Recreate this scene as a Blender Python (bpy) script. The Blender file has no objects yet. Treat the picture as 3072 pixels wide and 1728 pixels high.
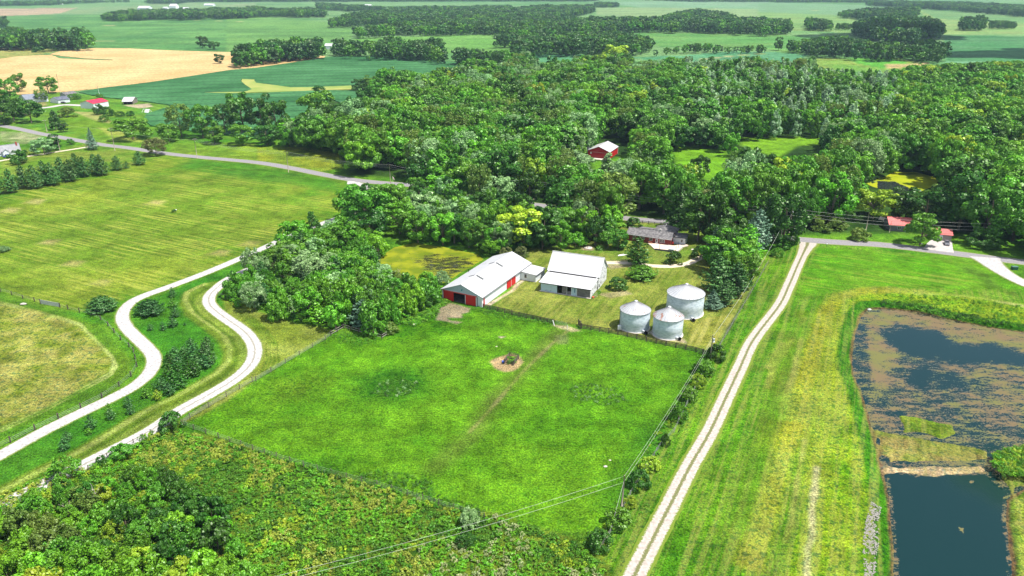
import bpy, math, random
import numpy as np
from mathutils import Vector

# ---------------------------------------------------------------- camera, sky, sun, exposure
SC = bpy.context.scene
COL = SC.collection
F, YH, H = 2250.0, -60.0, 100.0
TH = math.atan((864 - YH) / F); CT, ST = math.cos(TH), math.sin(TH)
cam_d = bpy.data.cameras.new('camera'); cam = bpy.data.objects.new('camera', cam_d); COL.objects.link(cam)
cam.location = (0, 0, H); cam.rotation_euler = (math.pi / 2 - TH, 0, 0)
cam_d.sensor_width = 36; cam_d.lens = 36 * F / 3072; cam_d.clip_start = 1; cam_d.clip_end = 60000
SC.camera = cam
SUN_EL, SUN_AZ = 64.0, -20.0           # azimuth measured from +X towards +Y
sd = bpy.data.lights.new('sun', 'SUN'); sd.energy = 5.0; sd.angle = math.radians(0.5); sd.color = (1, .955, .88)
sun = bpy.data.objects.new('sun', sd); COL.objects.link(sun)
e, a = math.radians(SUN_EL), math.radians(SUN_AZ)
SDIR = Vector((math.cos(e) * math.cos(a), math.cos(e) * math.sin(a), math.sin(e)))
sun.rotation_euler = SDIR.to_track_quat('Z', 'Y').to_euler()
sun.location = (0, 0, 3000)
SKYOFF = (2.3, 2.9, .5)
W = bpy.data.worlds.new('World'); SC.world = W; W.use_nodes = True
nt = W.node_tree; nt.nodes.clear()
o = nt.nodes.new('ShaderNodeOutputWorld'); bg = nt.nodes.new('ShaderNodeBackground'); sky = nt.nodes.new('ShaderNodeTexSky')
sky.sky_type = 'NISHITA'; sky.sun_disc = False; sky.sun_elevation = e; sky.sun_rotation = math.radians(90) - a
bg.inputs['Strength'].default_value = 0.082
tc = nt.nodes.new('ShaderNodeTexCoord'); mp = nt.nodes.new('ShaderNodeMapping'); mp.inputs['Scale'].default_value = (1, 1, 2.6); mp.inputs['Location'].default_value = SKYOFF
nz = nt.nodes.new('ShaderNodeTexNoise'); nz.inputs['Scale'].default_value = 2.6; nz.inputs['Detail'].default_value = 6
rp = nt.nodes.new('ShaderNodeValToRGB'); rp.color_ramp.elements[0].position = .53; rp.color_ramp.elements[1].position = .66
mx = nt.nodes.new('ShaderNodeMixRGB'); mx.inputs[2].default_value = (19, 19.4, 20, 1)
L = nt.links.new
L(tc.outputs['Generated'], mp.inputs[0]); L(mp.outputs[0], nz.inputs[0]); L(nz.outputs[0], rp.inputs[0]); L(rp.outputs[0], mx.inputs[0])
L(sky.outputs[0], mx.inputs[1]); L(mx.outputs[0], bg.inputs[0]); L(bg.outputs[0], o.inputs[0])
SC.view_settings.view_transform = 'Standard'; SC.view_settings.look = 'None'
SC.view_settings.exposure = 0.74; SC.view_settings.gamma = 1; SC.view_settings.use_curve_mapping = False
SC.render.engine = 'CYCLES'
SC.cycles.max_bounces = 6; SC.cycles.transparent_max_bounces = 6; SC.cycles.volume_bounces = 0
SC.cycles.diffuse_bounces = 3; SC.cycles.glossy_bounces = 2

# ---------------------------------------------------------------- photo measurement helpers
def T(C, R, x, y): return (C * 768 + x * 768 / 2576, R * 432 + y * 768 / 2576)      # quarter tiles of the photo
def crop(x0, y0, w, d): return lambda x, y: (x0 + x * d / w, y0 + y * d / w)
c1 = crop(1280, 720, 2576, 384); c2 = crop(1600, 720, 2576, 384); c3 = crop(1820, 820, 2576, 384)
c4 = crop(1820, 640, 1456, 384); c5 = crop(1680, 380, 1456, 384); c6 = crop(2600, 600, 1456, 384)
c7 = crop(0, 380, 1456, 192); c8 = crop(80, 250, 1456, 384)
def G(p, z=0.0):
    dx = (p[0] - 1536) / F; dy = (864 - p[1]) / F
    d2 = -ST + dy * CT; t = (z - H) / d2
    return np.array([dx * t, (CT + dy * ST) * t])
def proj(X, Y, z=0.0):
    q = z - H; v = Y * ST + q * CT; w = Y * CT - q * ST
    return 1536 + F * X / w, 864 - F * v / w
def GP(pts, z=0.0): return np.array([G(p, z) for p in pts])
def inpoly(px, py, poly):
    px = np.asarray(px, float); py = np.asarray(py, float); r = np.zeros(px.shape, bool); n = len(poly); j = n - 1
    for i in range(n):
        xi, yi = poly[i]; xj, yj = poly[j]
        if yi != yj:
            c = ((yi > py) != (yj > py)) & (px < (xj - xi) * (py - yi) / (yj - yi) + xi); r ^= c
        j = i
    return r
def segdist(px, py, pts, closed=False):
    d = np.full(np.shape(px), 1e9)
    P = list(pts) + ([pts[0]] if closed else [])
    for (x0, y0), (x1, y1) in zip(P[:-1], P[1:]):
        vx, vy = x1 - x0, y1 - y0; L2 = vx * vx + vy * vy + 1e-12
        t = np.clip(((px - x0) * vx + (py - y0) * vy) / L2, 0, 1)
        d = np.minimum(d, np.hypot(px - x0 - t * vx, py - y0 - t * vy))
    return d
def h2(i, j, s):
    n = (i.astype(np.int64) * 374761393 + j.astype(np.int64) * 668265263 + s * 974634777) & 0x7fffffff
    n = ((n ^ (n >> 13)) * 1274126177) & 0x7fffffff
    return ((n ^ (n >> 16)) & 0xffff) / 65535.0
def vnoise(x, y, s=0):
    xi = np.floor(x); yi = np.floor(y); fx = x - xi; fy = y - yi; fx = fx * fx * (3 - 2 * fx); fy = fy * fy * (3 - 2 * fy)
    a = h2(xi, yi, s); b = h2(xi + 1, yi, s); c = h2(xi, yi + 1, s); d = h2(xi + 1, yi + 1, s)
    return a + (b - a) * fx + (c - a) * fy + (a - b - c + d) * fx * fy
def fbm(x, y, s=0, o=4):
    r = 0; a = .5; t = 0
    for k in range(o): r = r + a * vnoise(x, y, s + k * 17); t += a; a *= .5; x = x * 2.03 + 3.1; y = y * 2.03 + 1.7
    return r / t
def sstep(a, b, x): t = np.clip((x - a) / (b - a), 0, 1); return t * t * (3 - 2 * t)
def smooth_line(pts, step=2.0):
    P = np.array(pts, float); out = []
    for i in range(len(P) - 1):
        p0 = P[max(i - 1, 0)]; p1 = P[i]; p2 = P[i + 1]; p3 = P[min(i + 2, len(P) - 1)]
        n = max(2, int(np.hypot(*(p2 - p1)) / step))
        for k in range(n):
            t = k / n
            out.append(.5 * ((2 * p1) + (-p0 + p2) * t + (2 * p0 - 5 * p1 + 4 * p2 - p3) * t * t + (-p0 + 3 * p1 - 3 * p2 + p3) * t ** 3))
    out.append(P[-1]); return np.array(out)

# ---------------------------------------------------------------- object helpers
def tag(o, label=None, cat=None, group=None, kind=None):
    if label: o['label'] = label
    if cat: o['category'] = cat
    if group: o['group'] = group
    if kind: o['kind'] = kind
    return o
def thing(name, label, cat, loc=(0, 0, 0), rz=0, group=None):
    o = bpy.data.objects.new(name, None); COL.objects.link(o); o.empty_display_size = .5
    o.location = loc; o.rotation_euler = (0, 0, rz); return tag(o, label, cat, group)
def np_mesh(name, v, f, smooth=False):
    v = np.asarray(v, np.float32); f = np.asarray(f, np.int32); k = f.shape[1]
    me = bpy.data.meshes.new(name); me.vertices.add(len(v)); me.vertices.foreach_set('co', v.ravel())
    me.loops.add(f.size); me.loops.foreach_set('vertex_index', f.ravel())
    me.polygons.add(len(f)); me.polygons.foreach_set('loop_start', np.arange(0, f.size, k, dtype=np.int32))
    me.polygons.foreach_set('loop_total', np.full(len(f), k, np.int32))
    if smooth: me.polygons.foreach_set('use_smooth', np.ones(len(f), bool))
    me.update(calc_edges=True); me.validate(); return me
class MB:
    def __init__(s): s.v = []; s.f = []; s.sm = []
    def add(s, vs, fs, sm=False):
        b = len(s.v); s.v += [tuple(map(float, p)) for p in vs]
        for q in fs: s.f.append([b + i for i in q]); s.sm.append(sm)
        return s
    def box(s, x0, x1, y0, y1, z0, z1):
        return s.add([(x0, y0, z0), (x1, y0, z0), (x1, y1, z0), (x0, y1, z0), (x0, y0, z1), (x1, y0, z1), (x1, y1, z1), (x0, y1, z1)],
                     [(0, 3, 2, 1), (4, 5, 6, 7), (0, 1, 5, 4), (1, 2, 6, 5), (2, 3, 7, 6), (3, 0, 4, 7)])
    def bar(s, p, q, w, h=None):
        h = h or w; p = Vector(p); q = Vector(q); d = (q - p).normalized()
        up = Vector((0, 0, 1)) if abs(d.z) < .95 else Vector((1, 0, 0)); x = d.cross(up).normalized(); y = x.cross(d)
        vs = [c + x * a * w / 2 + y * b * h / 2 for c in (p, q) for a, b in ((-1, -1), (1, -1), (1, 1), (-1, 1))]
        return s.add(vs, [(3, 2, 1, 0), (4, 5, 6, 7), (0, 1, 5, 4), (1, 2, 6, 5), (2, 3, 7, 6), (3, 0, 4, 7)])
    def tube(s, pts, rs, n=8, cap=True):
        rings = []; b = len(s.v)
        for i, p in enumerate(pts):
            p = Vector(p); d = (Vector(pts[min(i + 1, len(pts) - 1)]) - Vector(pts[max(i - 1, 0)])).normalized()
            up = Vector((0, 1, 0)) if abs(d.y) < .9 else Vector((1, 0, 0)); x = d.cross(up).normalized(); y = d.cross(x)
            r = rs[i] if hasattr(rs, '__len__') else rs
            for k in range(n):
                t = 2 * math.pi * k / n; s.v.append(tuple(p + x * r * math.cos(t) + y * r * math.sin(t)))
        for i in range(len(pts) - 1):
            for k in range(n): s.f.append([b + i * n + k, b + i * n + (k + 1) % n, b + (i + 1) * n + (k + 1) % n, b + (i + 1) * n + k]); s.sm.append(True)
        if cap:
            s.f.append([b + k for k in range(n)]); s.sm.append(False); s.f.append([b + (len(pts) - 1) * n + k for k in reversed(range(n))]); s.sm.append(False)
        return s
    def lathe(s, prof, n=32, cx=0, cy=0, sm=True):
        b = len(s.v)
        for r, z in prof:
            for k in range(n): t = 2 * math.pi * k / n; s.v.append((cx + r * math.cos(t), cy + r * math.sin(t), z))
        for i in range(len(prof) - 1):
            for k in range(n): s.f.append([b + i * n + k, b + i * n + (k + 1) % n, b + (i + 1) * n + (k + 1) % n, b + (i + 1) * n + k]); s.sm.append(sm)
        return s
    def slab(s, top, t):          # closed slab under a polygon given by its top corners
        n = len(top); a = [Vector(p) for p in top]; nn = (a[1] - a[0]).cross(a[2] - a[0]).normalized()
        if nn.z < 0: a.reverse(); nn = -nn
        vs = a + [p - nn * t for p in a]
        return s.add(vs, [list(range(n)), list(reversed(range(n, 2 * n)))] + [(i, n + i, n + (i + 1) % n, (i + 1) % n) for i in range(n)])
    def build(s, name, mat, parent=None, bevel=0):
        me = bpy.data.meshes.new(name); me.from_pydata(s.v, [], s.f); me.validate()
        for p, q in zip(me.polygons, s.sm): p.use_smooth = q
        me.materials.append(mat); o = bpy.data.objects.new(name, me); COL.objects.link(o)
        if parent: o.parent = parent
        if bevel:
            m = o.modifiers.new('bevel', 'BEVEL'); m.width = bevel; m.segments = 1
        return o

# ---------------------------------------------------------------- materials
def M_(name):
    m = bpy.data.materials.new(name); m.use_nodes = True; t = m.node_tree
    return m, t, t.nodes['Principled BSDF'], t.nodes.new, t.links.new
def ramp(N, stops):
    r = N('ShaderNodeValToRGB'); el = r.color_ramp.elements
    while len(el) < len(stops): el.new(.5)
    for q, (p, c) in zip(el, stops): q.position = p; q.color = (c, c, c, 1) if not hasattr(c, '__len__') else (*c, 1)
    return r
def mat_var(name, c1_, c2_, scale=3, rough=.8, spec=.2, detail=5, lo=.35, hi=.65, coord='Object', bump=0, metal=0, stretch=(1, 1, 1)):
    m, t, b, N, K = M_(name); tc = N('ShaderNodeTexCoord'); mp = N('ShaderNodeMapping'); nz = N('ShaderNodeTexNoise')
    mp.inputs['Scale'].default_value = stretch
    nz.inputs['Scale'].default_value = scale; nz.inputs['Detail'].default_value = detail; r = ramp(N, [(lo, c1_), (hi, c2_)])
    K(tc.outputs[coord], mp.inputs[0]); K(mp.outputs[0], nz.inputs[0]); K(nz.outputs[0], r.inputs[0]); K(r.outputs[0], b.inputs['Base Color'])
    b.inputs['Roughness'].default_value = rough; b.inputs['Specular IOR Level'].default_value = spec; b.inputs['Metallic'].default_value = metal
    if bump:
        bp = N('ShaderNodeBump'); bp.inputs['Strength'].default_value = bump; bp.inputs['Distance'].default_value = .05
        K(nz.outputs[0], bp.inputs['Height']); K(bp.outputs[0], b.inputs['Normal'])
    return m
def mat_ribbed(name, col, axis='X', pitch=.3, dark=.8, rough=.5, dirt=None, dscale=.6, depth=.6, dlo=.55, dhi=.8, metal=0, spec=.4):
    """ribbed sheet metal / boards: bands along one object axis with soft dirt"""
    m, t, b, N, K = M_(name); tc = N('ShaderNodeTexCoord'); w = N('ShaderNodeTexWave'); w.bands_direction = axis
    w.inputs['Scale'].default_value = .314 / pitch; w.inputs['Distortion'].default_value = 0
    K(tc.outputs['Object'], w.inputs[0]); r = ramp(N, [(0, dark), (.25, 1)]); K(w.outputs[1], r.inputs[0])
    nz = N('ShaderNodeTexNoise'); nz.inputs['Scale'].default_value = dscale; nz.inputs['Detail'].default_value = 7; K(tc.outputs['Object'], nz.inputs[0])
    r2 = ramp(N, [(dlo, 0), (dhi, 1)]); K(nz.outputs[0], r2.inputs[0])
    mx = N('ShaderNodeMixRGB'); mx.inputs[1].default_value = (*col, 1); mx.inputs[2].default_value = (*(dirt or tuple(c * .8 for c in col)), 1); K(r2.outputs[0], mx.inputs[0])
    mu = N('ShaderNodeMixRGB'); mu.blend_type = 'MULTIPLY'; mu.inputs[0].default_value = 1; K(mx.outputs[0], mu.inputs[1]); K(r.outputs[0], mu.inputs[2]); K(mu.outputs[0], b.inputs['Base Color'])
    bp = N('ShaderNodeBump'); bp.inputs['Strength'].default_value = depth; bp.inputs['Distance'].default_value = .04; K(w.outputs[1], bp.inputs['Height']); K(bp.outputs[0], b.inputs['Normal'])
    b.inputs['Roughness'].default_value = rough; b.inputs['Metallic'].default_value = metal; b.inputs['Specular IOR Level'].default_value = spec
    return m
def mat_leaf(name, a_, b_, c_=None, trans=.2, scale=.9):
    """leaf colour: two greens mixed by noise in the crown, shifted tree by tree"""
    m, t, b, N, K = M_(name); t.nodes.remove(b); out = t.nodes['Material Output']
    tc = N('ShaderNodeTexCoord'); gm = N('ShaderNodeNewGeometry'); nz = N('ShaderNodeTexNoise'); nz.inputs['Scale'].default_value = scale; nz.inputs['Detail'].default_value = 3
    K(gm.outputs['Position'], nz.inputs[0]); r = ramp(N, [(.35, a_), (.65, b_)]); K(nz.outputs[0], r.inputs[0])
    oi = N('ShaderNodeObjectInfo'); hs = N('ShaderNodeHueSaturation'); K(r.outputs[0], hs.inputs['Color'])
    ri = N('ShaderNodeMath'); ri.operation = 'MULTIPLY_ADD'; ri.inputs[1].default_value = .028; ri.inputs[2].default_value = .488; K(oi.outputs['Random'], ri.inputs[0]); K(ri.outputs[0], hs.inputs['Hue'])
    m2 = N('ShaderNodeMath'); m2.operation = 'MULTIPLY'; m2.inputs[1].default_value = 7.31; K(oi.outputs['Random'], m2.inputs[0]); fr = N('ShaderNodeMath'); fr.operation = 'FRACT'; K(m2.outputs[0], fr.inputs[0])
    mv = N('ShaderNodeMath'); mv.operation = 'MULTIPLY_ADD'; mv.inputs[1].default_value = .5; mv.inputs[2].default_value = .8; K(fr.outputs[0], mv.inputs[0])
    ir = N('ShaderNodeMath'); ir.operation = 'MULTIPLY_ADD'; ir.inputs[1].default_value = .5; ir.inputs[2].default_value = .75; K(gm.outputs['Random Per Island'], ir.inputs[0])
    mm = N('ShaderNodeMath'); mm.operation = 'MULTIPLY'; K(mv.outputs[0], mm.inputs[0]); K(ir.outputs[0], mm.inputs[1]); K(mm.outputs[0], hs.inputs['Value'])
    d = N('ShaderNodeBsdfDiffuse'); tr = N('ShaderNodeBsdfTranslucent'); mx = N('ShaderNodeMixShader'); mx.inputs[0].default_value = trans
    K(hs.outputs[0], d.inputs[0]); K(hs.outputs[0], tr.inputs[0]); K(d.outputs[0], mx.inputs[1]); K(tr.outputs[0], mx.inputs[2])
    gl = N('ShaderNodeBsdfGlossy'); gl.inputs['Roughness'].default_value = .45; gl.inputs[0].default_value = (.9, 1, .8, 1); m3 = N('ShaderNodeMixShader'); m3.inputs[0].default_value = .035
    K(mx.outputs[0], m3.inputs[1]); K(gl.outputs[0], m3.inputs[2]); K(m3.outputs[0], out.inputs[0]); return m
LEAF = {
    'dark': mat_leaf('leaf_dark_green', (.024, .088, .006), (.052, .155, .011)),
    'mid': mat_leaf('leaf_mid_green', (.058, .19, .008), (.12, .3, .018)),
    'bright': mat_leaf('leaf_bright_green', (.085, .26, .006), (.17, .40, .018)),
    'yellow': mat_leaf('leaf_yellow_green', (.2, .34, .01), (.36, .48, .03)),
    'silver': mat_leaf('leaf_silver_green', (.15, .30, .09), (.30, .47, .20)),
    'olive': mat_leaf('leaf_olive_green', (.09, .17, .018), (.17, .26, .04)),
    'pine': mat_leaf('needle_pine_green', (.03, .11, .02), (.075, .2, .045)),
    'spruce': mat_leaf('needle_blue_green', (.07, .15, .09), (.16, .27, .17)),
    'brown': mat_leaf('twig_brown_green', (.10, .13, .02), (.18, .2, .07)),
    'tan': mat_leaf('dry_grass_tan', (.24, .33, .03), (.38, .43, .06)),
    'far': mat_leaf('leaf_far_green', (.022, .085, .015), (.065, .17, .028), scale=.12),
    'poplar': mat_leaf('leaf_pale_poplar', (.2, .36, .15), (.42, .58, .33), scale=.35),
    'pink': mat_leaf('pale_seed_heads', (.28, .36, .12), (.45, .47, .24)),
}
BARK = mat_var('bark', (.09, .07, .05), (.2, .17, .13), 4, .9, .1, stretch=(1, 1, .2))
DEADWOOD = mat_var('dead_wood', (.3, .27, .23), (.5, .46, .4), 4, .9, .1)
POLEW = mat_var('pole_wood', (.22, .18, .14), (.36, .31, .26), 5, .9, .1, stretch=(1, 1, .1))
FENCEW = mat_var('weathered_board', (.045, .035, .03), (.13, .105, .09), 1.5, .9, .1)
POSTW = mat_var('fence_post_wood', (.1, .085, .07), (.2, .17, .14), 3, .9, .1)
WIRE = mat_var('wire_metal', (.35, .35, .34), (.5, .5, .48), 2, .4, .5, metal=.6)
CABLE = mat_var('aluminium_cable', (.4, .42, .36), (.5, .52, .46), 2, .5, .5)
RED = mat_ribbed('red_sheet_metal', (.5, .008, .01), 'X', .35, .82, .5, (.42, .012, .012))
REDY = mat_ribbed('red_sheet_metal_side', (.5, .008, .01), 'Y', .35, .82, .5, (.42, .012, .012))
WHX = mat_ribbed('white_sheet_metal', (.66, .7, .73), 'X', .35, .84, .5, (.55, .6, .63))
WHY = mat_ribbed('white_sheet_metal_side', (.66, .7, .73), 'Y', .35, .84, .5, (.55, .6, .63))
ROOFW = mat_ribbed('white_roof_metal', (.44, .44, .455), 'Y', .6, .9, .5, (.36, .36, .37), .35, .3, .55, .75)
ROOFX = mat_ribbed('white_roof_metal_across', (.48, .48, .49), 'X', .6, .92, .5, (.38, .38, .39), .35, .3, .6, .8)
TRIM = mat_var('white_trim', (.6, .6, .6), (.7, .7, .7), 3, .6)
GUTTER = mat_var('grey_gutter', (.16, .17, .18), (.24, .25, .26), 2, .5)
DARK = mat_var('black_parts_and_shade', (.004, .004, .005), (.012, .011, .01), 2, .9, .05)  # near-black for black parts; also painted in for indoor shade
GLASS = mat_var('window_glass', (.012, .016, .02), (.03, .035, .04), 2, .08, .8)
CONC = mat_var('concrete', (.42, .38, .33), (.55, .5, .44), .8, .9, .1, bump=.2)
GRAYW = mat_ribbed('grey_weathered_boards', (.2, .19, .18), 'Z', .2, .6, .9, (.1, .09, .085), 1.5, .6, .4, .7)

# ---------------------------------------------------------------- zones of the land, in photo pixels
def P_(C, R, *xy): return [T(C, R, xy[i], xy[i + 1]) for i in range(0, len(xy), 2)]
WZ = -1.3
BIGPOND = P_(3, 2, 1010, 215, 935, 300, 870, 480, 850, 700, 860, 870, 950, 1070, 1010, 1270, 1050, 1449) + \
    P_(3, 3, 1120, 200, 1140, 350, 1200, 560, 1230, 800, 1250, 1000, 1270, 1449, 1290, 1900, 2480, 1900, 2440, 1300, 2400, 1000, 2400, 700, 2576, 560) + \
    P_(3, 3, 3300, 560) + P_(3, 2, 3300, 560, 2576, 450, 2200, 395, 1800, 315, 1500, 240, 1150, 212)
POND1 = P_(1, 1, 1190, 1200, 1300, 1100, 1390, 1040, 1600, 995, 1900, 1040, 2230, 1110, 2290, 1160, 2180, 1230, 2050, 1300, 1930, 1390, 1750, 1420, 1560, 1390, 1350, 1290)
POND2 = P_(3, 1, 990, 400, 1100, 350, 1180, 330, 1260, 280, 1500, 285, 1730, 350, 1680, 420, 1500, 490, 1340, 520, 1180, 470, 1060, 430)
ROADC = P_(0, 0, -500, 1215, 0, 1265, 200, 1300, 380, 1340, 590, 1378, 870, 1428) + P_(0, 1, 1050, 10, 1300, 40, 1670, 95, 1990, 130, 2576, 185) + \
    P_(1, 1, 330, 238, 640, 300, 940, 355, 1200, 385, 1530, 412, 1900, 465, 2300, 545) + P_(2, 1, 300, 620, 800, 690, 1180, 752, 1560, 785, 1880, 835, 2300, 900) + \
    P_(3, 1, 60, 930, 330, 962, 720, 990, 1130, 1013, 1650, 1072, 2100, 1130, 2576, 1190, 3400, 1290)
LANE = P_(3, 1, 395, 985, 395, 1015, 340, 1130, 290, 1240, 200, 1449) + P_(3, 2, 110, 180) + P_(2, 2, 2430, 520, 2300, 790, 2150, 1110, 1990, 1449) + P_(2, 3, 1800, 330, 1610, 700, 1420, 1070, 1230, 1449, 1000, 1900)
DRIVE1 = P_(0, 3, -300, 390, 0, 235, 250, 95) + P_(0, 2, 500, 1410, 800, 1262, 1100, 1120, 1330, 1000, 1480, 880, 1545, 770, 1540, 680, 1480, 600, 1375, 500, 1280, 405, 1232, 310, 1250, 225, 1320, 145, 1450, 78) + \
    P_(0, 1, 1720, 1430, 2100, 1285, 2500, 1115) + P_(1, 1, 100, 1035, 400, 900, 680, 795, 840, 738, 1080, 640, 1160, 520, 1100, 430, 945, 370)
DRIVE2 = P_(0, 3, -200, 860, 60, 715, 430, 530, 800, 350, 1150, 175) + P_(0, 2, 1520, 1430, 1800, 1240, 2100, 1075, 2350, 925, 2500, 795, 2560, 680, 2550, 560, 2450, 430, 2250, 290, 2120, 180, 2105, 90, 2170, 10) + \
    P_(0, 1, 2300, 1360, 2500, 1265) + P_(1, 1, 60, 1205, 300, 1080, 600, 980, 880, 870, 1100, 760)
YARDDR = P_(2, 1, 940, 1195, 1190, 1200, 1400, 1225, 1600, 1230, 1760, 1205, 1860, 1160, 1960, 1120, 2150, 1040, 2300, 960, 2400, 920)
HOUSELANE = P_(0, 1, -200, 215, 0, 170, 240, 130, 500, 90, 860, 33, 1010, 8)
SIDELANE = P_(0, 0, 380, 1090, 500, 1078, 650, 1055, 830, 1062)
RIGHTDR = P_(3, 1, 2180, 1140, 2270, 1220, 2400, 1310, 2576, 1400, 2850, 1500)
RGRAVEL = [ROADC, LANE, DRIVE1, DRIVE2, YARDDR]

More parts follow.
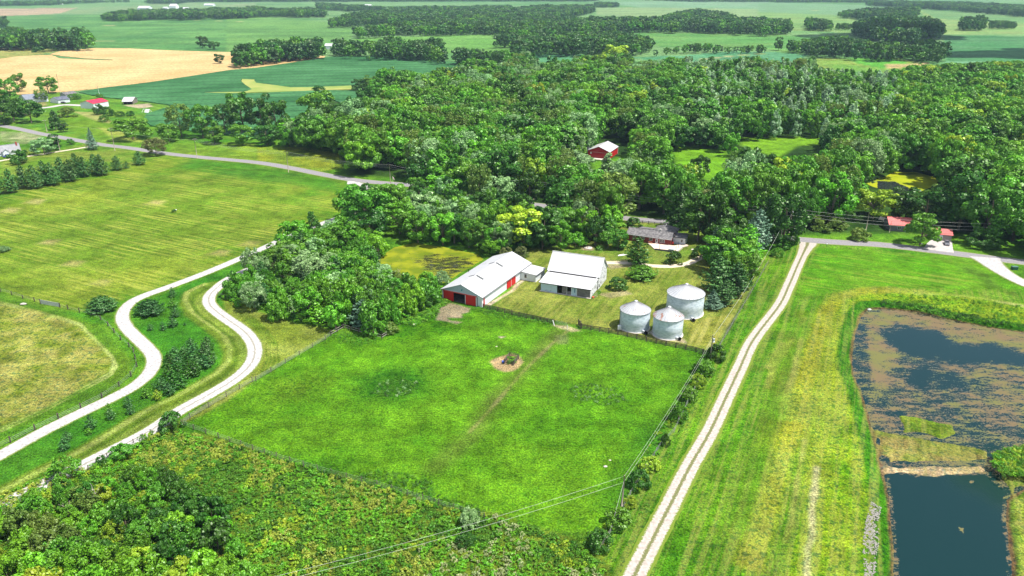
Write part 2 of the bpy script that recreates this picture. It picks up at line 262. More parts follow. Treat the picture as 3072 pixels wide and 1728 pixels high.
# ---------------------------------------------------------------- the ground sheet
def ground():
    ys = [-400, -150, -20, 50, 75]; y = 90
    while y < 760: ys.append(y); y += max(.62, y * .0031)
    while y < 40000: ys.append(y); y *= 1.018
    ys = np.array(ys); n = 860
    us = np.concatenate([[-14, -5, -2.2, -1.4], np.linspace(-1, 1, n), [1.4, 2.2, 5, 14]])
    hw = .80 * np.maximum(ys, 90) + 20
    X = us[None, :] * hw[:, None]; Y = np.repeat(ys[:, None], len(us), 1)
    X = X.ravel(); Y = Y.ravel()
    near = (Y > 85) & (Y < 5000) & (np.abs(X) < .82 * Y + 25)
    # base colour: patchwork of field greens far off, meadow green nearby
    big = fbm(X / 60, Y / 60, 3); med = fbm(X / 14, Y / 14, 5); sm = fbm(X / 3.5, Y / 3.5, 9)
    C = np.zeros((len(X), 3)); S = np.zeros((len(X), 3))     # S: streak A, streak B, clumps
    def lerp(c0, c1, t): return np.asarray(c0)[None] * (1 - t[:, None]) + np.asarray(c1)[None] * t[:, None]
    far_t = sstep(.35, .65, fbm(X / 260, Y / 110, 21))
    C[:] = lerp((.085, .21, .06), (.14, .26, .09), far_t)
    wob = (sm - .5) * 2.2 + (med - .5) * 3
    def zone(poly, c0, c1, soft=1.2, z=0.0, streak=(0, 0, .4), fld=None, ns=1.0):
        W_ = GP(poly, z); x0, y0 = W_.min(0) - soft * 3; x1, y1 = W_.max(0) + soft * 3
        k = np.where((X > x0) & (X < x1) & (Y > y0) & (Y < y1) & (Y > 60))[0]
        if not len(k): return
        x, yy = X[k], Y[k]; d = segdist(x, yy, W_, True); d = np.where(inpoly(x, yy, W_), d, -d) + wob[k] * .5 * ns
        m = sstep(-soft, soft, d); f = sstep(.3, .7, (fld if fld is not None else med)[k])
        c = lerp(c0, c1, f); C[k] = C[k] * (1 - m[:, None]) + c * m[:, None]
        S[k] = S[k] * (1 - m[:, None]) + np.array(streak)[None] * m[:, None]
    def line(pts, w, c0, c1, soft=.6, st=(0, 0, .3), z=0., amt=1.):
        W_ = GP(pts, z); x0, y0 = W_.min(0) - w * 3; x1, y1 = W_.max(0) + w * 3
        k = np.where((X > x0) & (X < x1) & (Y > y0) & (Y < y1) & (Y > 60))[0]
        if not len(k): return
        d = segdist(X[k], Y[k], W_); m = amt * (1 - sstep(w / 2 - soft, w / 2 + soft, d + wob[k] * .25)); c = lerp(c0, c1, sstep(.3, .7, med[k]))
        C[k] = C[k] * (1 - m[:, None]) + c * m[:, None]; S[k] = S[k] * (1 - m[:, None]) + np.array(st)[None] * m[:, None]
    # whole middle distance and foreground
    mid = 1 - sstep(560, 700, Y + (med - .5) * 60)
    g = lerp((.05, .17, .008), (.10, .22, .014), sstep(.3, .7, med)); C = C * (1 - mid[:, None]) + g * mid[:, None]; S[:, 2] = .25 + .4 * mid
    # floor under the woods
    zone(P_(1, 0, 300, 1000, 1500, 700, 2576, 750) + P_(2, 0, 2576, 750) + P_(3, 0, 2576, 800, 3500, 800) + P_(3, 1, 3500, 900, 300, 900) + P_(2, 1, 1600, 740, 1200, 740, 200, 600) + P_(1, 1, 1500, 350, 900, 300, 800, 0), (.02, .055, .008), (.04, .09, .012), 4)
    # far fields
    FL_ = [
        (P_(0, 0, -600, 95, 0, 90, 900, 80, 1500, 40, 1900, 28, 2576, 30, 2576, 150, 1200, 130, 700, 150, 0, 165, -600, 170), (.17, .24, .1), (.12, .23, .09)),
        (P_(0, 0, -600, 90, 0, 88, 780, 78, 600, 135, 0, 163, -600, 170), (.36, .27, .17), (.3, .24, .15)),
        (P_(0, 0, -600, 165, 0, 163, 800, 145, 2576, 165, 2576, 540, 2300, 525, 950, 485, -600, 470), (.06, .17, .045), (.1, .23, .06)),
        (P_(1, 0, 0, 150, 1000, 255, 960, 380, 700, 450, 0, 520, -300, 520, -300, 150), (.12, .25, .06), (.085, .2, .05)),
        (P_(1, 0, 980, 385, 2400, 340, 2576, 380, 2576, 560, 1900, 530, 1000, 450), (.1, .24, .045), (.13, .27, .06)),
        (P_(2, 0, 1290, 320, 2576, 340) + P_(3, 0, 600, 380, 300, 560) + P_(2, 0, 2576, 500, 1480, 470), (.08, .22, .05), (.12, .25, .06)),
        (P_(2, 0, 200, 540, 720, 545, 700, 680, 300, 700), (.06, .2, .08), (.08, .23, .1)),
        (P_(2, 0, 1140, 575, 1700, 560, 2200, 515, 2576, 520) + P_(3, 0, 420, 550, 250, 620, -50, 660) + P_(2, 0, 1700, 640), (.055, .19, .08), (.085, .24, .11)),
        (P_(2, 0, 850, 20, 2576, 0, 2576, 90, 1300, 75), (.16, .27, .14), (.13, .25, .12)),
        (P_(2, 0, 850, 75, 1300, 75, 2576, 95, 2576, 190, 1300, 185, 850, 150), (.19, .28, .11), (.16, .25, .1)),
        (P_(3, 0, -100, 20, 1300, 60, 900, 200, -100, 120), (.14, .25, .12), (.12, .24, .1)),
        (P_(3, 0, -100, 120, 900, 160, 860, 330, -100, 300), (.17, .27, .08), (.13, .25, .07)),
        (P_(3, 0, 1500, 90, 2576, 170, 3500, 200, 3500, 350, 1770, 350), (.2, .28, .09), (.15, .27, .08)),
        (P_(3, 0, 1520, 90, 2576, 175, 3500, 220, 3500, 250, 2100, 215, 1700, 190), (.1, .22, .07), (.13, .24, .08)),
        (P_(3, 0, 1770, 355, 3500, 375, 3500, 660, 1790, 610), (.045, .16, .05), (.07, .19, .07)),
        (P_(3, 0, 1800, 610, 2576, 620, 3500, 640, 3500, 740, 1600, 740), (.09, .22, .1), (.11, .24, .12)),
        (P_(3, 0, 480, 590, 900, 590, 1250, 580, 1620, 640, 1350, 720, 1100, 740, 450, 680), (.2, .24, .05), (.12, .26, .04)),
        (P_(3, 0, 800, 590, 1200, 580, 1420, 630, 1150, 690, 900, 640), (.08, .27, .03), (.1, .3, .03)),
        (P_(3, 0, 1180, 650, 1620, 630, 1600, 660, 1200, 690), (.36, .28, .12), (.3, .26, .12)),
        (P_(2, 1, 1600, 30, 1900, 20, 2150, 70, 2180, 260, 2000, 380, 1650, 230), (.1, .25, .01), (.13, .29, .012)),
        (P_(2, 0, 2290, 1380) + P_(3, 0, 0, 1385, 570, 1370, 700, 1449) + P_(3, 1, 290, 20, 130, 130, 0, 110) + P_(2, 1, 2300, 10), (.12, .27, .012), (.15, .3, .015)),
        (P_(2, 1, 800, 180, 1000, 150, 1250, 60, 1250, 200, 1060, 300, 820, 260), (.08, .23, .012), (.12, .26, .015)),
    ]
    for p, a_, b_ in FL_: zone(p, np.array(a_) * 1.05, np.array(b_) * 1.05, 3, fld=big, streak=(0, 0, .15))
    for q in [P_(0, 0, 120, 260, 700, 262, 1150, 255), P_(0, 0, 430, 328, 700, 312), P_(0, 0, 950, 412, 1140, 412), P_(0, 0, 1900, 200, 2490, 220), P_(1, 0, 0, 270, 600, 268), P_(2, 0, 1150, 78, 2200, 90), P_(3, 0, 100, 100, 560, 105), P_(2, 0, 1880, 600, 2200, 565, 2576, 535)]:
        line(q, 9, (.3, .32, .14), (.22, .3, .1), 3)
    # left farmland around the far houses
    zone(P_(0, 0, -600, 470, 0, 470, 480, 490, 620, 510, 420, 545, 200, 570, 0, 600, -600, 620), (.3, .28, .08), (.2, .25, .06), 4)
    zone(P_(0, 0, -300, 950, 600, 930, 1000, 960, 1700, 1060, 1450, 1180, 1500, 1300, 1700, 1449, 900, 1440, 590, 1370, 0, 1240, -300, 1200), (.07, .19, .015), (.13, .23, .02), 3)
    zone(P_(0, 0, 600, 1130, 1000, 1180, 1180, 1250, 1100, 1400, 600, 1300), (.12, .22, .014), (.09, .2, .012), 3)
    zone(P_(0, 0, 720, 1120, 1000, 1130, 1180, 1260, 950, 1210), (.26, .27, .08), (.2, .25, .05), 2)
    zone(P_(0, 0, 980, 1280, 1180, 1300, 1500, 1440, 1150, 1410), (.26, .3, .05), (.17, .25, .03), 2)
    zone(P_(0, 0, 1230, 1060, 1500, 1040, 1540, 1075, 1400, 1090), (.38, .31, .2), (.3, .27, .15), 1.5)
    zone(P_(0, 0, 200, 950, 420, 960, 480, 1060, 380, 1080), (.3, .25, .1), (.2, .22, .06), 2)
    zone(P_(0, 0, 0, 1320, 350, 1340, 420, 1380, 250, 1449, 0, 1420), (.3, .3, .16), (.14, .2, .06), 2)
    zone(P_(0, 1, 0, 60, 500, 60, 870, 0, 1400, 80, 1650, 120, 1300, 230, 800, 300, 300, 450, 0, 540), (.1, .2, .014), (.17, .23, .03), 3)
    # the big hay meadow on the left and its pasture
    hay = P_(0, 1, -400, 620, 0, 540, 300, 460, 1100, 280, 1350, 210, 1650, 120, 2576, 195) + P_(1, 1, 900, 375, 900, 640, 840, 720) + P_(0, 1, 2500, 1100, 1700, 1420) + P_(0, 2, 1250, 120, 800, 240, 300, 110, 0, 20, -400, -60)
    zone(hay, (.065, .17, .008), (.125, .2, .012), 2, streak=(1, 0, .5))
    zone(P_(0, 1, 150, 650, 1500, 330, 2576, 330) + P_(1, 1, 500, 650, 300, 800) + P_(0, 1, 2300, 1100, 1500, 1449) + P_(0, 2, 500, 60, 0, -40) + P_(0, 1, 0, 1000), (.1, .185, .011), (.19, .25, .02), 14, fld=big, streak=(1, 0, .6))
    zone(P_(0, 1, 1950, 150, 2576, 195) + P_(1, 1, 800, 350, 850, 470, 300, 400) + P_(0, 1, 2300, 330, 1800, 240), (.05, .17, .012), (.06, .19, .01), 6, streak=(.3, 0, .3))
    for cx, cy in ((2200, 1090), (1000, 1390), (720, 1200), (480, 985), (90, 665), (340, 575), (1550, 590), (2500, 1000)):
        zone(P_(0, 1, cx - 110, cy + 20, cx, cy - 25, cx + 120, cy - 20, cx + 60, cy + 30), (.3, .27, .09), (.26, .26, .07), 2.5, streak=(1, 0, .6))
    zone(P_(1, 1, 0, 30, 450, 30, 860, 100, 850, 240, 600, 290, 0, 170), (.24, .28, .02), (.16, .24, .02), 2.5, fld=med, streak=(0, 0, 1))
    zone(P_(0, 0, 1750, 1440, 2576, 1440) + P_(1, 1, 0, 60, 0, 170) + P_(0, 1, 1990, 120, 1700, 80), (.16, .25, .02), (.1, .2, .015), 2)
    pas = P_(0, 2, -300, -20, 0, 100, 400, 200, 780, 300, 1000, 380, 1130, 560, 1330, 700, 1340, 860, 1050, 1060, 700, 1230, 0, 1449) + P_(0, 3, -300, 150)
    zone(pas, (.085, .16, .010), (.07, .17, .01), 1.5, streak=(0, 0, .5))
    zone(P_(0, 2, -300, 80, 0, 150, 300, 215, 780, 340, 960, 520, 1110, 680, 1140, 780, 1060, 860, 820, 1000, 450, 1200, 0, 1400, -300, 1500), (.12, .17, .012), (.30, .28, .07), 1.2, fld=.5 * sm + .5 * med, streak=(.5, 0, 1), ns=.6)
    for off in (0, 1.3): line([(p[0] + off * 3, p[1] + off * 5) for p in P_(0, 2, -100, 110, 280, 205, 600, 290, 800, 355, 960, 520, 1120, 680, 1148, 770, 1110, 850, 820, 1010, 450, 1210, 0, 1420)], .7, (.25, .3, .08), (.2, .26, .05), .3)
    # strip between the two drives, with swaths bending along them
    strip = P_(0, 3, -300, 420, 0, 260) + P_(0, 2, 800, 1290, 1380, 1010, 1590, 800, 1600, 650, 1380, 430, 1320, 300, 1400, 160) + P_(0, 1, 2400, 1200) + P_(0, 1, 2500, 1240) + P_(0, 2, 2080, 60, 2080, 160, 2400, 420, 2500, 600, 2480, 760, 2300, 900, 1700, 1260) + P_(0, 3, 800, 300, 0, 700)
    zone(strip, (.035, .15, .008), (.055, .18, .01), 1, streak=(0, .0, .5))
    swp = P_(0, 2, 2130, -20, 1960, 60, 1935, 140, 1990, 240, 2170, 370, 2320, 480, 2390, 620, 2370, 760, 2250, 880, 1900, 1080, 1500, 1280) + P_(0, 3, 900, 200, 300, 500, -200, 760)
    line(swp, 8.2, (.1, .17, .014), (.12, .18, .016), .9, (0, 0, .3))
    SW = np.array(swp)
    line([(p[0] - 22, p[1] - 6) for p in swp], 1.7, (.23, .28, .06), (.19, .26, .045), .4)
    line([(p[0] - 2, p[1] + 2) for p in swp], 1.0, (.07, .13, .01), (.08, .14, .012), .4)
    for k, off in enumerate((14, 24)): line([(p[0] + 0, p[1] + 0) for p in [(q[0] + off, q[1] + off * .3) for q in swp]], 1.0, (.16, .22, .03), (.13, .2, .03), .4)
    # triangular mown plot right of the second drive
    tri = P_(0, 2, 2230, 90, 2576, 190) + P_(1, 2, 0, 230, 400, 350, 800, 420, 740, 470, 480, 640, 0, 900) + P_(0, 2, 2300, 1150, 1800, 1400, 1700, 1400, 2350, 1000, 2560, 800, 2620, 600, 2500, 430, 2250, 240)
    zone(tri, (.15, .2, .02), (.2, .24, .04), 1, streak=(0, 0, .5))
    for k in range(1, 5):
        line([T(0, 2, x + k * 38 + 50, y + k * 4) for x, y in ((2220, 130), (2300, 240), (2480, 400), (2590, 560), (2600, 720), (2540, 850))], .5, (.085, .15, .012), (.1, .16, .014), .25)
    # paddock
    pad = P_(1, 2, 760, 470, 1270, 500, 1450, 360, 1880, 150, 2140, 200, 2576, 290) + P_(2, 2, 0, 285, 440, 345, 680, 400, 1990, 670, 1900, 900, 1600, 1250) + P_(2, 3, 1350, 100, 1150, 500, 950, 1000, 500, 1000, 0, 880) + P_(1, 3, 2400, 800, 1850, 720, 1200, 500, 200, 220) + P_(0, 3, 2300, 80) + P_(0, 2, 1850, 1400, 2576, 960) + P_(1, 2, 300, 740)
    zone(pad, (.06, .18, .005), (.10, .24, .008), 1, fld=.6 * med + .4 * sm, streak=(0, 0, .6))
    zone(P_(1, 2, 1000, 900, 1300, 800, 1700, 820, 1750, 1050, 1400, 1150, 1050, 1120), (.03, .13, .005), (.045, .15, .006), 5, fld=sm, streak=(0, 0, 1))
    zone(P_(1, 2, 150, 950, 500, 850, 800, 900, 600, 1100, 200, 1120), (.07, .16, .006), (.09, .18, .008), 5, fld=sm, streak=(0, 0, 1))
    zone(P_(1, 2, 760, 470, 1270, 500, 1450, 360, 1880, 200, 2200, 230, 2000, 420, 1500, 560, 900, 560), (.042, .15, .004), (.07, .19, .005), 3, fld=sm, streak=(0, 0, 1))
    line(P_(2, 2, 480, 430, 300, 600, 60, 880) + P_(1, 2, 2400, 1100, 2200, 1449) + P_(1, 3, 1800, 350), 5.0, (.10, .15, .02), (.085, .15, .015), 2.2, amt=.8)
    line(P_(2, 2, 560, 430, 400, 560, 100, 850) + P_(1, 2, 2330, 1250, 2150, 1449), 1.1, (.22, .19, .08), (.15, .17, .04), .5, amt=.7)
    line(P_(2, 2, 1990, 690, 1600, 1350) + P_(2, 3, 1350, 100, 1050, 700), 9, (.03, .12, .006), (.04, .14, .006), 3, amt=.6)
    zone(P_(2, 2, 400, 370, 560, 380, 700, 430, 600, 440, 480, 400), (.4, .33, .2), (.3, .3, .12), .7)
    zone(P_(2, 2, 440, 480, 560, 470, 560, 560, 460, 560), (.2, .2, .08), (.1, .18, .03), .9)
    zone(P_(1, 2, 2370, 740, 2440, 690, 2576, 660) + P_(2, 2, 80, 690, 110, 740, 60, 790, 0, 820) + P_(1, 2, 2500, 830, 2410, 800), (.42, .27, .13), (.36, .26, .13), .7)
    zone(P_(1, 2, 1870, 180, 1960, 150, 2160, 200, 2140, 240, 2060, 260, 2080, 300, 1930, 300, 1990, 350, 1810, 320, 1830, 270), (.33, .26, .17), (.26, .22, .13), .6)
    zone(P_(1, 2, 1960, 330, 2080, 340, 2020, 355), (.3, .25, .15), (.3, .25, .15), .4)
    zone(P_(1, 2, 2440, 485, 2500, 490, 2470, 500), (.35, .3, .2), (.35, .3, .2), .4)
    # farmyard lawn
    yard = P_(1, 2, 2290, 160, 2370, 170, 2576, 60) + P_(2, 1, 0, 1449, 180, 1050, 560, 1030, 860, 940, 1180, 760, 1600, 800, 2000, 870, 2000, 1000, 1900, 1100, 2400, 1150, 2576, 1130, 2400, 1449) + P_(2, 2, 2400, 0, 2250, 300, 1990, 640, 680, 370, 440, 330, 0, 240) + P_(1, 2, 2576, 240)
    zone(yard, (.125, .185, .018), (.185, .215, .034), 1.0, streak=(0, .55, .5))
    zone(P_(2, 1, 200, 1060, 900, 960, 1180, 800, 1560, 810, 1950, 900, 1900, 1060, 1700, 1180, 1400, 1200, 1050, 1170, 950, 1100, 300, 1090), (.09, .2, .014), (.16, .22, .03), 3, streak=(0, .3, .5))
    zone(P_(2, 1, 850, 1180, 1200, 1160, 1200, 1230, 1000, 1260), (.38, .3, .18), (.22, .22, .08), 1)
    zone(P_(2, 2, 850, 60, 1150, 20, 1200, 60, 1000, 100), (.36, .3, .17), (.25, .24, .08), .8)
    zone(P_(2, 1, 700, 1020, 830, 1030, 820, 1070, 700, 1065), (.38, .3, .16), (.3, .27, .12), .6)
    line(P_(1, 2, 2340, 165, 2576, 30) + P_(2, 1, 60, 1405, 110, 1370), 1.6, (.5, .42, .3), (.42, .35, .2), .4)
    zone(P_(2, 2, 1750, 330, 2200, 265, 2290, 260, 2000, 600, 1800, 580), (.2, .22, .03), (.24, .25, .04), 1, streak=(0, 1.4, .5))
    zone(P_(2, 2, 1330, 440, 1420, 460, 1700, 490, 1770, 560, 1500, 520), (.4, .33, .2), (.35, .3, .16), .6)
    line(P_(2, 1, 2530, 1170) + P_(2, 2, 2420, 0, 2280, 240, 2130, 500), 1.2, (.12, .14, .05), (.1, .14, .03), .4)
    # right of the yard: verge, lane side and the wide mown field with the pond bank
    rt = P_(2, 1, 2576, 1120) + P_(3, 1, 330, 1010, 800, 1040, 1500, 1100, 2150, 1220, 2576, 1449, 3300, 1600) + P_(3, 2, 3300, 2000) + P_(3, 3, 3300, 1900) + P_(2, 3, 800, 1900, 900, 1000, 1200, 600) + P_(2, 2, 1750, 1200, 2000, 700, 2250, 300)
    zone(rt, (.05, .165, .005), (.085, .205, .007), 1.2, streak=(0, .5, .8))
    zone(P_(3, 1, 480, 1030, 1500, 1110, 2100, 1210, 2576, 1449) + P_(3, 2, 2576, 20, 1800, 10, 1000, 0, 500, 60, 300, 100), (.055, .2, .004), (.08, .23, .006), 2.5, streak=(.5, 0, .4))
    zone(P_(3, 1, 1900, 1240, 2060, 1225, 2200, 1300, 2350, 1449, 2250, 1449, 2100, 1330), (.13, .23, .02), (.09, .2, .015), 1.5)
    zone(P_(3, 2, 1000, 30, 1700, 40, 2576, 150, 3300, 300, 3300, 520, 2576, 430, 1800, 290, 1150, 190, 950, 220, 800, 100), (.12, .24, .008), (.2, .29, .012), 2, fld=sm, streak=(0, 0, 1))
    zone(P_(3, 2, 900, 80, 700, 200, 620, 600, 520, 1000, 480, 1449) + P_(3, 3, 400, 700, 200, 1449, 150, 2000, 1270, 2000, 1200, 1000) + P_(3, 3, 1080, 300) + P_(3, 2, 1000, 1300, 850, 900, 780, 600, 850, 330, 940, 240), (.10, .22, .006), (.19, .28, .012), 2.5, fld=sm, streak=(0, .6, 1.1))
    line(P_(3, 2, 1600, 45, 1250, 15, 950, 25, 700, 90, 590, 240, 500, 480, 430, 720, 350, 1000, 300, 1300) + P_(3, 3, 150, 200, -50, 900) + P_(2, 3, 2400, 1300), 5.5, (.26, .27, .018), (.2, .25, .03), 1.6, (0, .5, 1), amt=.85)
    line(P_(3, 2, 760, 300, 680, 520, 640, 800, 590, 1000, 540, 1250) + P_(3, 3, 480, 300, 450, 600), 5.5, (.24, .28, .02), (.2, .27, .03), 1.8, (0, .3, 1), amt=.6)
    line(P_(3, 2, 1500, 60, 1800, 60, 2200, 110, 2576, 180, 3200, 330), 2.2, (.3, .3, .1), (.2, .27, .04), .8, amt=.8)
    for q, w in ((P_(3, 2, 370, 300, 290, 420, 200, 600, 60, 800, 0, 1000), 1.4), (P_(3, 2, 330, 500, 310, 600, 240, 900, 120, 1200), 1.4), (P_(2, 3, 2430, 380, 2360, 560, 2300, 760, 2200, 1000), 1.2), (P_(3, 3, 370, 80, 300, 450, 240, 900, 180, 1100), 1.1), (P_(3, 2, 150, 560, 20, 800), 2.5)):
        line(q, w, (.28, .28, .07), (.18, .23, .03), .6, amt=.8)
    line(P_(3, 3, 490, 360, 470, 600, 440, 800, 450, 1020, 400, 1180, 390, 1449, 380, 1900), 1.5, (.45, .4, .22), (.3, .32, .12), .6, amt=.9)
    line(P_(3, 2, 350, 250, 250, 500, 100, 850) + P_(2, 3, 2576, 0, 2400, 500, 2300, 900), 5, (.12, .19, .008), (.07, .18, .008), 2, amt=.6)
    # rank growth below the paddock
    weeds = P_(0, 3, -300, 760, 0, 640, 450, 420, 760, 390, 1150, 230, 1500, 10) + P_(0, 2, 1750, 1420) + P_(0, 3, 2200, 60) + P_(1, 3, 200, 230, 1200, 520, 1850, 740, 2400, 820) + P_(2, 3, 0, 890, 500, 1040, 900, 1250, 1000, 1449, 1000, 1900) + P_(0, 3, -300, 1900)
    zone(weeds, (.05, .12, .01), (.12, .17, .015), 1, fld=sm, streak=(0, 0, 1))
    zone(P_(1, 1, 600, 1300, 1200, 1180, 1400, 1280, 1700, 1440) + P_(1, 2, 1850, 130, 1600, 300, 1300, 400, 800, 400, 500, 340, 0, 200) + P_(0, 2, 2250, 60) + P_(0, 1, 2450, 1250), (.06, .16, .008), (.09, .2, .012), 2)
    # bank: slope shade painted as darker grass, mud at the water's edge
    for poly, w, z in ((BIGPOND, 7.5, 0),):
        Wp = GP(poly, WZ); k = np.where((X > Wp[:, 0].min() - 15) & (X < Wp[:, 0].max() + 15) & (Y > 60) & (Y < Wp[:, 1].max() + 15))[0]
        d = segdist(X[k], Y[k], Wp, True); ins = inpoly(X[k], Y[k], Wp); sd_ = np.where(ins, -d, d)
        m = 1 - sstep(3.6, 5.0, sd_ + wob[k] * .3); c = lerp((.03, .13, .004), (.04, .16, .004), sm[k]); C[k] = C[k] * (1 - m[:, None]) + c * m[:, None]
        m = 1 - sstep(.3, 1.1, sd_ + wob[k] * .3); c = lerp((.09, .045, .02), (.14, .09, .05), sm[k]); C[k] = C[k] * (1 - m[:, None]) + c * m[:, None]
    Z = np.zeros(len(X))
    def dig(poly, wz, depth, bank, pz):
        Wp = GP(poly, pz); k = np.where((X > Wp[:, 0].min() - 12) & (X < Wp[:, 0].max() + 12) & (Y > Wp[:, 1].min() - 12) & (Y < Wp[:, 1].max() + 12))[0]
        d = segdist(X[k], Y[k], Wp, True); s_ = np.where(inpoly(X[k], Y[k], Wp), -d, d) + (sm[k] - .5) * .7
        z = wz + np.where(s_ > 0, -wz * sstep(0, bank, s_), -depth * sstep(0, 2.5, -s_)); Z[k] = np.minimum(Z[k], z)
    dig(BIGPOND, WZ, 1.0, 4.2, WZ); dig(POND1, -.5, .8, 2.5, -.5); dig(POND2, -.5, .8, 2.5, -.5)
    def island(poly, top, c0, c1):
        Wp = GP(poly, WZ); k = np.where((X > Wp[:, 0].min() - 4) & (X < Wp[:, 0].max() + 4) & (Y > Wp[:, 1].min() - 4) & (Y < Wp[:, 1].max() + 4))[0]
        d = segdist(X[k], Y[k], Wp, True); s_ = np.where(inpoly(X[k], Y[k], Wp), d, -d) + (sm[k] - .5) * 2
        m = sstep(-.8, 1.2, s_); Z[k] = Z[k] * (1 - m) + (WZ + top) * m; c = lerp(c0, c1, sstep(.3, .7, sm[k])); C[k] = C[k] * (1 - m[:, None]) + c * m[:, None]
    island(ISL1, .25, (.07, .13, .008), (.13, .2, .012)); island(ISL2, .12, (.2, .16, .05), (.12, .15, .02)); island(ISL3, .2, (.08, .14, .012), (.14, .17, .03)); island(ISL4, .15, (.38, .28, .16), (.3, .22, .12)); island(ISL5, .5, (.17, .24, .02), (.27, .28, .06))
    Z += np.where(near & (Z > -.01), (fbm(X / 2.2, Y / 2.2, 31, 3) - .5) * .16 - .05, 0)
    nr, nc = len(ys), len(us); i = np.arange((nr - 1) * nc).reshape(nr - 1, nc)[:, :-1].ravel()
    me = np_mesh('ground', np.stack([X, Y, Z], 1), np.stack([i, i + 1, i + nc + 1, i + nc], 1), True)
    ca = me.color_attributes.new('gcol', 'FLOAT_COLOR', 'POINT'); C = C * np.array([.80, .80, .80]); ca.data.foreach_set('color', np.concatenate([C, np.ones((len(C), 1))], 1).astype(np.float32).ravel())
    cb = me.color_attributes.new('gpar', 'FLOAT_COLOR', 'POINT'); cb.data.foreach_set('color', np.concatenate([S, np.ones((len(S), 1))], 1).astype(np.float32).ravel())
    m, t, b, N, K = M_('meadow_and_soil')
    A = N('ShaderNodeAttribute'); A.attribute_name = 'gcol'; B = N('ShaderNodeAttribute'); B.attribute_name = 'gpar'; sx = N('ShaderNodeSeparateColor'); K(B.outputs['Color'], sx.inputs[0])
    gm = N('ShaderNodeNewGeometry')
    def noise(scale, det=4, rot=0, st=(1, 1, 1), lo=.3, hi=.7, a0=.7, a1=1.3):
        mp = N('ShaderNodeMapping'); mp.inputs['Rotation'].default_value = (0, 0, rot); mp.inputs['Scale'].default_value = st
        m0 = N('ShaderNodeMapping'); m0.inputs['Rotation'].default_value = (0, 0, rot)
        K(gm.outputs['Position'], m0.inputs[0]); mp.inputs['Rotation'].default_value = (0, 0, 0); K(m0.outputs[0], mp.inputs[0])
        n_ = N('ShaderNodeTexNoise'); n_.inputs['Scale'].default_value = scale; n_.inputs['Detail'].default_value = det; K(mp.outputs[0], n_.inputs[0])
        r = N('ShaderNodeMapRange'); r.inputs[1].default_value = lo; r.inputs[2].default_value = hi; r.inputs[3].default_value = a0; r.inputs[4].default_value = a1; K(n_.outputs[0], r.inputs[0]); return r.outputs[0], n_.outputs[0]
    fine, fraw = noise(2.2, 5, lo=.3, hi=.7, a0=.45, a1=1.55)
    med_, _ = noise(.35, 5, a0=.75, a1=1.25)
    sa, _ = noise(1, 5, math.radians(27), (.025, .8, .3), .44, .62, 0, 1)
    sb, _ = noise(1, 4, math.radians(-65), (.03, .75, .3), .42, .64, 0, 1)
    def mul(x, y_, f=None):
        q = N('ShaderNodeMixRGB'); q.blend_type = 'MULTIPLY'; q.inputs[0].default_value = 1
        if f is not None: K(f, q.inputs[0])
        K(x, q.inputs[1]); K(y_, q.inputs[2]); return q.outputs[0]
    col = mul(A.outputs['Color'], med_); col = mul(col, fine)
    def streaks(col, s, ch, c_):
        mm = N('ShaderNodeMath'); mm.operation = 'MULTIPLY'; K(s, mm.inputs[0]); K(sx.outputs[ch], mm.inputs[1]); m2 = N('ShaderNodeMath'); m2.operation = 'MULTIPLY'; m2.inputs[1].default_value = .75; K(mm.outputs[0], m2.inputs[0])
        q = N('ShaderNodeMixRGB'); K(m2.outputs[0], q.inputs[0]); K(col, q.inputs[1]); q.inputs[2].default_value = (*c_, 1); return q.outputs[0]
    wide, _ = noise(.012, 5, 0, (.35, 1.6, 1), .35, .65, .82, 1.16); col = mul(col, wide)
    gate, _ = noise(.05, 4, lo=.4, hi=.62, a0=.15, a1=1.1); gm_ = N('ShaderNodeMath'); gm_.operation = 'MULTIPLY'; K(sa, gm_.inputs[0]); K(gate, gm_.inputs[1])
    tone, _ = noise(.12, 5, lo=.35, hi=.65, a0=.74, a1=1.22); col = mul(col, tone)
    col = streaks(col, gm_.outputs[0], 0, (.27, .30, .045)); col = streaks(col, sb, 1, (.26, .25, .06))
    tuft, _ = noise(3.4, 3, lo=.45, hi=.62, a0=1.12, a1=.62); col = mul(col, tuft)
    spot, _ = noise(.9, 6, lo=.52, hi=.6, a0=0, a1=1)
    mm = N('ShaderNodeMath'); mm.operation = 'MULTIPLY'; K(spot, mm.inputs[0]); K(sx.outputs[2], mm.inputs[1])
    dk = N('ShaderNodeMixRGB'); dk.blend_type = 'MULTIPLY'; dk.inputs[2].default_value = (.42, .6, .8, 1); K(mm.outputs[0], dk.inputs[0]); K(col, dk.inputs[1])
    K(dk.outputs[0], b.inputs['Base Color']); b.inputs['Roughness'].default_value = .95; b.inputs['Specular IOR Level'].default_value = .05
    bp = N('ShaderNodeBump'); bp.inputs['Strength'].default_value = .8; bp.inputs['Distance'].default_value = .35; K(fraw, bp.inputs['Height']); K(bp.outputs[0], b.inputs['Normal'])
    me.materials.append(m); o = bpy.data.objects.new('ground', me); COL.objects.link(o); tag(o, kind='structure')
ISL1 = P_(3, 2, 1290, 1280, 1500, 1290, 1850, 1370, 1920, 1449) + P_(3, 3, 1930, 20, 1750, 90, 1600, 40, 1350, 10)
ISL2 = P_(3, 3, 1050, -30, 1350, 20, 1600, 60, 1850, 110, 2250, 180, 2250, 300, 1850, 320, 1500, 310, 1200, 330, 1120, 200)
ISL3 = P_(3, 3, 2260, 200, 2400, 150, 2576, 120, 2900, 150, 2900, 500, 2576, 560, 2450, 640, 2330, 480, 2250, 300)
ISL4 = P_(3, 3, 1160, 340, 1500, 320, 1900, 330, 2150, 340, 2230, 400, 2160, 430, 1900, 455, 1700, 470, 1500, 450, 1350, 440, 1180, 420)
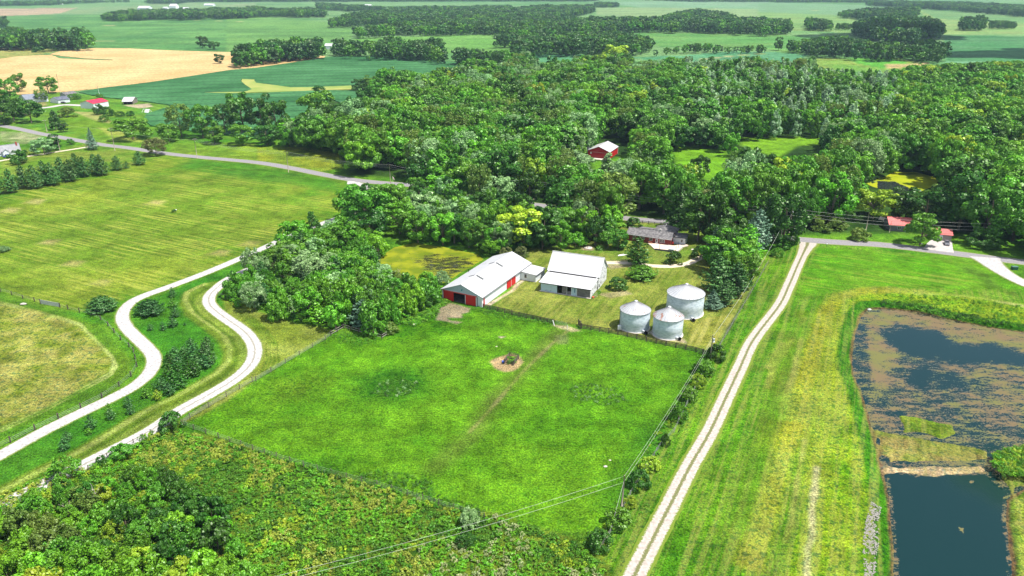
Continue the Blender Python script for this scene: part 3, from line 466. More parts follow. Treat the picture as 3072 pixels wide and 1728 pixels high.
ISL5 = P_(3, 3, 2440, 700, 2576, 620, 3000, 600, 3000, 1900, 2576, 1900, 2500, 1449, 2470, 1000)
ground()

# ---------------------------------------------------------------- strips: roads, lanes, drives
def strip(name, pts, width, mat, z=.03, ends=None, wz=0.0):
    C_ = smooth_line(GP(pts), 1.2); n = len(C_); d = np.gradient(C_, axis=0); d /= np.linalg.norm(d, axis=1)[:, None]; nr_ = np.stack([-d[:, 1], d[:, 0]], 1)
    rnd = np.random.RandomState(len(pts)); k = 9; us = np.linspace(-1, 1, k); Ls = np.concatenate([[0], np.cumsum(np.hypot(*np.diff(C_, axis=0).T))])
    jit = fbm(Ls / 1.7, Ls * 0 + 3, 5) * .5 - .25; w = width / 2
    if ends: w = np.interp(np.linspace(0, 1, n), *ends) / 2
    else: w = np.full(n, w)
    V = []; UV = []
    for u in us:
        off = u * w * 1.18 + (jit if abs(u) == 1 else 0); P = C_ + nr_ * off[:, None]; zz = z + (-.05 if abs(u) == 1 else 0)
        V.append(np.stack([P[:, 0], P[:, 1], np.full(n, zz)], 1)); UV.append(np.stack([np.full(n, u * 1.18), Ls], 1))
    V = np.concatenate(V); UV = np.concatenate(UV); fs = [(a_ * n + i, (a_ + 1) * n + i, (a_ + 1) * n + i + 1, a_ * n + i + 1) for a_ in range(k - 1) for i in range(n - 1)]
    fs = np.array(fs)[:, ::-1]; me = np_mesh(name, V, fs); uv = me.uv_layers.new(name='UVMap'); li = np.zeros(len(me.loops), np.int32); me.loops.foreach_get('vertex_index', li); uv.data.foreach_set('uv', UV[li].astype(np.float32).ravel())
    me.materials.append(mat); o = bpy.data.objects.new(name, me); COL.objects.link(o); return tag(o, kind='structure')
def mat_track(name, c0, c1_, grass, centre=0, edge=.95, centre_w=.12, tyre=0, grass_c=None):
    m, t, b, N, K = M_(name); uv = N('ShaderNodeUVMap'); s = N('ShaderNodeSeparateXYZ'); K(uv.outputs[0], s.inputs[0]); gm = N('ShaderNodeNewGeometry')
    n1 = N('ShaderNodeTexNoise'); n1.inputs['Scale'].default_value = 1.4; n1.inputs['Detail'].default_value = 8; K(gm.outputs['Position'], n1.inputs[0])
    n2 = N('ShaderNodeTexNoise'); n2.inputs['Scale'].default_value = 2.6; n2.inputs['Detail'].default_value = 6; K(gm.outputs['Position'], n2.inputs[0])
    r = ramp(N, [(.32, c0), (.6, c1_)]); K(n1.outputs[0], r.inputs[0]); ab = N('ShaderNodeMath'); ab.operation = 'ABSOLUTE'; K(s.outputs[0], ab.inputs[0])
    ad = N('ShaderNodeMath'); ad.operation = 'MULTIPLY_ADD'; ad.inputs[1].default_value = .55; K(n2.outputs[0], ad.inputs[0]); K(ab.outputs[0], ad.inputs[2])      # |u| + noise*.55
    e_ = N('ShaderNodeMapRange'); e_.inputs[1].default_value = edge + .2; e_.inputs[2].default_value = edge + .34; K(ad.outputs[0], e_.inputs[0])
    q = N('ShaderNodeMixRGB'); K(e_.outputs[0], q.inputs[0]); K(r.outputs[0], q.inputs[1]); q.inputs[2].default_value = (*grass, 1); out = q.outputs[0]
    def band(at, wd, colr, amt, out):
        sb = N('ShaderNodeMath'); sb.operation = 'SUBTRACT'; K(ab.outputs[0], sb.inputs[0]); sb.inputs[1].default_value = at; a2 = N('ShaderNodeMath'); a2.operation = 'ABSOLUTE'; K(sb.outputs[0], a2.inputs[0])
        a3 = N('ShaderNodeMath'); a3.operation = 'MULTIPLY_ADD'; a3.inputs[1].default_value = .5; K(n2.outputs[0], a3.inputs[0]); K(a2.outputs[0], a3.inputs[2])
        c_ = N('ShaderNodeMapRange'); c_.inputs[1].default_value = .24 + wd - .07; c_.inputs[2].default_value = .24 + wd + .05; c_.inputs[3].default_value = amt; c_.inputs[4].default_value = 0; K(a3.outputs[0], c_.inputs[0])
        q2 = N('ShaderNodeMixRGB'); K(c_.outputs[0], q2.inputs[0]); K(out, q2.inputs[1]); q2.inputs[2].default_value = (*colr, 1); return q2.outputs[0]
    if centre: out = band(0, centre_w, grass_c or grass, centre, out)
    if tyre: out = band(.5, .16, tuple(x * .75 for x in c1_), tyre, out)
    K(out, b.inputs['Base Color']); b.inputs['Roughness'].default_value = .95; b.inputs['Specular IOR Level'].default_value = .1
    bp = N('ShaderNodeBump'); bp.inputs['Strength'].default_value = .3; bp.inputs['Distance'].default_value = .05; K(n1.outputs[0], bp.inputs['Height']); K(bp.outputs[0], b.inputs['Normal']); return m
ASPH = mat_track('worn_asphalt', (.17, .162, .17), (.24, .228, .235), (.15, .19, .05), 0, .97, tyre=.5)
WGRAV = mat_track('white_gravel', (.25, .24, .235), (.42, .40, .395), (.12, .17, .03), .5, .96, .05, grass_c=(.4, .38, .35))
WGRAV2 = mat_track('pale_gravel_two_track', (.26, .25, .24), (.44, .42, .41), (.13, .17, .03), .95, .96, .11, grass_c=(.2, .19, .14))
LGRAV = mat_track('pink_gravel_two_track', (.27, .235, .205), (.43, .38, .34), (.12, .17, .02), .97, .86, .19, tyre=.35, grass_c=(.12, .13, .045))
DGRAV = mat_track('tan_gravel', (.42, .35, .27), (.56, .48, .38), (.15, .19, .03), .25, .92)
strip('road', ROADC, 6.6, ASPH, .05)
strip('gravel_lane', LANE, 4.0, LGRAV, .034, ends=([0, .03, .08, 1], [9, 6.2, 4.3, 4.3]))
strip('gravel_drive', DRIVE1, 4.0, WGRAV, .04)
strip('gravel_drive', DRIVE2, 4.2, WGRAV2, .036)
strip('farm_track', YARDDR, 3.4, DGRAV, .03)
strip('house_lane', HOUSELANE, 3.2, DGRAV, .03)
strip('barn_lane', SIDELANE, 7.0, WGRAV, .03)
strip('side_drive', RIGHTDR, 6.0, WGRAV, .06, ends=([0, .2, .5, 1], [12, 8, 6, 6]))
def sheet(name, pts, mat, z=.03, zp=0.0, jit=.3, step=1.5, kind='structure', thick=0):
    W_ = GP(pts, zp); out = []
    for i in range(len(W_)):
        a_, b_ = W_[i], W_[(i + 1) % len(W_)]; n = max(1, int(np.hypot(*(b_ - a_)) / step))
        for k in range(n): out.append(a_ + (b_ - a_) * k / n)
    out = np.array(out); nn = fbm(out[:, 0] / 2.3, out[:, 1] / 2.3, 7); out = out + (np.stack([nn, np.roll(nn, 5)], 1) - .5) * 2 * jit
    n = len(out); vs = [(x, y, z) for x, y in out]; fs = [list(range(n))]
    if thick: vs += [(x, y, z - thick) for x, y in out]; fs += [(i, (i + 1) % n, n + (i + 1) % n, n + i) for i in range(n)]
    me = bpy.data.meshes.new(name); me.from_pydata(vs, [], fs); me.materials.append(mat)
    if me.polygons[0].normal.z < 0: me.flip_normals()
    o = bpy.data.objects.new(name, me); COL.objects.link(o); return tag(o, kind=kind)
ASPH2 = mat_var('old_asphalt', (.34, .31, .3), (.44, .4, .38), .7, .95, .1)
sheet('parking_apron', P_(3, 1, 1600, 1000, 1660, 955, 1850, 985, 1870, 1095, 1700, 1075, 1560, 1055), ASPH2, .06, jit=.15)
sheet('road_apron', P_(1, 1, 918, 385, 955, 372, 1000, 378, 960, 408, 915, 405), WGRAV, .075, jit=.1)

# crop fields
def mat_crop(name, c0, c1_, rot, pitch, fine=.5, gap=.72, dark=None):
    m, t, b, N, K = M_(name); gm = N('ShaderNodeNewGeometry'); mp = N('ShaderNodeMapping'); mp.inputs['Rotation'].default_value = (0, 0, rot); K(gm.outputs['Position'], mp.inputs[0])
    w = N('ShaderNodeTexWave'); w.inputs['Scale'].default_value = .314 / pitch; w.inputs['Distortion'].default_value = 1.2; w.inputs['Detail'].default_value = 2; w.inputs['Detail Scale'].default_value = .3; K(mp.outputs[0], w.inputs[0])
    n1 = N('ShaderNodeTexNoise'); n1.inputs['Scale'].default_value = .012; n1.inputs['Detail'].default_value = 9; n1.inputs['Roughness'].default_value = .62; K(gm.outputs['Position'], n1.inputs[0]); r = ramp(N, [(.36, c0), (.64, c1_)]); K(n1.outputs[0], r.inputs[0])
    n2 = N('ShaderNodeTexNoise'); n2.inputs['Scale'].default_value = fine; n2.inputs['Detail'].default_value = 4; K(gm.outputs['Position'], n2.inputs[0]); r3 = ramp(N, [(.35, .7), (.65, 1.25)]); K(n2.outputs[0], r3.inputs[0])
    r2 = ramp(N, [(0, gap), (.12, 1)]); K(w.outputs[1], r2.inputs[0]); q = N('ShaderNodeMixRGB'); q.blend_type = 'MULTIPLY'; q.inputs[0].default_value = 1; K(r.outputs[0], q.inputs[1]); K(r2.outputs[0], q.inputs[2])
    q2 = N('ShaderNodeMixRGB'); q2.blend_type = 'MULTIPLY'; q2.inputs[0].default_value = 1; K(q.outputs[0], q2.inputs[1]); K(r3.outputs[0], q2.inputs[2]); K(q2.outputs[0], b.inputs['Base Color'])
    b.inputs['Roughness'].default_value = .9; b.inputs['Specular IOR Level'].default_value = .1; return m
WHEAT = mat_crop('ripe_wheat', (.37, .25, .10), (.48, .34, .16), math.radians(80), 24, .4, .84)
BEAN = mat_crop('soybean_rows', (.018, .085, .022), (.05, .16, .055), math.radians(78), 27, .35, .55)
wh = P_(0, 0, -900, 600, 0, 595, 200, 568, 400, 558, 520, 555, 600, 590, 850, 602, 1130, 612, 1135, 603, 850, 590, 640, 568, 500, 548, 620, 512, 950, 486, 1300, 490, 1700, 510, 2280, 526, 2576, 535) + P_(1, 0, 300, 540, 700, 568, 690, 580, 370, 631, 0, 684) + P_(0, 0, 2320, 706, 2000, 756, 1500, 832, 1000, 892, 650, 925, 300, 950, -900, 990)
sheet('wheat_field', wh, WHEAT, .45, jit=1.2, step=6, thick=.45)
bean = P_(0, 0, 790, 931, 1000, 893, 1500, 833, 2000, 757, 2320, 707) + P_(1, 0, 0, 686, 370, 632, 760, 572, 1200, 563, 1700, 602, 2090, 637, 2090, 760, 1300, 840, 900, 868, 500, 884, 350, 884, 0, 838) + P_(0, 0, 2530, 810, 2430, 800, 2420, 820, 2480, 860, 2560, 905, 2450, 935, 2000, 935, 2300, 945, 2576, 945) + P_(1, 0, 300, 928, 700, 912, 1450, 930, 1450, 1100, 900, 1060, 760, 1000, 600, 1100, 440, 1230, 300, 1300) + P_(0, 0, 2576, 1400, 1660, 1290, 1520, 1270, 1450, 1215, 1470, 1150, 1600, 1110, 1720, 1072, 1700, 1058, 1400, 1018, 1000, 978)
sheet('bean_field', bean, BEAN, .6, jit=1.0, step=5, thick=.6)
sheet('grass_strip', P_(0, 0, 2440, 800, 2560, 806) + P_(1, 0, 0, 838, 350, 884, 500, 884, 900, 870, 970, 865, 950, 905, 600, 915, 300, 928, 0, 935) + P_(0, 0, 2300, 945, 2060, 935, 2450, 930, 2540, 905, 2470, 858, 2430, 825),
      mat_var('dry_grass_strip', (.14, .22, .045), (.27, .28, .08), .03, .95, .05, 8), .66, jit=1, step=5, thick=.66)

# ---------------------------------------------------------------- water
def mat_water(name, algae0, algae1, water, cover):
    m, t, b, N, K = M_(name); gm = N('ShaderNodeNewGeometry'); A = N('ShaderNodeAttribute'); A.attribute_name = 'cover'
    n1 = N('ShaderNodeTexNoise'); n1.inputs['Scale'].default_value = .36; n1.inputs['Detail'].default_value = 10; n1.inputs['Roughness'].default_value = .78
    mp = N('ShaderNodeMapping'); mp.inputs['Rotation'].default_value = (0, 0, .2); mp.inputs['Scale'].default_value = (.6, 1.5, 1); K(gm.outputs['Position'], mp.inputs[0]); K(mp.outputs[0], n1.inputs[0])
    n1b = N('ShaderNodeTexNoise'); n1b.inputs['Scale'].default_value = 2.2; n1b.inputs['Detail'].default_value = 5; K(gm.outputs['Position'], n1b.inputs[0]); na_ = N('ShaderNodeMath'); na_.operation = 'MULTIPLY_ADD'; na_.inputs[1].default_value = .42; K(n1b.outputs[0], na_.inputs[0]); K(n1.outputs[0], na_.inputs[2]); ad = N('ShaderNodeMath'); ad.operation = 'ADD'; K(na_.outputs[0], ad.inputs[0]); K(A.outputs['Fac'], ad.inputs[1]); r = N('ShaderNodeMapRange'); r.inputs[1].default_value = 1.2; r.inputs[2].default_value = 1.27; K(ad.outputs[0], r.inputs[0])
    n2 = N('ShaderNodeTexNoise'); n2.inputs['Scale'].default_value = .12; n2.inputs['Detail'].default_value = 8; K(gm.outputs['Position'], n2.inputs[0]); rc = ramp(N, [(.4, algae0), (.58, algae1)]); K(n2.outputs[0], rc.inputs[0])
    q = N('ShaderNodeMixRGB'); K(r.outputs[0], q.inputs[0]); q.inputs[1].default_value = (*water, 1); K(rc.outputs[0], q.inputs[2]); K(q.outputs[0], b.inputs['Base Color'])
    ro = N('ShaderNodeMapRange'); ro.inputs[3].default_value = .06; ro.inputs[4].default_value = .9; K(r.outputs[0], ro.inputs[0]); K(ro.outputs[0], b.inputs['Roughness'])
    sp = N('ShaderNodeMapRange'); sp.inputs[3].default_value = .42; sp.inputs[4].default_value = .05; K(r.outputs[0], sp.inputs[0]); K(sp.outputs[0], b.inputs['Specular IOR Level'])
    bp = N('ShaderNodeBump'); bp.inputs['Strength'].default_value = .25; bp.inputs['Distance'].default_value = .1; K(r.outputs[0], bp.inputs['Height'])
    n3 = N('ShaderNodeTexNoise'); n3.inputs['Scale'].default_value = 1.6; K(gm.outputs['Position'], n3.inputs[0]); b2 = N('ShaderNodeBump'); b2.inputs['Strength'].default_value = .03; b2.inputs['Distance'].default_value = .1; K(n3.outputs[0], b2.inputs['Height']); K(bp.outputs[0], b2.inputs['Normal']); K(b2.outputs[0], b.inputs['Normal'])
    return m
def pond(name, poly, wz, mat, res, covf):
    Wp = GP(poly, wz); x0, y0 = Wp.min(0) - 2; x1, y1 = Wp.max(0) + 2; xs = np.arange(x0, x1, res); ys = np.arange(y0, y1, res); X, Y = np.meshgrid(xs, ys); X = X.ravel(); Y = Y.ravel()
    d = segdist(X, Y, Wp, True); s = np.where(inpoly(X, Y, Wp), d, -d)
    cov = covf(X, Y, s); nr_, nc = len(ys), len(xs); i = np.arange((nr_ - 1) * nc).reshape(nr_ - 1, nc)[:, :-1].ravel(); keep = s[i] > -1.2
    f = np.stack([i, i + 1, i + nc + 1, i + nc], 1)[keep]; me = np_mesh(name, np.stack([X, Y, np.full(len(X), wz)], 1), f)
    at = me.attributes.new('cover', 'FLOAT', 'POINT'); n = len(me.vertices); at.data.foreach_set('value', cov.astype(np.float32)[:n])
    me.materials.append(mat); o = bpy.data.objects.new(name, me); COL.objects.link(o); tag(o, kind='structure')
def cov_big(X, Y, s):
    px, py = proj(X, Y, WZ); c = np.full(len(X), .50)
    def setz(poly, v, soft=10):
        nonlocal c; P = np.array(poly); d = segdist(px, py, P, True); m = sstep(-soft, soft, np.where(inpoly(px, py, P), d, -d)); c = c * (1 - m) + v * m
    setz(P_(3, 2, 1000, 240, 1400, 230, 2000, 330, 3300, 560, 3300, 700, 2576, 660, 2200, 560, 1800, 540, 1450, 420, 1200, 440, 1380, 590, 1250, 800, 1150, 950, 1000, 900, 960, 500), .60, 25)
    setz(P_(3, 2, 1380, 1000, 2000, 1000, 2576, 1350, 2576, 1449, 1100, 1449, 1000, 1150), .51, 30)
    setz(P_(3, 2, 860, 480, 980, 300, 1000, 600, 1040, 900, 900, 950, 850, 700), .47, 12)
    setz(P_(3, 2, 1150, 440, 1400, 405, 1750, 470, 1900, 590, 2300, 600, 2576, 680, 3300, 800, 3300, 900, 2576, 750, 1950, 730, 1600, 690, 1350, 640, 1200, 520), .27, 26)
    setz(P_(3, 2, 1400, 880, 1500, 800, 1600, 780, 1650, 850, 1600, 1000, 1500, 1000), .33, 22); setz(P_(3, 2, 1650, 900, 1900, 860, 2000, 1000, 1750, 1010), .39, 22)
    setz(P_(3, 2, 2100, 800, 2576, 780, 3300, 850, 3300, 1500, 2576, 1340, 2250, 1150, 2150, 950), .54, 25)
    setz(P_(3, 3, 1230, 425, 1350, 445, 1700, 475, 2150, 432, 2350, 600, 2330, 900, 2380, 1200, 2380, 1900, 1330, 1900, 1340, 1400, 1300, 900, 1260, 600), .12, 9)
    setz(P_(3, 3, 1890, 940, 1980, 970, 1965, 1020, 1930, 1000), .7, 2); setz(P_(3, 3, 2010, 490, 2080, 490, 2060, 520, 2020, 515), .7, 2)
    return c
pond('pond_water', BIGPOND, WZ, mat_water('pond_water_with_algae', (.12, .12, .042), (.135, .10, .055), (.004, .022, .021), 1), .55, cov_big)
def cov_p1(X, Y, s):
    px, py = proj(X, Y, -.5); P = np.array(P_(1, 1, 1560, 1150, 1800, 1110, 2000, 1120, 2230, 1180, 2000, 1320, 1900, 1390, 1750, 1300)); d = segdist(px, py, P, True)
    return .66 - .17 * sstep(-14, 14, np.where(inpoly(px, py, P), d, -d))
pond('pond_water', POND1, -.5, mat_water('duckweed_water', (.10, .14, .008), (.2, .22, .012), (.03, .03, .012), 1), .6, cov_p1)
def cov_p2(X, Y, s):
    px, py = proj(X, Y, -.5); P = np.array(P_(3, 1, 1100, 370, 1270, 375, 1420, 440, 1460, 500, 1340, 540, 1100, 470)); d = segdist(px, py, P, True)
    return .8 - .5 * sstep(-6, 6, np.where(inpoly(px, py, P), d, -d))
pond('pond_water', POND2, -.5, mat_water('duckweed_water_bright', (.2, .25, .008), (.27, .3, .01), (.02, .025, .025), 1), .8, cov_p2)

# ---------------------------------------------------------------- plant prototypes (unit height, scaled per plant)
def cards(P, Nn, size, rs, aspect=.72):
    n = len(P); Nn = Nn / (np.linalg.norm(Nn, axis=1)[:, None] + 1e-9); r = rs.randn(n, 3); a_ = np.cross(Nn, r); a_ /= np.linalg.norm(a_, axis=1)[:, None] + 1e-9; b_ = np.cross(Nn, a_)
    s = size[:, None] / 2; a_ = a_ * s; b_ = b_ * s * aspect; bend = Nn * s * .35
    v = np.stack([P - a_ - bend, P - b_ , P + a_ - bend, P + b_], 1).reshape(-1, 3)
    return v, np.arange(4 * n).reshape(n, 4)
def crown(name, seed, shape, R, nb, nl, leaf, br=(.24, .36), flat=.8, low=.16, updir=.35, jag=.42, mat='mid'):
    rs = np.random.RandomState(seed)
    def env(t):
        if shape == 'round': return np.sqrt(np.clip(1 - ((t - .58) / .47) ** 2, .02, 1))
        if shape == 'oval': return np.sqrt(np.clip(1 - ((t - .5) / .54) ** 2, .02, 1)) * .9
        if shape == 'flat': return np.sqrt(np.clip(1 - ((t - .45) / .58) ** 2, .02, 1))
        if shape == 'cone': return np.clip(1.04 - t, 0, 1) ** .75 * (1 - .5 * np.clip((.25 - t) / .25, 0, 1))
        if shape == 'bush': return np.sqrt(np.clip(1 - (t / 1.02) ** 2, .02, 1))
    t = low + (.93 - low) * rs.rand(nb) ** .85; th = rs.rand(nb) * 6.283; rf = R * env(t) * (.42 + .5 * rs.rand(nb) ** .5)
    b_ = R * (br[0] + (br[1] - br[0]) * rs.rand(nb)) * (.55 + .45 * env(t))
    B = np.stack([rf * np.cos(th), rf * np.sin(th), t], 1)
    w = b_ ** 2; k = rs.choice(nb, nl, p=w / w.sum()); d = rs.randn(nl, 3); d[:, 2] += updir; out = B[k] - np.array([0, 0, .45]); d += out / (np.linalg.norm(out, axis=1)[:, None] + 1e-9) * .5; d /= np.linalg.norm(d, axis=1)[:, None]
    P = B[k] + d * (b_[k] * (.7 + .38 * rs.rand(nl)))[:, None] * np.array([1, 1, flat]); P[:, 2] = np.clip(P[:, 2], low * .35, 1.02)
    v, f = cards(P, d + rs.randn(nl, 3) * jag, leaf * (.55 + .9 * rs.rand(nl)), rs)
    me = np_mesh(name, v, f); me.materials.append(LEAF[mat]); return me
def pine_crown(name, seed, R, levels, nbr, leaf, per, droop=0, cone=1.0, mat='pine', low=.08, lift=.1):
    rs = np.random.RandomState(seed); P = []; Nn = []; S = []
    for i in range(levels):
        t = low + (1 - low) * (i / (levels - 1)) ** .95; rr = R * max(.04, (1 - t) ** cone) * (.85 + .3 * rs.rand()) * (1 if t > low + .08 else .8); nb = max(3, int(nbr * (1 - .5 * t))); ph = rs.rand() * 6
        for j in range(nb):
            a_ = ph + 6.283 * j / nb + rs.rand() * .5; Lb = rr * (.75 + .4 * rs.rand()); m = max(5, int(per * (Lb / R + .25)))
            u = rs.rand(m) ** .6; side = (rs.rand(m) - .5) * Lb * .5 * (1.1 - .5 * u); zz = t + (lift - droop) * Lb * u * u + (rs.rand(m) - .5) * .028
            P.append(np.stack([np.cos(a_) * Lb * u - np.sin(a_) * side, np.sin(a_) * Lb * u + np.cos(a_) * side, zz], 1)); nn = rs.randn(m, 3) * .5; nn[:, 2] += .8; nn[:, 0] += np.cos(a_) * .7; nn[:, 1] += np.sin(a_) * .7; Nn.append(nn); S.append(leaf * (.6 + .8 * rs.rand(m)))
    P = np.concatenate(P); P[:, 2] = np.clip(P[:, 2], .01, 1.0); v, f = cards(P, np.concatenate(Nn), np.concatenate(S), rs, .55); me = np_mesh(name, v, f); me.materials.append(LEAF[mat]); return me
def trunk_mesh(seed, h=.55, r=.022, limbs=5, R=.3, name='trunk', mat=None):
    rs = random.Random(seed); m = MB(); m.tube([(0, 0, -.01), (.004, 0, h * .4), (rs.uniform(-.02, .02), rs.uniform(-.02, .02), h), (rs.uniform(-.03, .03), rs.uniform(-.03, .03), min(.9, h * 1.45))], [r * 1.25, r, r * .7, r * .25], 7)
    for i in range(limbs):
        a_ = 6.28 * i / limbs + rs.random(); z = h * rs.uniform(.5, 1.0); q = R * rs.uniform(.55, .85); m.tube([(0, 0, z), (q * .5 * math.cos(a_), q * .5 * math.sin(a_), z + .1), (q * math.cos(a_), q * math.sin(a_), z + rs.uniform(.16, .28))], [r * .45, r * .3, r * .1], 5)
    me = bpy.data.meshes.new(name); me.from_pydata(m.v, [], m.f); me.materials.append(mat or BARK); return me
CR = {}      # kind -> list of (crown mesh, trunk mesh, natural radius)
CR['round'] = [(crown('crown', 10 + i, 'round', .36, 34, 4400, .044, flat=.85), trunk_mesh(i, .5, .02, 6, .34), .36) for i in range(6)]
CR['oval'] = [(crown('crown', 30 + i, 'oval', .30, 40, 3200, .048, br=(.26, .4), flat=1.0), trunk_mesh(10 + i, .5, .018, 5, .3), .30) for i in range(3)]
CR['spread'] = [(crown('crown', 50 + i, 'flat', .50, 44, 4800, .052, br=(.19, .32), flat=.6, low=.22), trunk_mesh(20 + i, .42, .026, 7, .48), .50) for i in range(3)]
CR['cone'] = [(crown('crown', 70 + i, 'cone', .27, 44, 3000, .045, br=(.22, .36), flat=1.3, low=.12, updir=.5), trunk_mesh(30 + i, .6, .016, 4, .2), .27) for i in range(3)]
CR['fine'] = [(crown('crown', 90 + i, 'round', .36, 90, 5200, .034, br=(.15, .24), flat=1.0, jag=.9), trunk_mesh(40 + i, .5, .018, 7, .34), .36) for i in range(2)]
CR['pine'] = [(pine_crown('crown', 110 + i, .38, 15, 8, .05, 34, 0, .62, lift=.35), trunk_mesh(50 + i, .7, .016, 0), .38) for i in range(3)]
CR['spruce'] = [(pine_crown('crown', 120 + i, .27, 24, 10, .036, 26, .25, .9), trunk_mesh(60 + i, .8, .014, 0), .27) for i in range(2)]
CR['young'] = [(pine_crown('crown', 130 + i, .42, 9, 7, .085, 20, -.1, .7, low=.05, lift=.4), trunk_mesh(70 + i, .6, .02, 0), .42) for i in range(3)]
CR['mound'] = [(pine_crown('crown', 140 + i, .95, 12, 12, .09, 60, 0, .45, low=.05, lift=.28), trunk_mesh(80 + i, .5, .03, 0), .95) for i in range(2)]
CR['bush'] = [(crown('foliage', 150 + i, 'bush', .62, 40, 3000, .075, br=(.22, .34), low=.1, flat=.9), trunk_mesh(90 + i, .4, .02, 5, .4, 'stem'), .62) for i in range(4)]
CR['shaggy'] = [(crown('foliage', 170 + i, 'bush', .6, 80, 3600, .06, br=(.12, .22), low=.08, flat=1.2, jag=1.1), trunk_mesh(95 + i, .4, .02, 7, .4, 'stem'), .6) for i in range(3)]
RNG = random.Random(77)
ALLT = []        # every separate tree: (object, X, Y, h)
def plant(kind, tone, X, Y, h, r, label=None, group=None, cat='tree', z=0.0, nm=None):
    me, tk, R = RNG.choice(CR[kind]); nm = nm or {'pine': 'pine_tree', 'spruce': 'spruce_tree', 'young': 'young_pine', 'mound': 'low_pine', 'bush': 'shrub', 'shaggy': 'shrub'}.get(kind, 'broadleaf_tree')
    if kind in ('bush', 'shaggy'): cat = 'shrub' if cat == 'tree' else cat
    t = thing(nm, label, cat, (X, Y, z), RNG.uniform(0, 6.28), group)
    s = (r / R * RNG.uniform(.92, 1.08), r / R * RNG.uniform(.92, 1.08), h)
    c = bpy.data.objects.new(me.name.split('.')[0], me); COL.objects.link(c); c.parent = t; c.scale = s; c.material_slots[0].link = 'OBJECT'; c.material_slots[0].material = LEAF[tone]
    k = bpy.data.objects.new(tk.name.split('.')[0], tk); COL.objects.link(k); k.parent = t; k.scale = (s[2], s[2], h)
    if kind in ('bush', 'shaggy', 'mound'): k.scale = (h, h, h * .8)
    t.rotation_euler[0] = RNG.uniform(-.03, .03); t.rotation_euler[1] = RNG.uniform(-.03, .03)
    ALLT.append((t, X, Y, h, kind, tone)); return t
def at(p, h, kind, tone, r, label, cat='tree', group=None, zc=.5, nm=None):     # p: where the middle of the crown shows
    X, Y = G(p, h * zc); return plant(kind, tone, X, Y, h, r, label, group, cat, nm=nm)
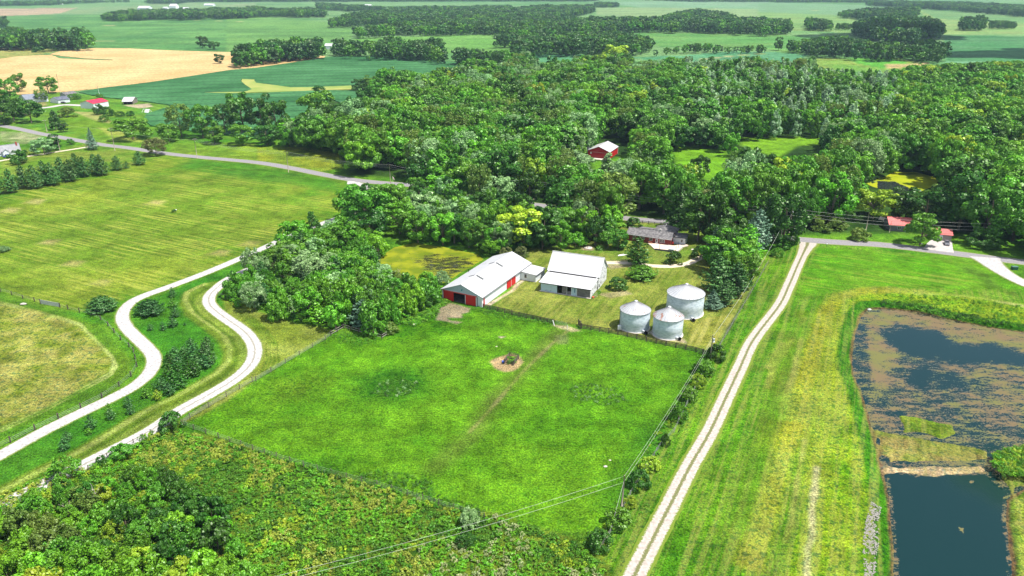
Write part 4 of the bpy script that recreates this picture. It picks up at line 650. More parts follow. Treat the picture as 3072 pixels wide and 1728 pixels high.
EXP = [
    # left edge, farm houses
    (0, 0, 50, 900, 'round', 'mid', 21, 10, 'tall leafy tree left of the grey-roofed farmhouse, tallest at the left edge'),
    (0, 0, 180, 830, 'round', 'mid', 18, 7, 'leafy tree in front of the tan wheat, left of the one by the mast'),
    (0, 0, 470, 850, 'spread', 'mid', 17, 8.5, 'open-crowned tree between the two white farm garages and the wheat'),
    (0, 0, 110, 1090, 'spread', 'dark', 19, 10, 'dark spreading tree by the road at the left edge'),
    (0, 0, 290, 1120, 'spread', 'dark', 17, 9, 'dark tree beside the road with its trunks and shadow showing'),
    (0, 0, 20, 1150, 'round', 'dark', 15, 8, 'dark tree cut by the left edge above the road'),
    (0, 0, 410, 960, 'fine', 'olive', 11, 6, 'small tree in front of the grey-roofed farmhouse'),
    (0, 0, 540, 1200, 'cone', 'dark', 15, 4.5, 'narrow dark ivy-like tree between the white lane and the road'),
    (0, 0, 630, 1270, 'oval', 'dark', 8, 3.5, 'small dark tree leaning beside the narrow tree near the road'),
    (0, 0, 670, 1130, 'bush', 'olive', 7, 6.5, 'round olive shrub in front of the white lane'),
    (0, 0, 990, 1100, 'bush', 'dark', 8, 4.5, 'dark shrub at the corner of the red-roofed white barn'),
    (0, 0, 1075, 1120, 'bush', 'dark', 7, 5, 'dark rounded shrub in front of the red-roofed white barn'),
    (0, 0, 1045, 1190, 'shaggy', 'mid', 5, 4.5, 'pale loose shrub on the grass below the red-roofed barn'),
    (0, 0, 1205, 1145, 'shaggy', 'dark', 4, 4, 'low shrub between the open shed and the roadside oak, left one'),
    (0, 0, 1310, 1140, 'shaggy', 'dark', 4, 3.5, 'low shrub between the open shed and the roadside oak, right one'),
    (0, 0, 1320, 1290, 'spread', 'mid', 15, 12, 'broad leaning oak beside the road with its shadow on the grass'),
    (0, 1, 1560, 30, 'fine', 'brown', 10, 7.5, 'olive-brown round tree on the near side of the road'),
    (0, 0, 910, 1395, 'spruce', 'spruce', 14, 4.6, 'single blue-grey spruce where the house lane meets the road'),
    (0, 1, 430, 20, 'spread', 'silver', 10, 7, 'pale leafy tree beside the white house on the left'),
    (0, 0, 540, 1430, 'oval', 'dark', 10, 4, 'dark tree behind the pale tree at the white house'),
    (0, 1, 175, 130, 'bush', 'dark', 8, 5.2, 'dark rounded evergreen in front of the white house'),
    (0, 1, 240, 80, 'bush', 'dark', 2.4, 2, 'small dark shrub against the gable of the white house'),
    (0, 0, 705, 1425, 'bush', 'mid', 4, 2.5, 'little round bush between road and house lane'),
    (0, 0, 740, 970, 'bush', 'mid', 5, 6, 'bush at the corner of the bean field behind the white lane'),
    (0, 0, 1000, 965, 'bush', 'mid', 4, 3.5, 'small bush behind the red roof of the white barn'),
    # pine row
    (0, 1, 1165, 190, 'pine', 'pine', 8, 4.6, 'single pine right after the end of the pine row'),
    (0, 1, 1268, 208, 'young', 'pine', 4, 2.8, 'smallest pine after the pine row'),
    (0, 1, 1395, 140, 'pine', 'pine', 8, 4.8, 'pine nearest the road with a round shadow under it'),
    # road row
    (0, 0, 1800, 1210, 'fine', 'olive', 22.5, 9.6, 'tall tree right of the leaning oak, first of the roadside row'),
    (0, 0, 1690, 1330, 'round', 'mid', 12.5, 7.2, 'low tree at the foot of the first roadside tree'),
    (0, 0, 2020, 1220, 'round', 'mid', 22.5, 9.0, 'second tall tree of the roadside row in front of the beans'),
    (0, 0, 2240, 1190, 'round', 'dark', 22.5, 9.6, 'third tall tree of the roadside row'),
    (0, 0, 2430, 1120, 'round', 'mid', 27.5, 10.2, 'tallest dark tree of the roadside row before the beans'),
    (1, 0, 40, 1150, 'round', 'dark', 26.2, 10.2, 'dark tree right of the tallest of the roadside row'),
    (1, 0, 200, 1190, 'round', 'dark', 25.0, 9.6, 'last dark tree of the roadside row left of the gap'),
    (0, 0, 2150, 1350, 'round', 'mid', 12.5, 7.2, 'low tree below the second roadside tree'),
    (0, 0, 2430, 1350, 'round', 'mid', 13.8, 7.8, 'low leafy tree below the tallest roadside tree'),
    (1, 0, 330, 1290, 'oval', 'bright', 12.5, 8.4, 'bright small tree in the gap between two tall dark trees'),
    (1, 0, 100, 1350, 'round', 'dark', 13.8, 8.4, 'dark low tree at the meadow edge by the road'),
    (1, 0, 330, 1390, 'round', 'dark', 11.2, 8.4, 'dark thicket tree above the yellow roadside meadow'),
    (1, 0, 600, 1110, 'round', 'mid', 28.8, 13.2, 'very large round tree with olive top beside the bean field'),
    (1, 0, 640, 930, 'round', 'dark', 13.0, 6.0, 'small dark tree behind the very large round tree'),
    (1, 0, 640, 1330, 'round', 'dark', 21.2, 12.0, 'dark tree in front of the very large round tree'),
    (0, 0, 2030, 420, 'round', 'dark', 19.0, 9.0, 'taller of two trees between the wheat and the green field'),
    (0, 0, 2150, 455, 'round', 'dark', 13.0, 9.0, 'lower of two trees between the wheat and the green field'),
    (0, 0, 2205, 590, 'round', 'dark', 13.0, 6.5, 'small tree on the wheat left of the tree block'),
    (0, 0, 390, 495, 'bush', 'dark', 8.0, 10.0, 'low bush at the far edge of the wheat'),
    (3, 0, 110, 440, 'oval', 'dark', 20.0, 6.5, 'lone upright tree on the far green field'),
    (2, 0, 1050, 560, 'round', 'yellow', 26.0, 17.0, 'big yellow-green tree rising above the near woods'),
    (1, 0, 1030, 850, 'round', 'dark', 12, 7, 'leafy tree where the grass strip in the beans meets the wood, leftmost'),
    (1, 0, 1150, 830, 'round', 'mid', 13, 8, 'leafy tree at the end of the grass strip, second from the beans'),
    (1, 0, 1290, 850, 'round', 'dark', 12, 8, 'dark tree at the end of the grass strip, third from the beans'),
    (1, 0, 1400, 870, 'round', 'mid', 11, 7, 'leafy tree at the end of the grass strip, fourth from the beans'),
    # drives
    (0, 2, 1015, 160, 'mound', 'pine', 4.6, 5.8, 'wide low pine left of the bend of the outer drive'),
    (0, 2, 1495, 195, 'mound', 'pine', 4.6, 5.2, 'wide low pine inside the bend between the drives'),
    (0, 2, 1715, 1340, 'bush', 'dark', 4, 3.0, 'dark shrub over the fence beside the inner drive'),
    (0, 3, 640, 360, 'shaggy', 'mid', 5, 3.6, 'tall shrub beside the lower end of the inner drive'),
    (0, 3, 1220, 195, 'bush', 'mid', 3.2, 3.0, 'rounded shrub along the inner drive above the thicket'),
    (0, 3, 1015, 280, 'shaggy', 'dark', 2, 1.4, 'small dark shrub at the edge of the inner drive'),
    # around the farm pond
    (0, 1, 2350, 1385, 'pine', 'pine', 8, 3.8, 'dark cedar at the inside bend of the inner drive'),
    (0, 1, 2530, 1180, 'shaggy', 'silver', 10, 4.6, 'pale silvery tree between the two drives'),
    (1, 1, 390, 920, 'spread', 'bright', 12, 7.5, 'bright maple beside the outer drive at the left of the grove'),
    (1, 1, 570, 790, 'cone', 'dark', 10, 3.5, 'dark pointed tree behind the bright maple by the drive'),
    (1, 1, 1080, 640, 'round', 'mid', 20, 10.5, 'largest round tree of the grove near where the drives vanish'),
    (1, 1, 900, 640, 'round', 'mid', 14, 6.5, 'leafy tree at the upper left corner of the grove over the vanishing drive'),
    (1, 1, 1360, 600, 'round', 'mid', 18, 8, 'large tree right of the largest round tree of the grove'),
    (1, 1, 1440, 740, 'spread', 'bright', 14, 7, 'bright leafy tree above the left end of the farm pond'),
    (1, 1, 1150, 830, 'round', 'dark', 13, 7, 'dark tree below the largest round tree of the grove'),
    (1, 1, 860, 930, 'round', 'mid', 12, 7.5, 'leafy tree right of the bright maple'),
    (1, 1, 1230, 1030, 'bush', 'bright', 8, 4.2, 'bright green small tree at the left shore of the farm pond'),
    (1, 1, 1120, 1070, 'bush', 'bright', 6, 3.5, 'bright round shrub left of the farm pond'),
    (1, 1, 600, 1240, 'fine', 'silver', 11, 8.5, 'big pale silvery tree in the middle of the grove'),
    (1, 1, 1060, 1290, 'fine', 'bright', 9, 5.5, 'pale bright tree left of the farm pond reeds'),
    (1, 1, 240, 1170, 'pine', 'dark', 9, 4.5, 'dark cedar above the pale tree in the grove'),
    (1, 1, 60, 1290, 'pine', 'pine', 8, 4.5, 'dark cedar near the drive bend, lower one'),
    (1, 1, 1400, 1350, 'shaggy', 'olive', 5, 4, 'wispy olive shrub on the near shore of the farm pond'),
    (1, 1, 1500, 1420, 'shaggy', 'olive', 4.5, 3.5, 'wispy olive shrub nearer the long barn'),
    (1, 1, 1715, 1350, 'bush', 'bright', 4.5, 3.4, 'bright shrub on the near shore left of the long barn'),
    (1, 1, 1865, 1350, 'shaggy', 'silver', 5, 3.2, 'pale leafy shrub beside the roof of the long barn'),
    (1, 2, 300, 150, 'young', 'silver', 7, 3.6, 'pale young pine at the lower edge of the grove'),
    (1, 2, 610, 250, 'young', 'bright', 8, 4, 'light green pine above the corner of the triangular plot'),
    (1, 2, 760, 190, 'pine', 'mid', 9, 4, 'pine right beside the light green pine'),
    (1, 2, 1080, 250, 'pine', 'spruce', 9, 6.2, 'broad bluish pine above the board fence corner'),
    (1, 2, 1400, 200, 'bush', 'bright', 6, 4, 'yellow-green bushy tree right of the broad bluish pine'),
    (1, 2, 1340, 400, 'bush', 'olive', 3, 2.8, 'olive shrub behind the end of the board fence corner'),
    (1, 2, 800, 330, 'bush', 'yellow', 3.2, 2.6, 'yellow-green shrub at the tip of the triangular plot'),
    (1, 2, 1670, 110, 'shaggy', 'dark', 6, 4, 'dark tangled shrub left of the red barn door'),
    (1, 1, 2370, 1030, 'fine', 'bright', 6.5, 4.3, 'bright small tree touching the far roof of the long barn'),
    (1, 1, 2520, 1090, 'shaggy', 'brown', 4, 3, 'brownish shrub behind the roof vent of the long barn'),
    (2, 1, 90, 1085, 'shaggy', 'brown', 4, 3.4, 'brownish shrub behind the small white annex'),
    (2, 1, 90, 850, 'round', 'yellow', 16, 8.5, 'yellow-green tree behind the long barn'),
    (1, 1, 2130, 850, 'round', 'olive', 9, 5.5, 'olive small tree above the far shore of the farm pond'),
    (1, 1, 1930, 420, 'round', 'bright', 16, 11, 'bright rounded tree nearest the road bend'),
    (1, 1, 1700, 640, 'spread', 'silver', 14, 8, 'silvery tree above the far shore of the farm pond, left one'),
    (1, 1, 2060, 680, 'spread', 'silver', 12, 8, 'silvery tree above the far shore of the farm pond, right one'),
    (1, 1, 2440, 490, 'fine', 'silver', 15, 8.5, 'pale silvery tree left of the pole in the trees'),
    (1, 1, 1900, 270, 'round', 'yellow', 9, 6, 'small yellow-green tree by the hidden road'),
    (2, 1, 320, 850, 'round', 'dark', 15, 7.5, 'dark tree at the far edge of the farmyard lawn, left one'),
    (2, 1, 510, 800, 'round', 'mid', 13, 6.5, 'green tree at the far edge of the farmyard lawn'),
    (2, 1, 640, 960, 'bush', 'bright', 6, 5, 'bright bush on the lawn left of the concrete well cover'),
    (2, 1, 780, 850, 'oval', 'olive', 9, 5, 'olive tree with visible trunk behind the concrete well cover'),
    (2, 1, 1000, 540, 'round', 'olive', 22, 11, 'huge dark olive tree left of the visible road stretch'),
    (2, 1, 1130, 340, 'fine', 'silver', 20, 8, 'tall pale silvery tree below the red barn lawn'),
    (2, 1, 640, 230, 'round', 'silver', 17, 11, 'broad pale tree hiding the roofs left of the red barn'),
    (2, 1, 975, 210, 'cone', 'silver', 13, 6, 'pale pointed tree in front of the red barn'),
    (2, 1, 1400, 130, 'round', 'mid', 21, 12, 'big rounded tree right of the red barn'),
    (2, 1, 1400, 400, 'round', 'mid', 20, 11, 'leafy tree just below the big rounded tree by the red barn'),
    (2, 1, 1900, 240, 'round', 'dark', 13, 5.4, 'tree standing against the bright clearing'),
    (2, 1, 1760, 330, 'round', 'yellow', 14, 5.8, 'yellow-tipped tree left of the bright clearing'),
    (2, 1, 1690, 620, 'spruce', 'dark', 20, 8, 'tall dark spruce behind the brick house'),
    (2, 1, 2000, 650, 'fine', 'brown', 15, 9, 'grey-olive round tree right of the dark spruce'),
    (2, 1, 2050, 860, 'shaggy', 'olive', 9, 6, 'olive tree right of the white annex of the brick house'),
    (2, 1, 1010, 850, 'round', 'bright', 10, 5.5, 'bright tree at the left end of the brick house'),
    (2, 1, 1075, 960, 'oval', 'mid', 8, 3.6, 'lawn tree with a bare trunk at the left end of the brick house'),
    (2, 1, 970, 960, 'bush', 'mid', 7, 5, 'round lawn tree casting a shadow left of the brick house'),
    (2, 1, 1270, 1075, 'pine', 'dark', 11, 7, 'dark rounded pine in front of the brick house'),
    (2, 1, 1310, 1290, 'mound', 'mid', 4.6, 6.5, 'spreading dark juniper below the farm track'),
    (2, 1, 1630, 1145, 'bush', 'dark', 4.6, 3.3, 'round clipped bush on the lawn below the patio'),
    (2, 1, 1065, 1400, 'bush', 'dark', 4, 3.6, 'dark bush beside the white barn'),
    (2, 1, 1230, 790, 'bush', 'dark', 4, 3.4, 'small tree in front of the far board fence'),
    (2, 1, 1900, 1090, 'bush', 'dark', 5, 3.6, 'dark bush at the turn of the farm track'),
    (2, 1, 2150, 1080, 'round', 'bright', 14, 8.5, 'large bright tree at the turn of the farm track'),
    (2, 1, 2290, 1180, 'round', 'bright', 12, 7, 'bright leafy tree above the tall white pine'),
    (2, 1, 2080, 1310, 'pine', 'pine', 13, 7.5, 'tall white pine behind the grain bins'),
    (2, 1, 2260, 1360, 'pine', 'pine', 12, 6, 'white pine right of the tallest one behind the bins'),
    (2, 1, 2480, 870, 'pine', 'spruce', 17, 8, 'tall soft pine left of the power pole'),
    (2, 1, 2380, 1000, 'pine', 'bright', 15, 7, 'light green pine in front of the tall soft pine'),
    (2, 2, 2025, 110, 'spruce', 'spruce', 6.5, 4.2, 'small pale spruce right behind the largest bin'),
    (2, 2, 2150, 40, 'pine', 'pine', 9, 5, 'dark pine right of the small pale spruce'),
    (3, 1, 60, 800, 'pine', 'pine', 15, 6, 'dark pine beside the short power pole'),
    (3, 1, 1080, 600, 'spread', 'yellow', 14, 11, 'bright yellow-green tree left of the red-roofed house'),
    (3, 1, 1410, 620, 'round', 'dark', 16, 7.5, 'dark tree growing behind the red-roofed house'),
    (3, 1, 1600, 640, 'round', 'dark', 18, 9, 'large dark tree between the red roofs'),
    (3, 1, 1560, 860, 'spread', 'mid', 13, 6.5, 'leafy tree hanging over the garage driveway'),
    (3, 1, 1850, 560, 'round', 'olive', 17, 9, 'pale olive tree behind the red garage roof'),
    (3, 1, 930, 905, 'bush', 'olive', 5, 4.2, 'round olive bush on the lawn beyond the road'),
    (3, 1, 600, 780, 'shaggy', 'olive', 6, 9, 'wide hedge-like shrub along the wires'),
    (3, 1, 2150, 970, 'bush', 'dark', 5.5, 6, 'dark spreading bush right of the red garage'),
    (3, 1, 2270, 1000, 'bush', 'mid', 4, 4, 'small bush right of the dark spreading bush'),
    (3, 1, 250, 950, 'bush', 'mid', 4, 3, 'bush at the corner of lane and road, nearest the lane'),
    (3, 1, 150, 1010, 'bush', 'mid', 3.6, 3, 'bush at the corner of lane and road, by the short pole'),
    (3, 1, 100, 1090, 'shaggy', 'mid', 3.4, 2.6, 'shrub below the short pole at the lane corner'),
    (0, 1, 30, 1055, 'shaggy', 'silver', 2, 2.6, 'pale grey shrub alone at the left edge of the meadow'),
    # fence line right of the paddock
    (2, 2, 2060, 650, 'bush', 'dark', 4.6, 2.8, 'dark bush beside the power pole at the paddock corner'),
    (2, 2, 1935, 790, 'bush', 'mid', 4.2, 3.1, 'second bush down the right paddock fence'),
    (2, 2, 1870, 930, 'shaggy', 'yellow', 3.2, 2.8, 'light yellowish shrub third down the right paddock fence'),
    (2, 2, 1785, 1060, 'bush', 'mid', 3.6, 2.3, 'fourth shrub down the right paddock fence'),
    (2, 2, 1680, 1250, 'shaggy', 'mid', 4.6, 2.6, 'tall fifth shrub down the right paddock fence'),
    (2, 3, 1550, 80, 'shaggy', 'dark', 3, 1.3, 'narrow dark shrub at the lower right paddock fence'),
    (2, 3, 1390, 315, 'shaggy', 'yellow', 2.6, 2.4, 'yellowish grassy shrub above the near pole'),
    (2, 3, 1285, 480, 'bush', 'dark', 3.8, 2.4, 'rounded dark shrub right of the near pole top'),
    (2, 3, 1190, 700, 'shaggy', 'yellow', 2, 1.7, 'pale shrub right of the near pole foot'),
    (2, 3, 1075, 860, 'bush', 'mid', 3.6, 2.7, 'dark shrub at the foot of the near pole'),
    (2, 3, 890, 1080, 'bush', 'dark', 3.4, 2.7, 'dark shrub left of the lane in the foreground'),
    (1, 3, 2150, 860, 'shaggy', 'silver', 4.2, 2.2, 'pale feathery sapling under the power wires'),
    (1, 3, 2110, 1080, 'shaggy', 'dark', 2.6, 2.2, 'dark low shrub under the pale feathery sapling'),
]
def word_fix(l): return l
for C_, R_, x, y, kd, tn, h, r, lab in EXP: at(T(C_, R_, x, y), h, kd, tn, r, lab)
# row of pines, left
ORD = ['first', 'second', 'third', 'fourth', 'fifth', 'sixth', 'seventh', 'eighth', 'ninth', 'tenth', 'eleventh', 'twelfth', 'thirteenth', 'fourteenth', 'fifteenth', 'sixteenth', 'seventeenth', 'eighteenth', 'nineteenth', 'twentieth']
for i, (x, y) in enumerate(((-60, 400), (90, 370), (210, 330), (330, 330), (430, 290), (520, 300), (600, 240), (690, 265), (760, 200), (830, 230), (940, 200), (1010, 210))):
    at(T(0, 1, x, y), RNG.uniform(11, 13), 'pine', 'pine', 5.4, '%s pine from the left in the dense row above the hay meadow' % ORD[i], group='pines in the dense row')
for i, (x, y, h, r, tn) in enumerate(((1730, 40, 3.6, 1.9, 'pine'), (1735, 140, 3.8, 1.9, 'mid'), (1755, 235, 3.8, 2.1, 'pine'), (1735, 335, 3.4, 2.0, 'pine'))):
    at(T(0, 2, x, y), h, 'young', tn, r, '%s from the top of the line of small pines between the drives' % ORD[i].capitalize(), group='small pines between the drives')
for x, y, h, r, tn, lab in ((1635, 380, 2.8, 1.4, 'pine', 'small pine below the line, nearer the outer drive, right one'), (1510, 390, 2.2, 1.2, 'pine', 'small pine below the line, nearest the outer drive'), (1858, 360, 1.0, .7, 'pine', 'tiny pine seedling alone on the mown grass'),
                            (1620, 950, 4, 2.2, 'pine', 'young pine just below the clump, upper left'), (1695, 1010, 3.6, 2, 'pine', 'young pine just below the clump, right'), (1465, 1045, 3, 1.8, 'mid', 'young pine nearest the outer drive below the clump'), (1580, 1070, 3, 1.7, 'yellow', 'yellowish young pine below the clump'),
                            (1285, 1140, 3, 1.5, 'pine', 'upper of two touching young pines in the grass strip'), (1305, 1215, 3, 1.5, 'pine', 'lower of two touching young pines in the grass strip'), (1090, 1210, 3, 1.4, 'mid', 'upper young pine of the next pair towards the corner'), (1105, 1265, 3, 1.5, 'pine', 'lower young pine of the next pair towards the corner'),
                            (900, 1345, 3.8, 1.9, 'pine', 'single young pine in the strip between the drives'), (890, 1442, 1.8, 1.2, 'mid', 'very small pine just below the single young pine')):
    at(T(0, 2, x, y), h, 'young', tn, r, lab, group='small pines between the drives')
at(T(0, 3, 668, 38), 2.4, 'young', 'pine', 1.4, 'upper of the last two young pines in the strip', group='small pines between the drives'); at(T(0, 3, 640, 115), 3, 'young', 'pine', 1.8, 'lower of the last two young pines in the strip', group='small pines between the drives')
cl = [(1925, 565), (2080, 560), (1755, 650), (1850, 640), (1950, 640), (2045, 640), (2110, 680), (1700, 720), (1790, 740), (1880, 730), (1975, 740), (2050, 735), (1700, 830), (1790, 830), (1880, 840), (1950, 810), (1740, 900), (1805, 930)]
for i, (x, y) in enumerate(cl): at(T(0, 2, x, y), RNG.uniform(3.6, 4.8), 'young', RNG.choice(['pine', 'pine', 'dark']), RNG.uniform(2.1, 2.9), '%s pine from the top in the dark clump between the drives' % ORD[i], group='pines in the clump between the drives')

# ---------------------------------------------------------------- random woods
LM = [('the red barn with white roof', G(c5(450, 330))), ('the brick house', G(c4(500, 300))), ('the farm pond', G(T(1, 1, 1750, 1200), -.5)), ('the algae pond beyond the road', G(T(3, 1, 1400, 400))), ('the red-roofed house', G(c6(350, 250))), ('the red garage', G(c6(880, 380))),
      ('the long white barn', G(c1(1100, 700))), ('the bright clearing', G(T(2, 1, 1900, 150))), ('the upper clearing', G(T(3, 0, 200, 1420))), ('the bean field', G(T(1, 0, 600, 1100))), ('the roadside flag', G(T(1, 1, 1370, 420))), ('the pole in the trees', G(T(2, 1, 218, 520))), ('the outer drive', G(T(1, 1, 300, 950))), ('the triangular plot', G(T(1, 2, 300, 420))),
      ('the lane corner', G(T(3, 1, 300, 960))), ('the right edge', G(T(3, 1, 2576, 700))), ('the left picture corner', G(T(0, 3, 100, 1449))), ('the inner drive', G(T(0, 3, 800, 350))), ('the yellow roadside meadow', G(T(1, 1, 400, 120))), ('the paddock fence', G(T(1, 3, 600, 420)))]
TONEW = {'dark': 'dark green', 'mid': 'mid green', 'bright': 'bright green', 'yellow': 'yellow-green', 'silver': 'silvery pale', 'poplar': 'whitish green', 'olive': 'olive', 'pine': 'deep green', 'spruce': 'blue-green', 'brown': 'brownish', 'tan': 'tan', 'pink': 'pale', 'far': 'green'}
SHW = {'round': 'rounded tree', 'oval': 'upright tree', 'spread': 'spreading tree', 'cone': 'pointed tree', 'fine': 'feathery tree', 'pine': 'pine', 'bush': 'shrub', 'shaggy': 'loose shrub', 'spruce': 'spruce'}
PEND = []
def in_any(px, py, polys):
    r = np.zeros(np.shape(px), bool)
    for p in polys: r |= inpoly(px, py, p)
    return r
KEEP = [P_(1, 2, 740, 400, 880, 385, 1270, 430, 1440, 330, 1620, 270, 1830, 170, 1900, 500, 700, 700), P_(2, 1, 1600, 50, 1900, 30, 2130, 80, 2150, 200, 2010, 330, 1990, 300, 1900, 160, 1640, 160), P_(2, 0, 2300, 1385) + P_(3, 0, 0, 1390, 560, 1375, 500, 1449) + P_(3, 1, 280, 20, 130, 120, 0, 100) + P_(2, 1, 2350, 0),
        P_(2, 1, 740, 40, 1120, 20, 1200, 80, 1180, 180, 1060, 230, 1040, 160, 930, 130, 880, 260, 810, 200, 810, 130), P_(2, 1, 1200, 745, 1540, 775, 1530, 820, 1200, 800), P_(3, 1, 1130, 350, 1260, 275, 1500, 285, 1700, 350, 1640, 440, 1500, 470, 1330, 510, 1180, 460, 1000, 400),
        P_(2, 0, 860, 1400, 1120, 1400, 1130, 1449, 860, 1449), P_(3, 1, 1110, 690, 1420, 690, 1420, 830, 1150, 820), P_(3, 1, 1600, 800, 1890, 800, 1890, 1000, 1600, 1000), P_(2, 1, 1100, 790, 1780, 820, 1790, 1100, 1130, 1100), P_(3, 1, 430, 850, 1900, 850, 2576, 1000, 2576, 1449, 300, 1449, 300, 930),
        P_(1, 0, 0, 560, 2090, 560, 2090, 640, 1620, 720, 1300, 650, 1200, 750, 950, 850, 930, 935, 1440, 955, 1440, 965, 940, 975, 850, 1040, 0, 1040), P_(1, 1, 0, 30, 870, 90, 870, 240, 1070, 340, 1520, 380, 1520, 420, 900, 390, 0, 400), P_(3, 0, 800, 590, 1400, 590, 1300, 690, 900, 690, 500, 660, 500, 610), P_(3, 1, 195, 650, 265, 650, 245, 900, 195, 900), P_(3, 1, 95, 810, 160, 810, 150, 1030, 95, 1030), P_(2, 1, 200, 370, 245, 370, 240, 520, 205, 520), P_(1, 1, 1330, 200, 1410, 200, 1410, 400, 1330, 400)]
ROADW = [(GP(p), w) for p, w in ((ROADC, 8), (DRIVE1, 5), (DRIVE2, 5), (YARDDR, 5), (LANE, 6))]
CLEARW = [(GP(p, 0), 2) for p in (POND1, POND2)]
TAKEN = np.array([(t[1], t[2], max(3, t[3] * .32)) for t in ALLT])
def wood(poly, hr, sp, kinds, zc=.55, seed=1, jit=.42, rr=(.3, .38), tonef=None, skip_road=True, keep=True, taken=True, tight=False):
    rs = np.random.RandomState(seed); hm = sum(hr) / 2; Wp = GP(poly, hm * zc); x0, y0 = Wp.min(0); x1, y1 = Wp.max(0)
    xs = np.arange(x0, x1, sp); ys = np.arange(y0, y1, sp * .87); X, Y = np.meshgrid(xs, ys); X = X + (np.arange(len(ys)) % 2)[:, None] * sp / 2; X = X.ravel() + (rs.rand(X.size) - .5) * sp * jit * 2; Y = Y.ravel() + (rs.rand(Y.size) - .5) * sp * jit * 2
    h = hr[0] + (hr[1] - hr[0]) * np.clip(.5 + (fbm(X / 40, Y / 40, seed) - .5) * 1.6 + (rs.rand(len(X)) - .5) * .6, 0, 1)
    px, py = proj(X, Y, h * zc); ok = inpoly(px, py, poly) & (px > -260) & (px < 3330) & (py < 2050)
    pxt, pyt = proj(X, Y, h * .98); pxb, pyb = proj(X, Y, h * .1)
    rv = rs.uniform(rr[0], rr[1], len(X)); rp_ = h * rv * (pyb - pyt) / (h * .88) * 1.05
    if tight: 
        for zf in (.7, .42): qx, qy = proj(X, Y, h * zf); ok &= inpoly(qx, qy, poly)
    if keep:
        ok &= ~in_any(px, py, KEEP)
        for q in range(12):
            t_ = q * 6.2832 / 12; ok &= ~in_any(px + rp_ * math.cos(t_), (pyt + pyb) / 2 + (pyb - pyt) / 2 * math.sin(t_), KEEP)
    if skip_road:
        for l, w in ROADW: ok &= segdist(X, Y, l) > w
        for l, w in CLEARW: ok &= ~inpoly(X, Y, l)
        if taken: 
            for tx, ty, tr in TAKEN: ok &= np.hypot(X - tx, Y - ty) > tr * .8
    k = np.where(ok)[0]; out = []
    for i in k:
        kd, tn = (tonef(X[i], Y[i], px[i], py[i], rs) if tonef else kinds[rs.randint(len(kinds))]); out.append([X[i], Y[i], h[i], h[i] * (rv[i] if kd != 'cone' else rs.uniform(.2, .27)), kd, tn])
    return out
KN = [('round', 'dark'), ('round', 'mid'), ('round', 'mid'), ('oval', 'mid'), ('round', 'dark'), ('spread', 'mid'), ('fine', 'olive'), ('oval', 'bright'), ('round', 'silver'), ('round', 'mid')]
POP = P_(2, 0, 1560, 620, 2450, 590) + P_(3, 0, 0, 640, 700, 700, 1000, 700, 1320, 760, 1310, 1000, 1200, 1200, 700, 1300, 0, 1300) + P_(2, 0, 2000, 1300, 1700, 1000, 1700, 800)
def tone1(x, y, px, py, rs):
    if inpoly(px, py, POP) and rs.rand() < .72: return ('cone', 'poplar' if rs.rand() < .6 else 'mid')
    n = float(vnoise(np.array(x / 30), np.array(y / 30), 4)); u = rs.rand()
    if px > 2650 and u < .45: return (('round', 'oval', 'spread')[rs.randint(3)], ('bright', 'yellow', 'mid', 'mid', 'bright')[rs.randint(5)])
    if u < .09: return ('fine', 'silver')
    if u < .11: return ('round', 'yellow')
    if u < .2: return ('fine', 'olive')
    if n > .55: return (('round', 'spread')[rs.randint(2)], 'mid' if u < .8 else 'bright')
    return (('round', 'oval')[rs.randint(2)], 'dark' if u < .6 else 'mid')
F1 = P_(1, 0, 300, 1260, 460, 1300, 760, 1050, 900, 1080, 940, 970, 1250, 960, 1450, 960, 1440, 900, 980, 890, 980, 850, 1200, 780, 1300, 690, 1500, 650, 1620, 740, 1900, 690, 2200, 660, 2450, 740, 2576, 680) + P_(2, 0, 0, 620, 200, 600, 240, 740, 400, 680, 560, 720, 680, 620, 900, 620, 960, 560, 1150, 600, 1200, 700, 1560, 650, 1800, 640, 2100, 680, 2450, 640, 2576, 690) + \
    P_(3, 0, 0, 690, 300, 670, 420, 620, 500, 680, 750, 720, 950, 690, 1150, 740, 1350, 760, 1400, 700, 1750, 750, 1880, 700, 2100, 740, 2200, 700, 2576, 690, 3700, 690) + P_(3, 1, 3700, 960, 2576, 940, 2200, 900, 1900, 830, 1000, 800, 500, 780, 320, 880, 90, 880) + P_(2, 1, 2300, 720, 1500, 700, 1100, 700, 300, 560) + P_(1, 1, 2300, 470, 1900, 400, 1500, 370, 1120, 320, 1100, 200, 900, 60, 300, 0) + P_(1, 0, 0, 1400, 300, 1400)
f1 = wood(F1, (15, 27), 10.2, None, seed=3, tonef=tone1, rr=(.26, .43), jit=.5)
F2 = P_(1, 1, 900, 640, 1050, 450, 1250, 420, 1480, 430, 1900, 450, 2300, 540) + P_(2, 1, 200, 640, 700, 700, 1160, 760, 1160, 820, 700, 900, 300, 960, 0, 960) + P_(1, 1, 2350, 1000, 2250, 1040, 1900, 990, 1600, 950, 1390, 960, 1400, 700)
f2 = wood(F2, (9, 18), 7.2, [('round', 'mid'), ('round', 'bright'), ('fine', 'silver'), ('spread', 'dark'), ('oval', 'mid'), ('round', 'dark'), ('bush', 'mid'), ('round', 'bright')], seed=5)
F3 = P_(1, 1, 200, 930, 600, 870, 860, 780, 900, 820, 1340, 1020, 1180, 1180, 1300, 1320, 1500, 1400, 1850, 1449) + P_(1, 2, 1840, 110, 1620, 230, 1300, 350, 880, 360, 600, 300, 250, 180, 0, 110) + P_(0, 2, 2300, 40) + P_(0, 1, 2330, 1380, 2576, 1250)
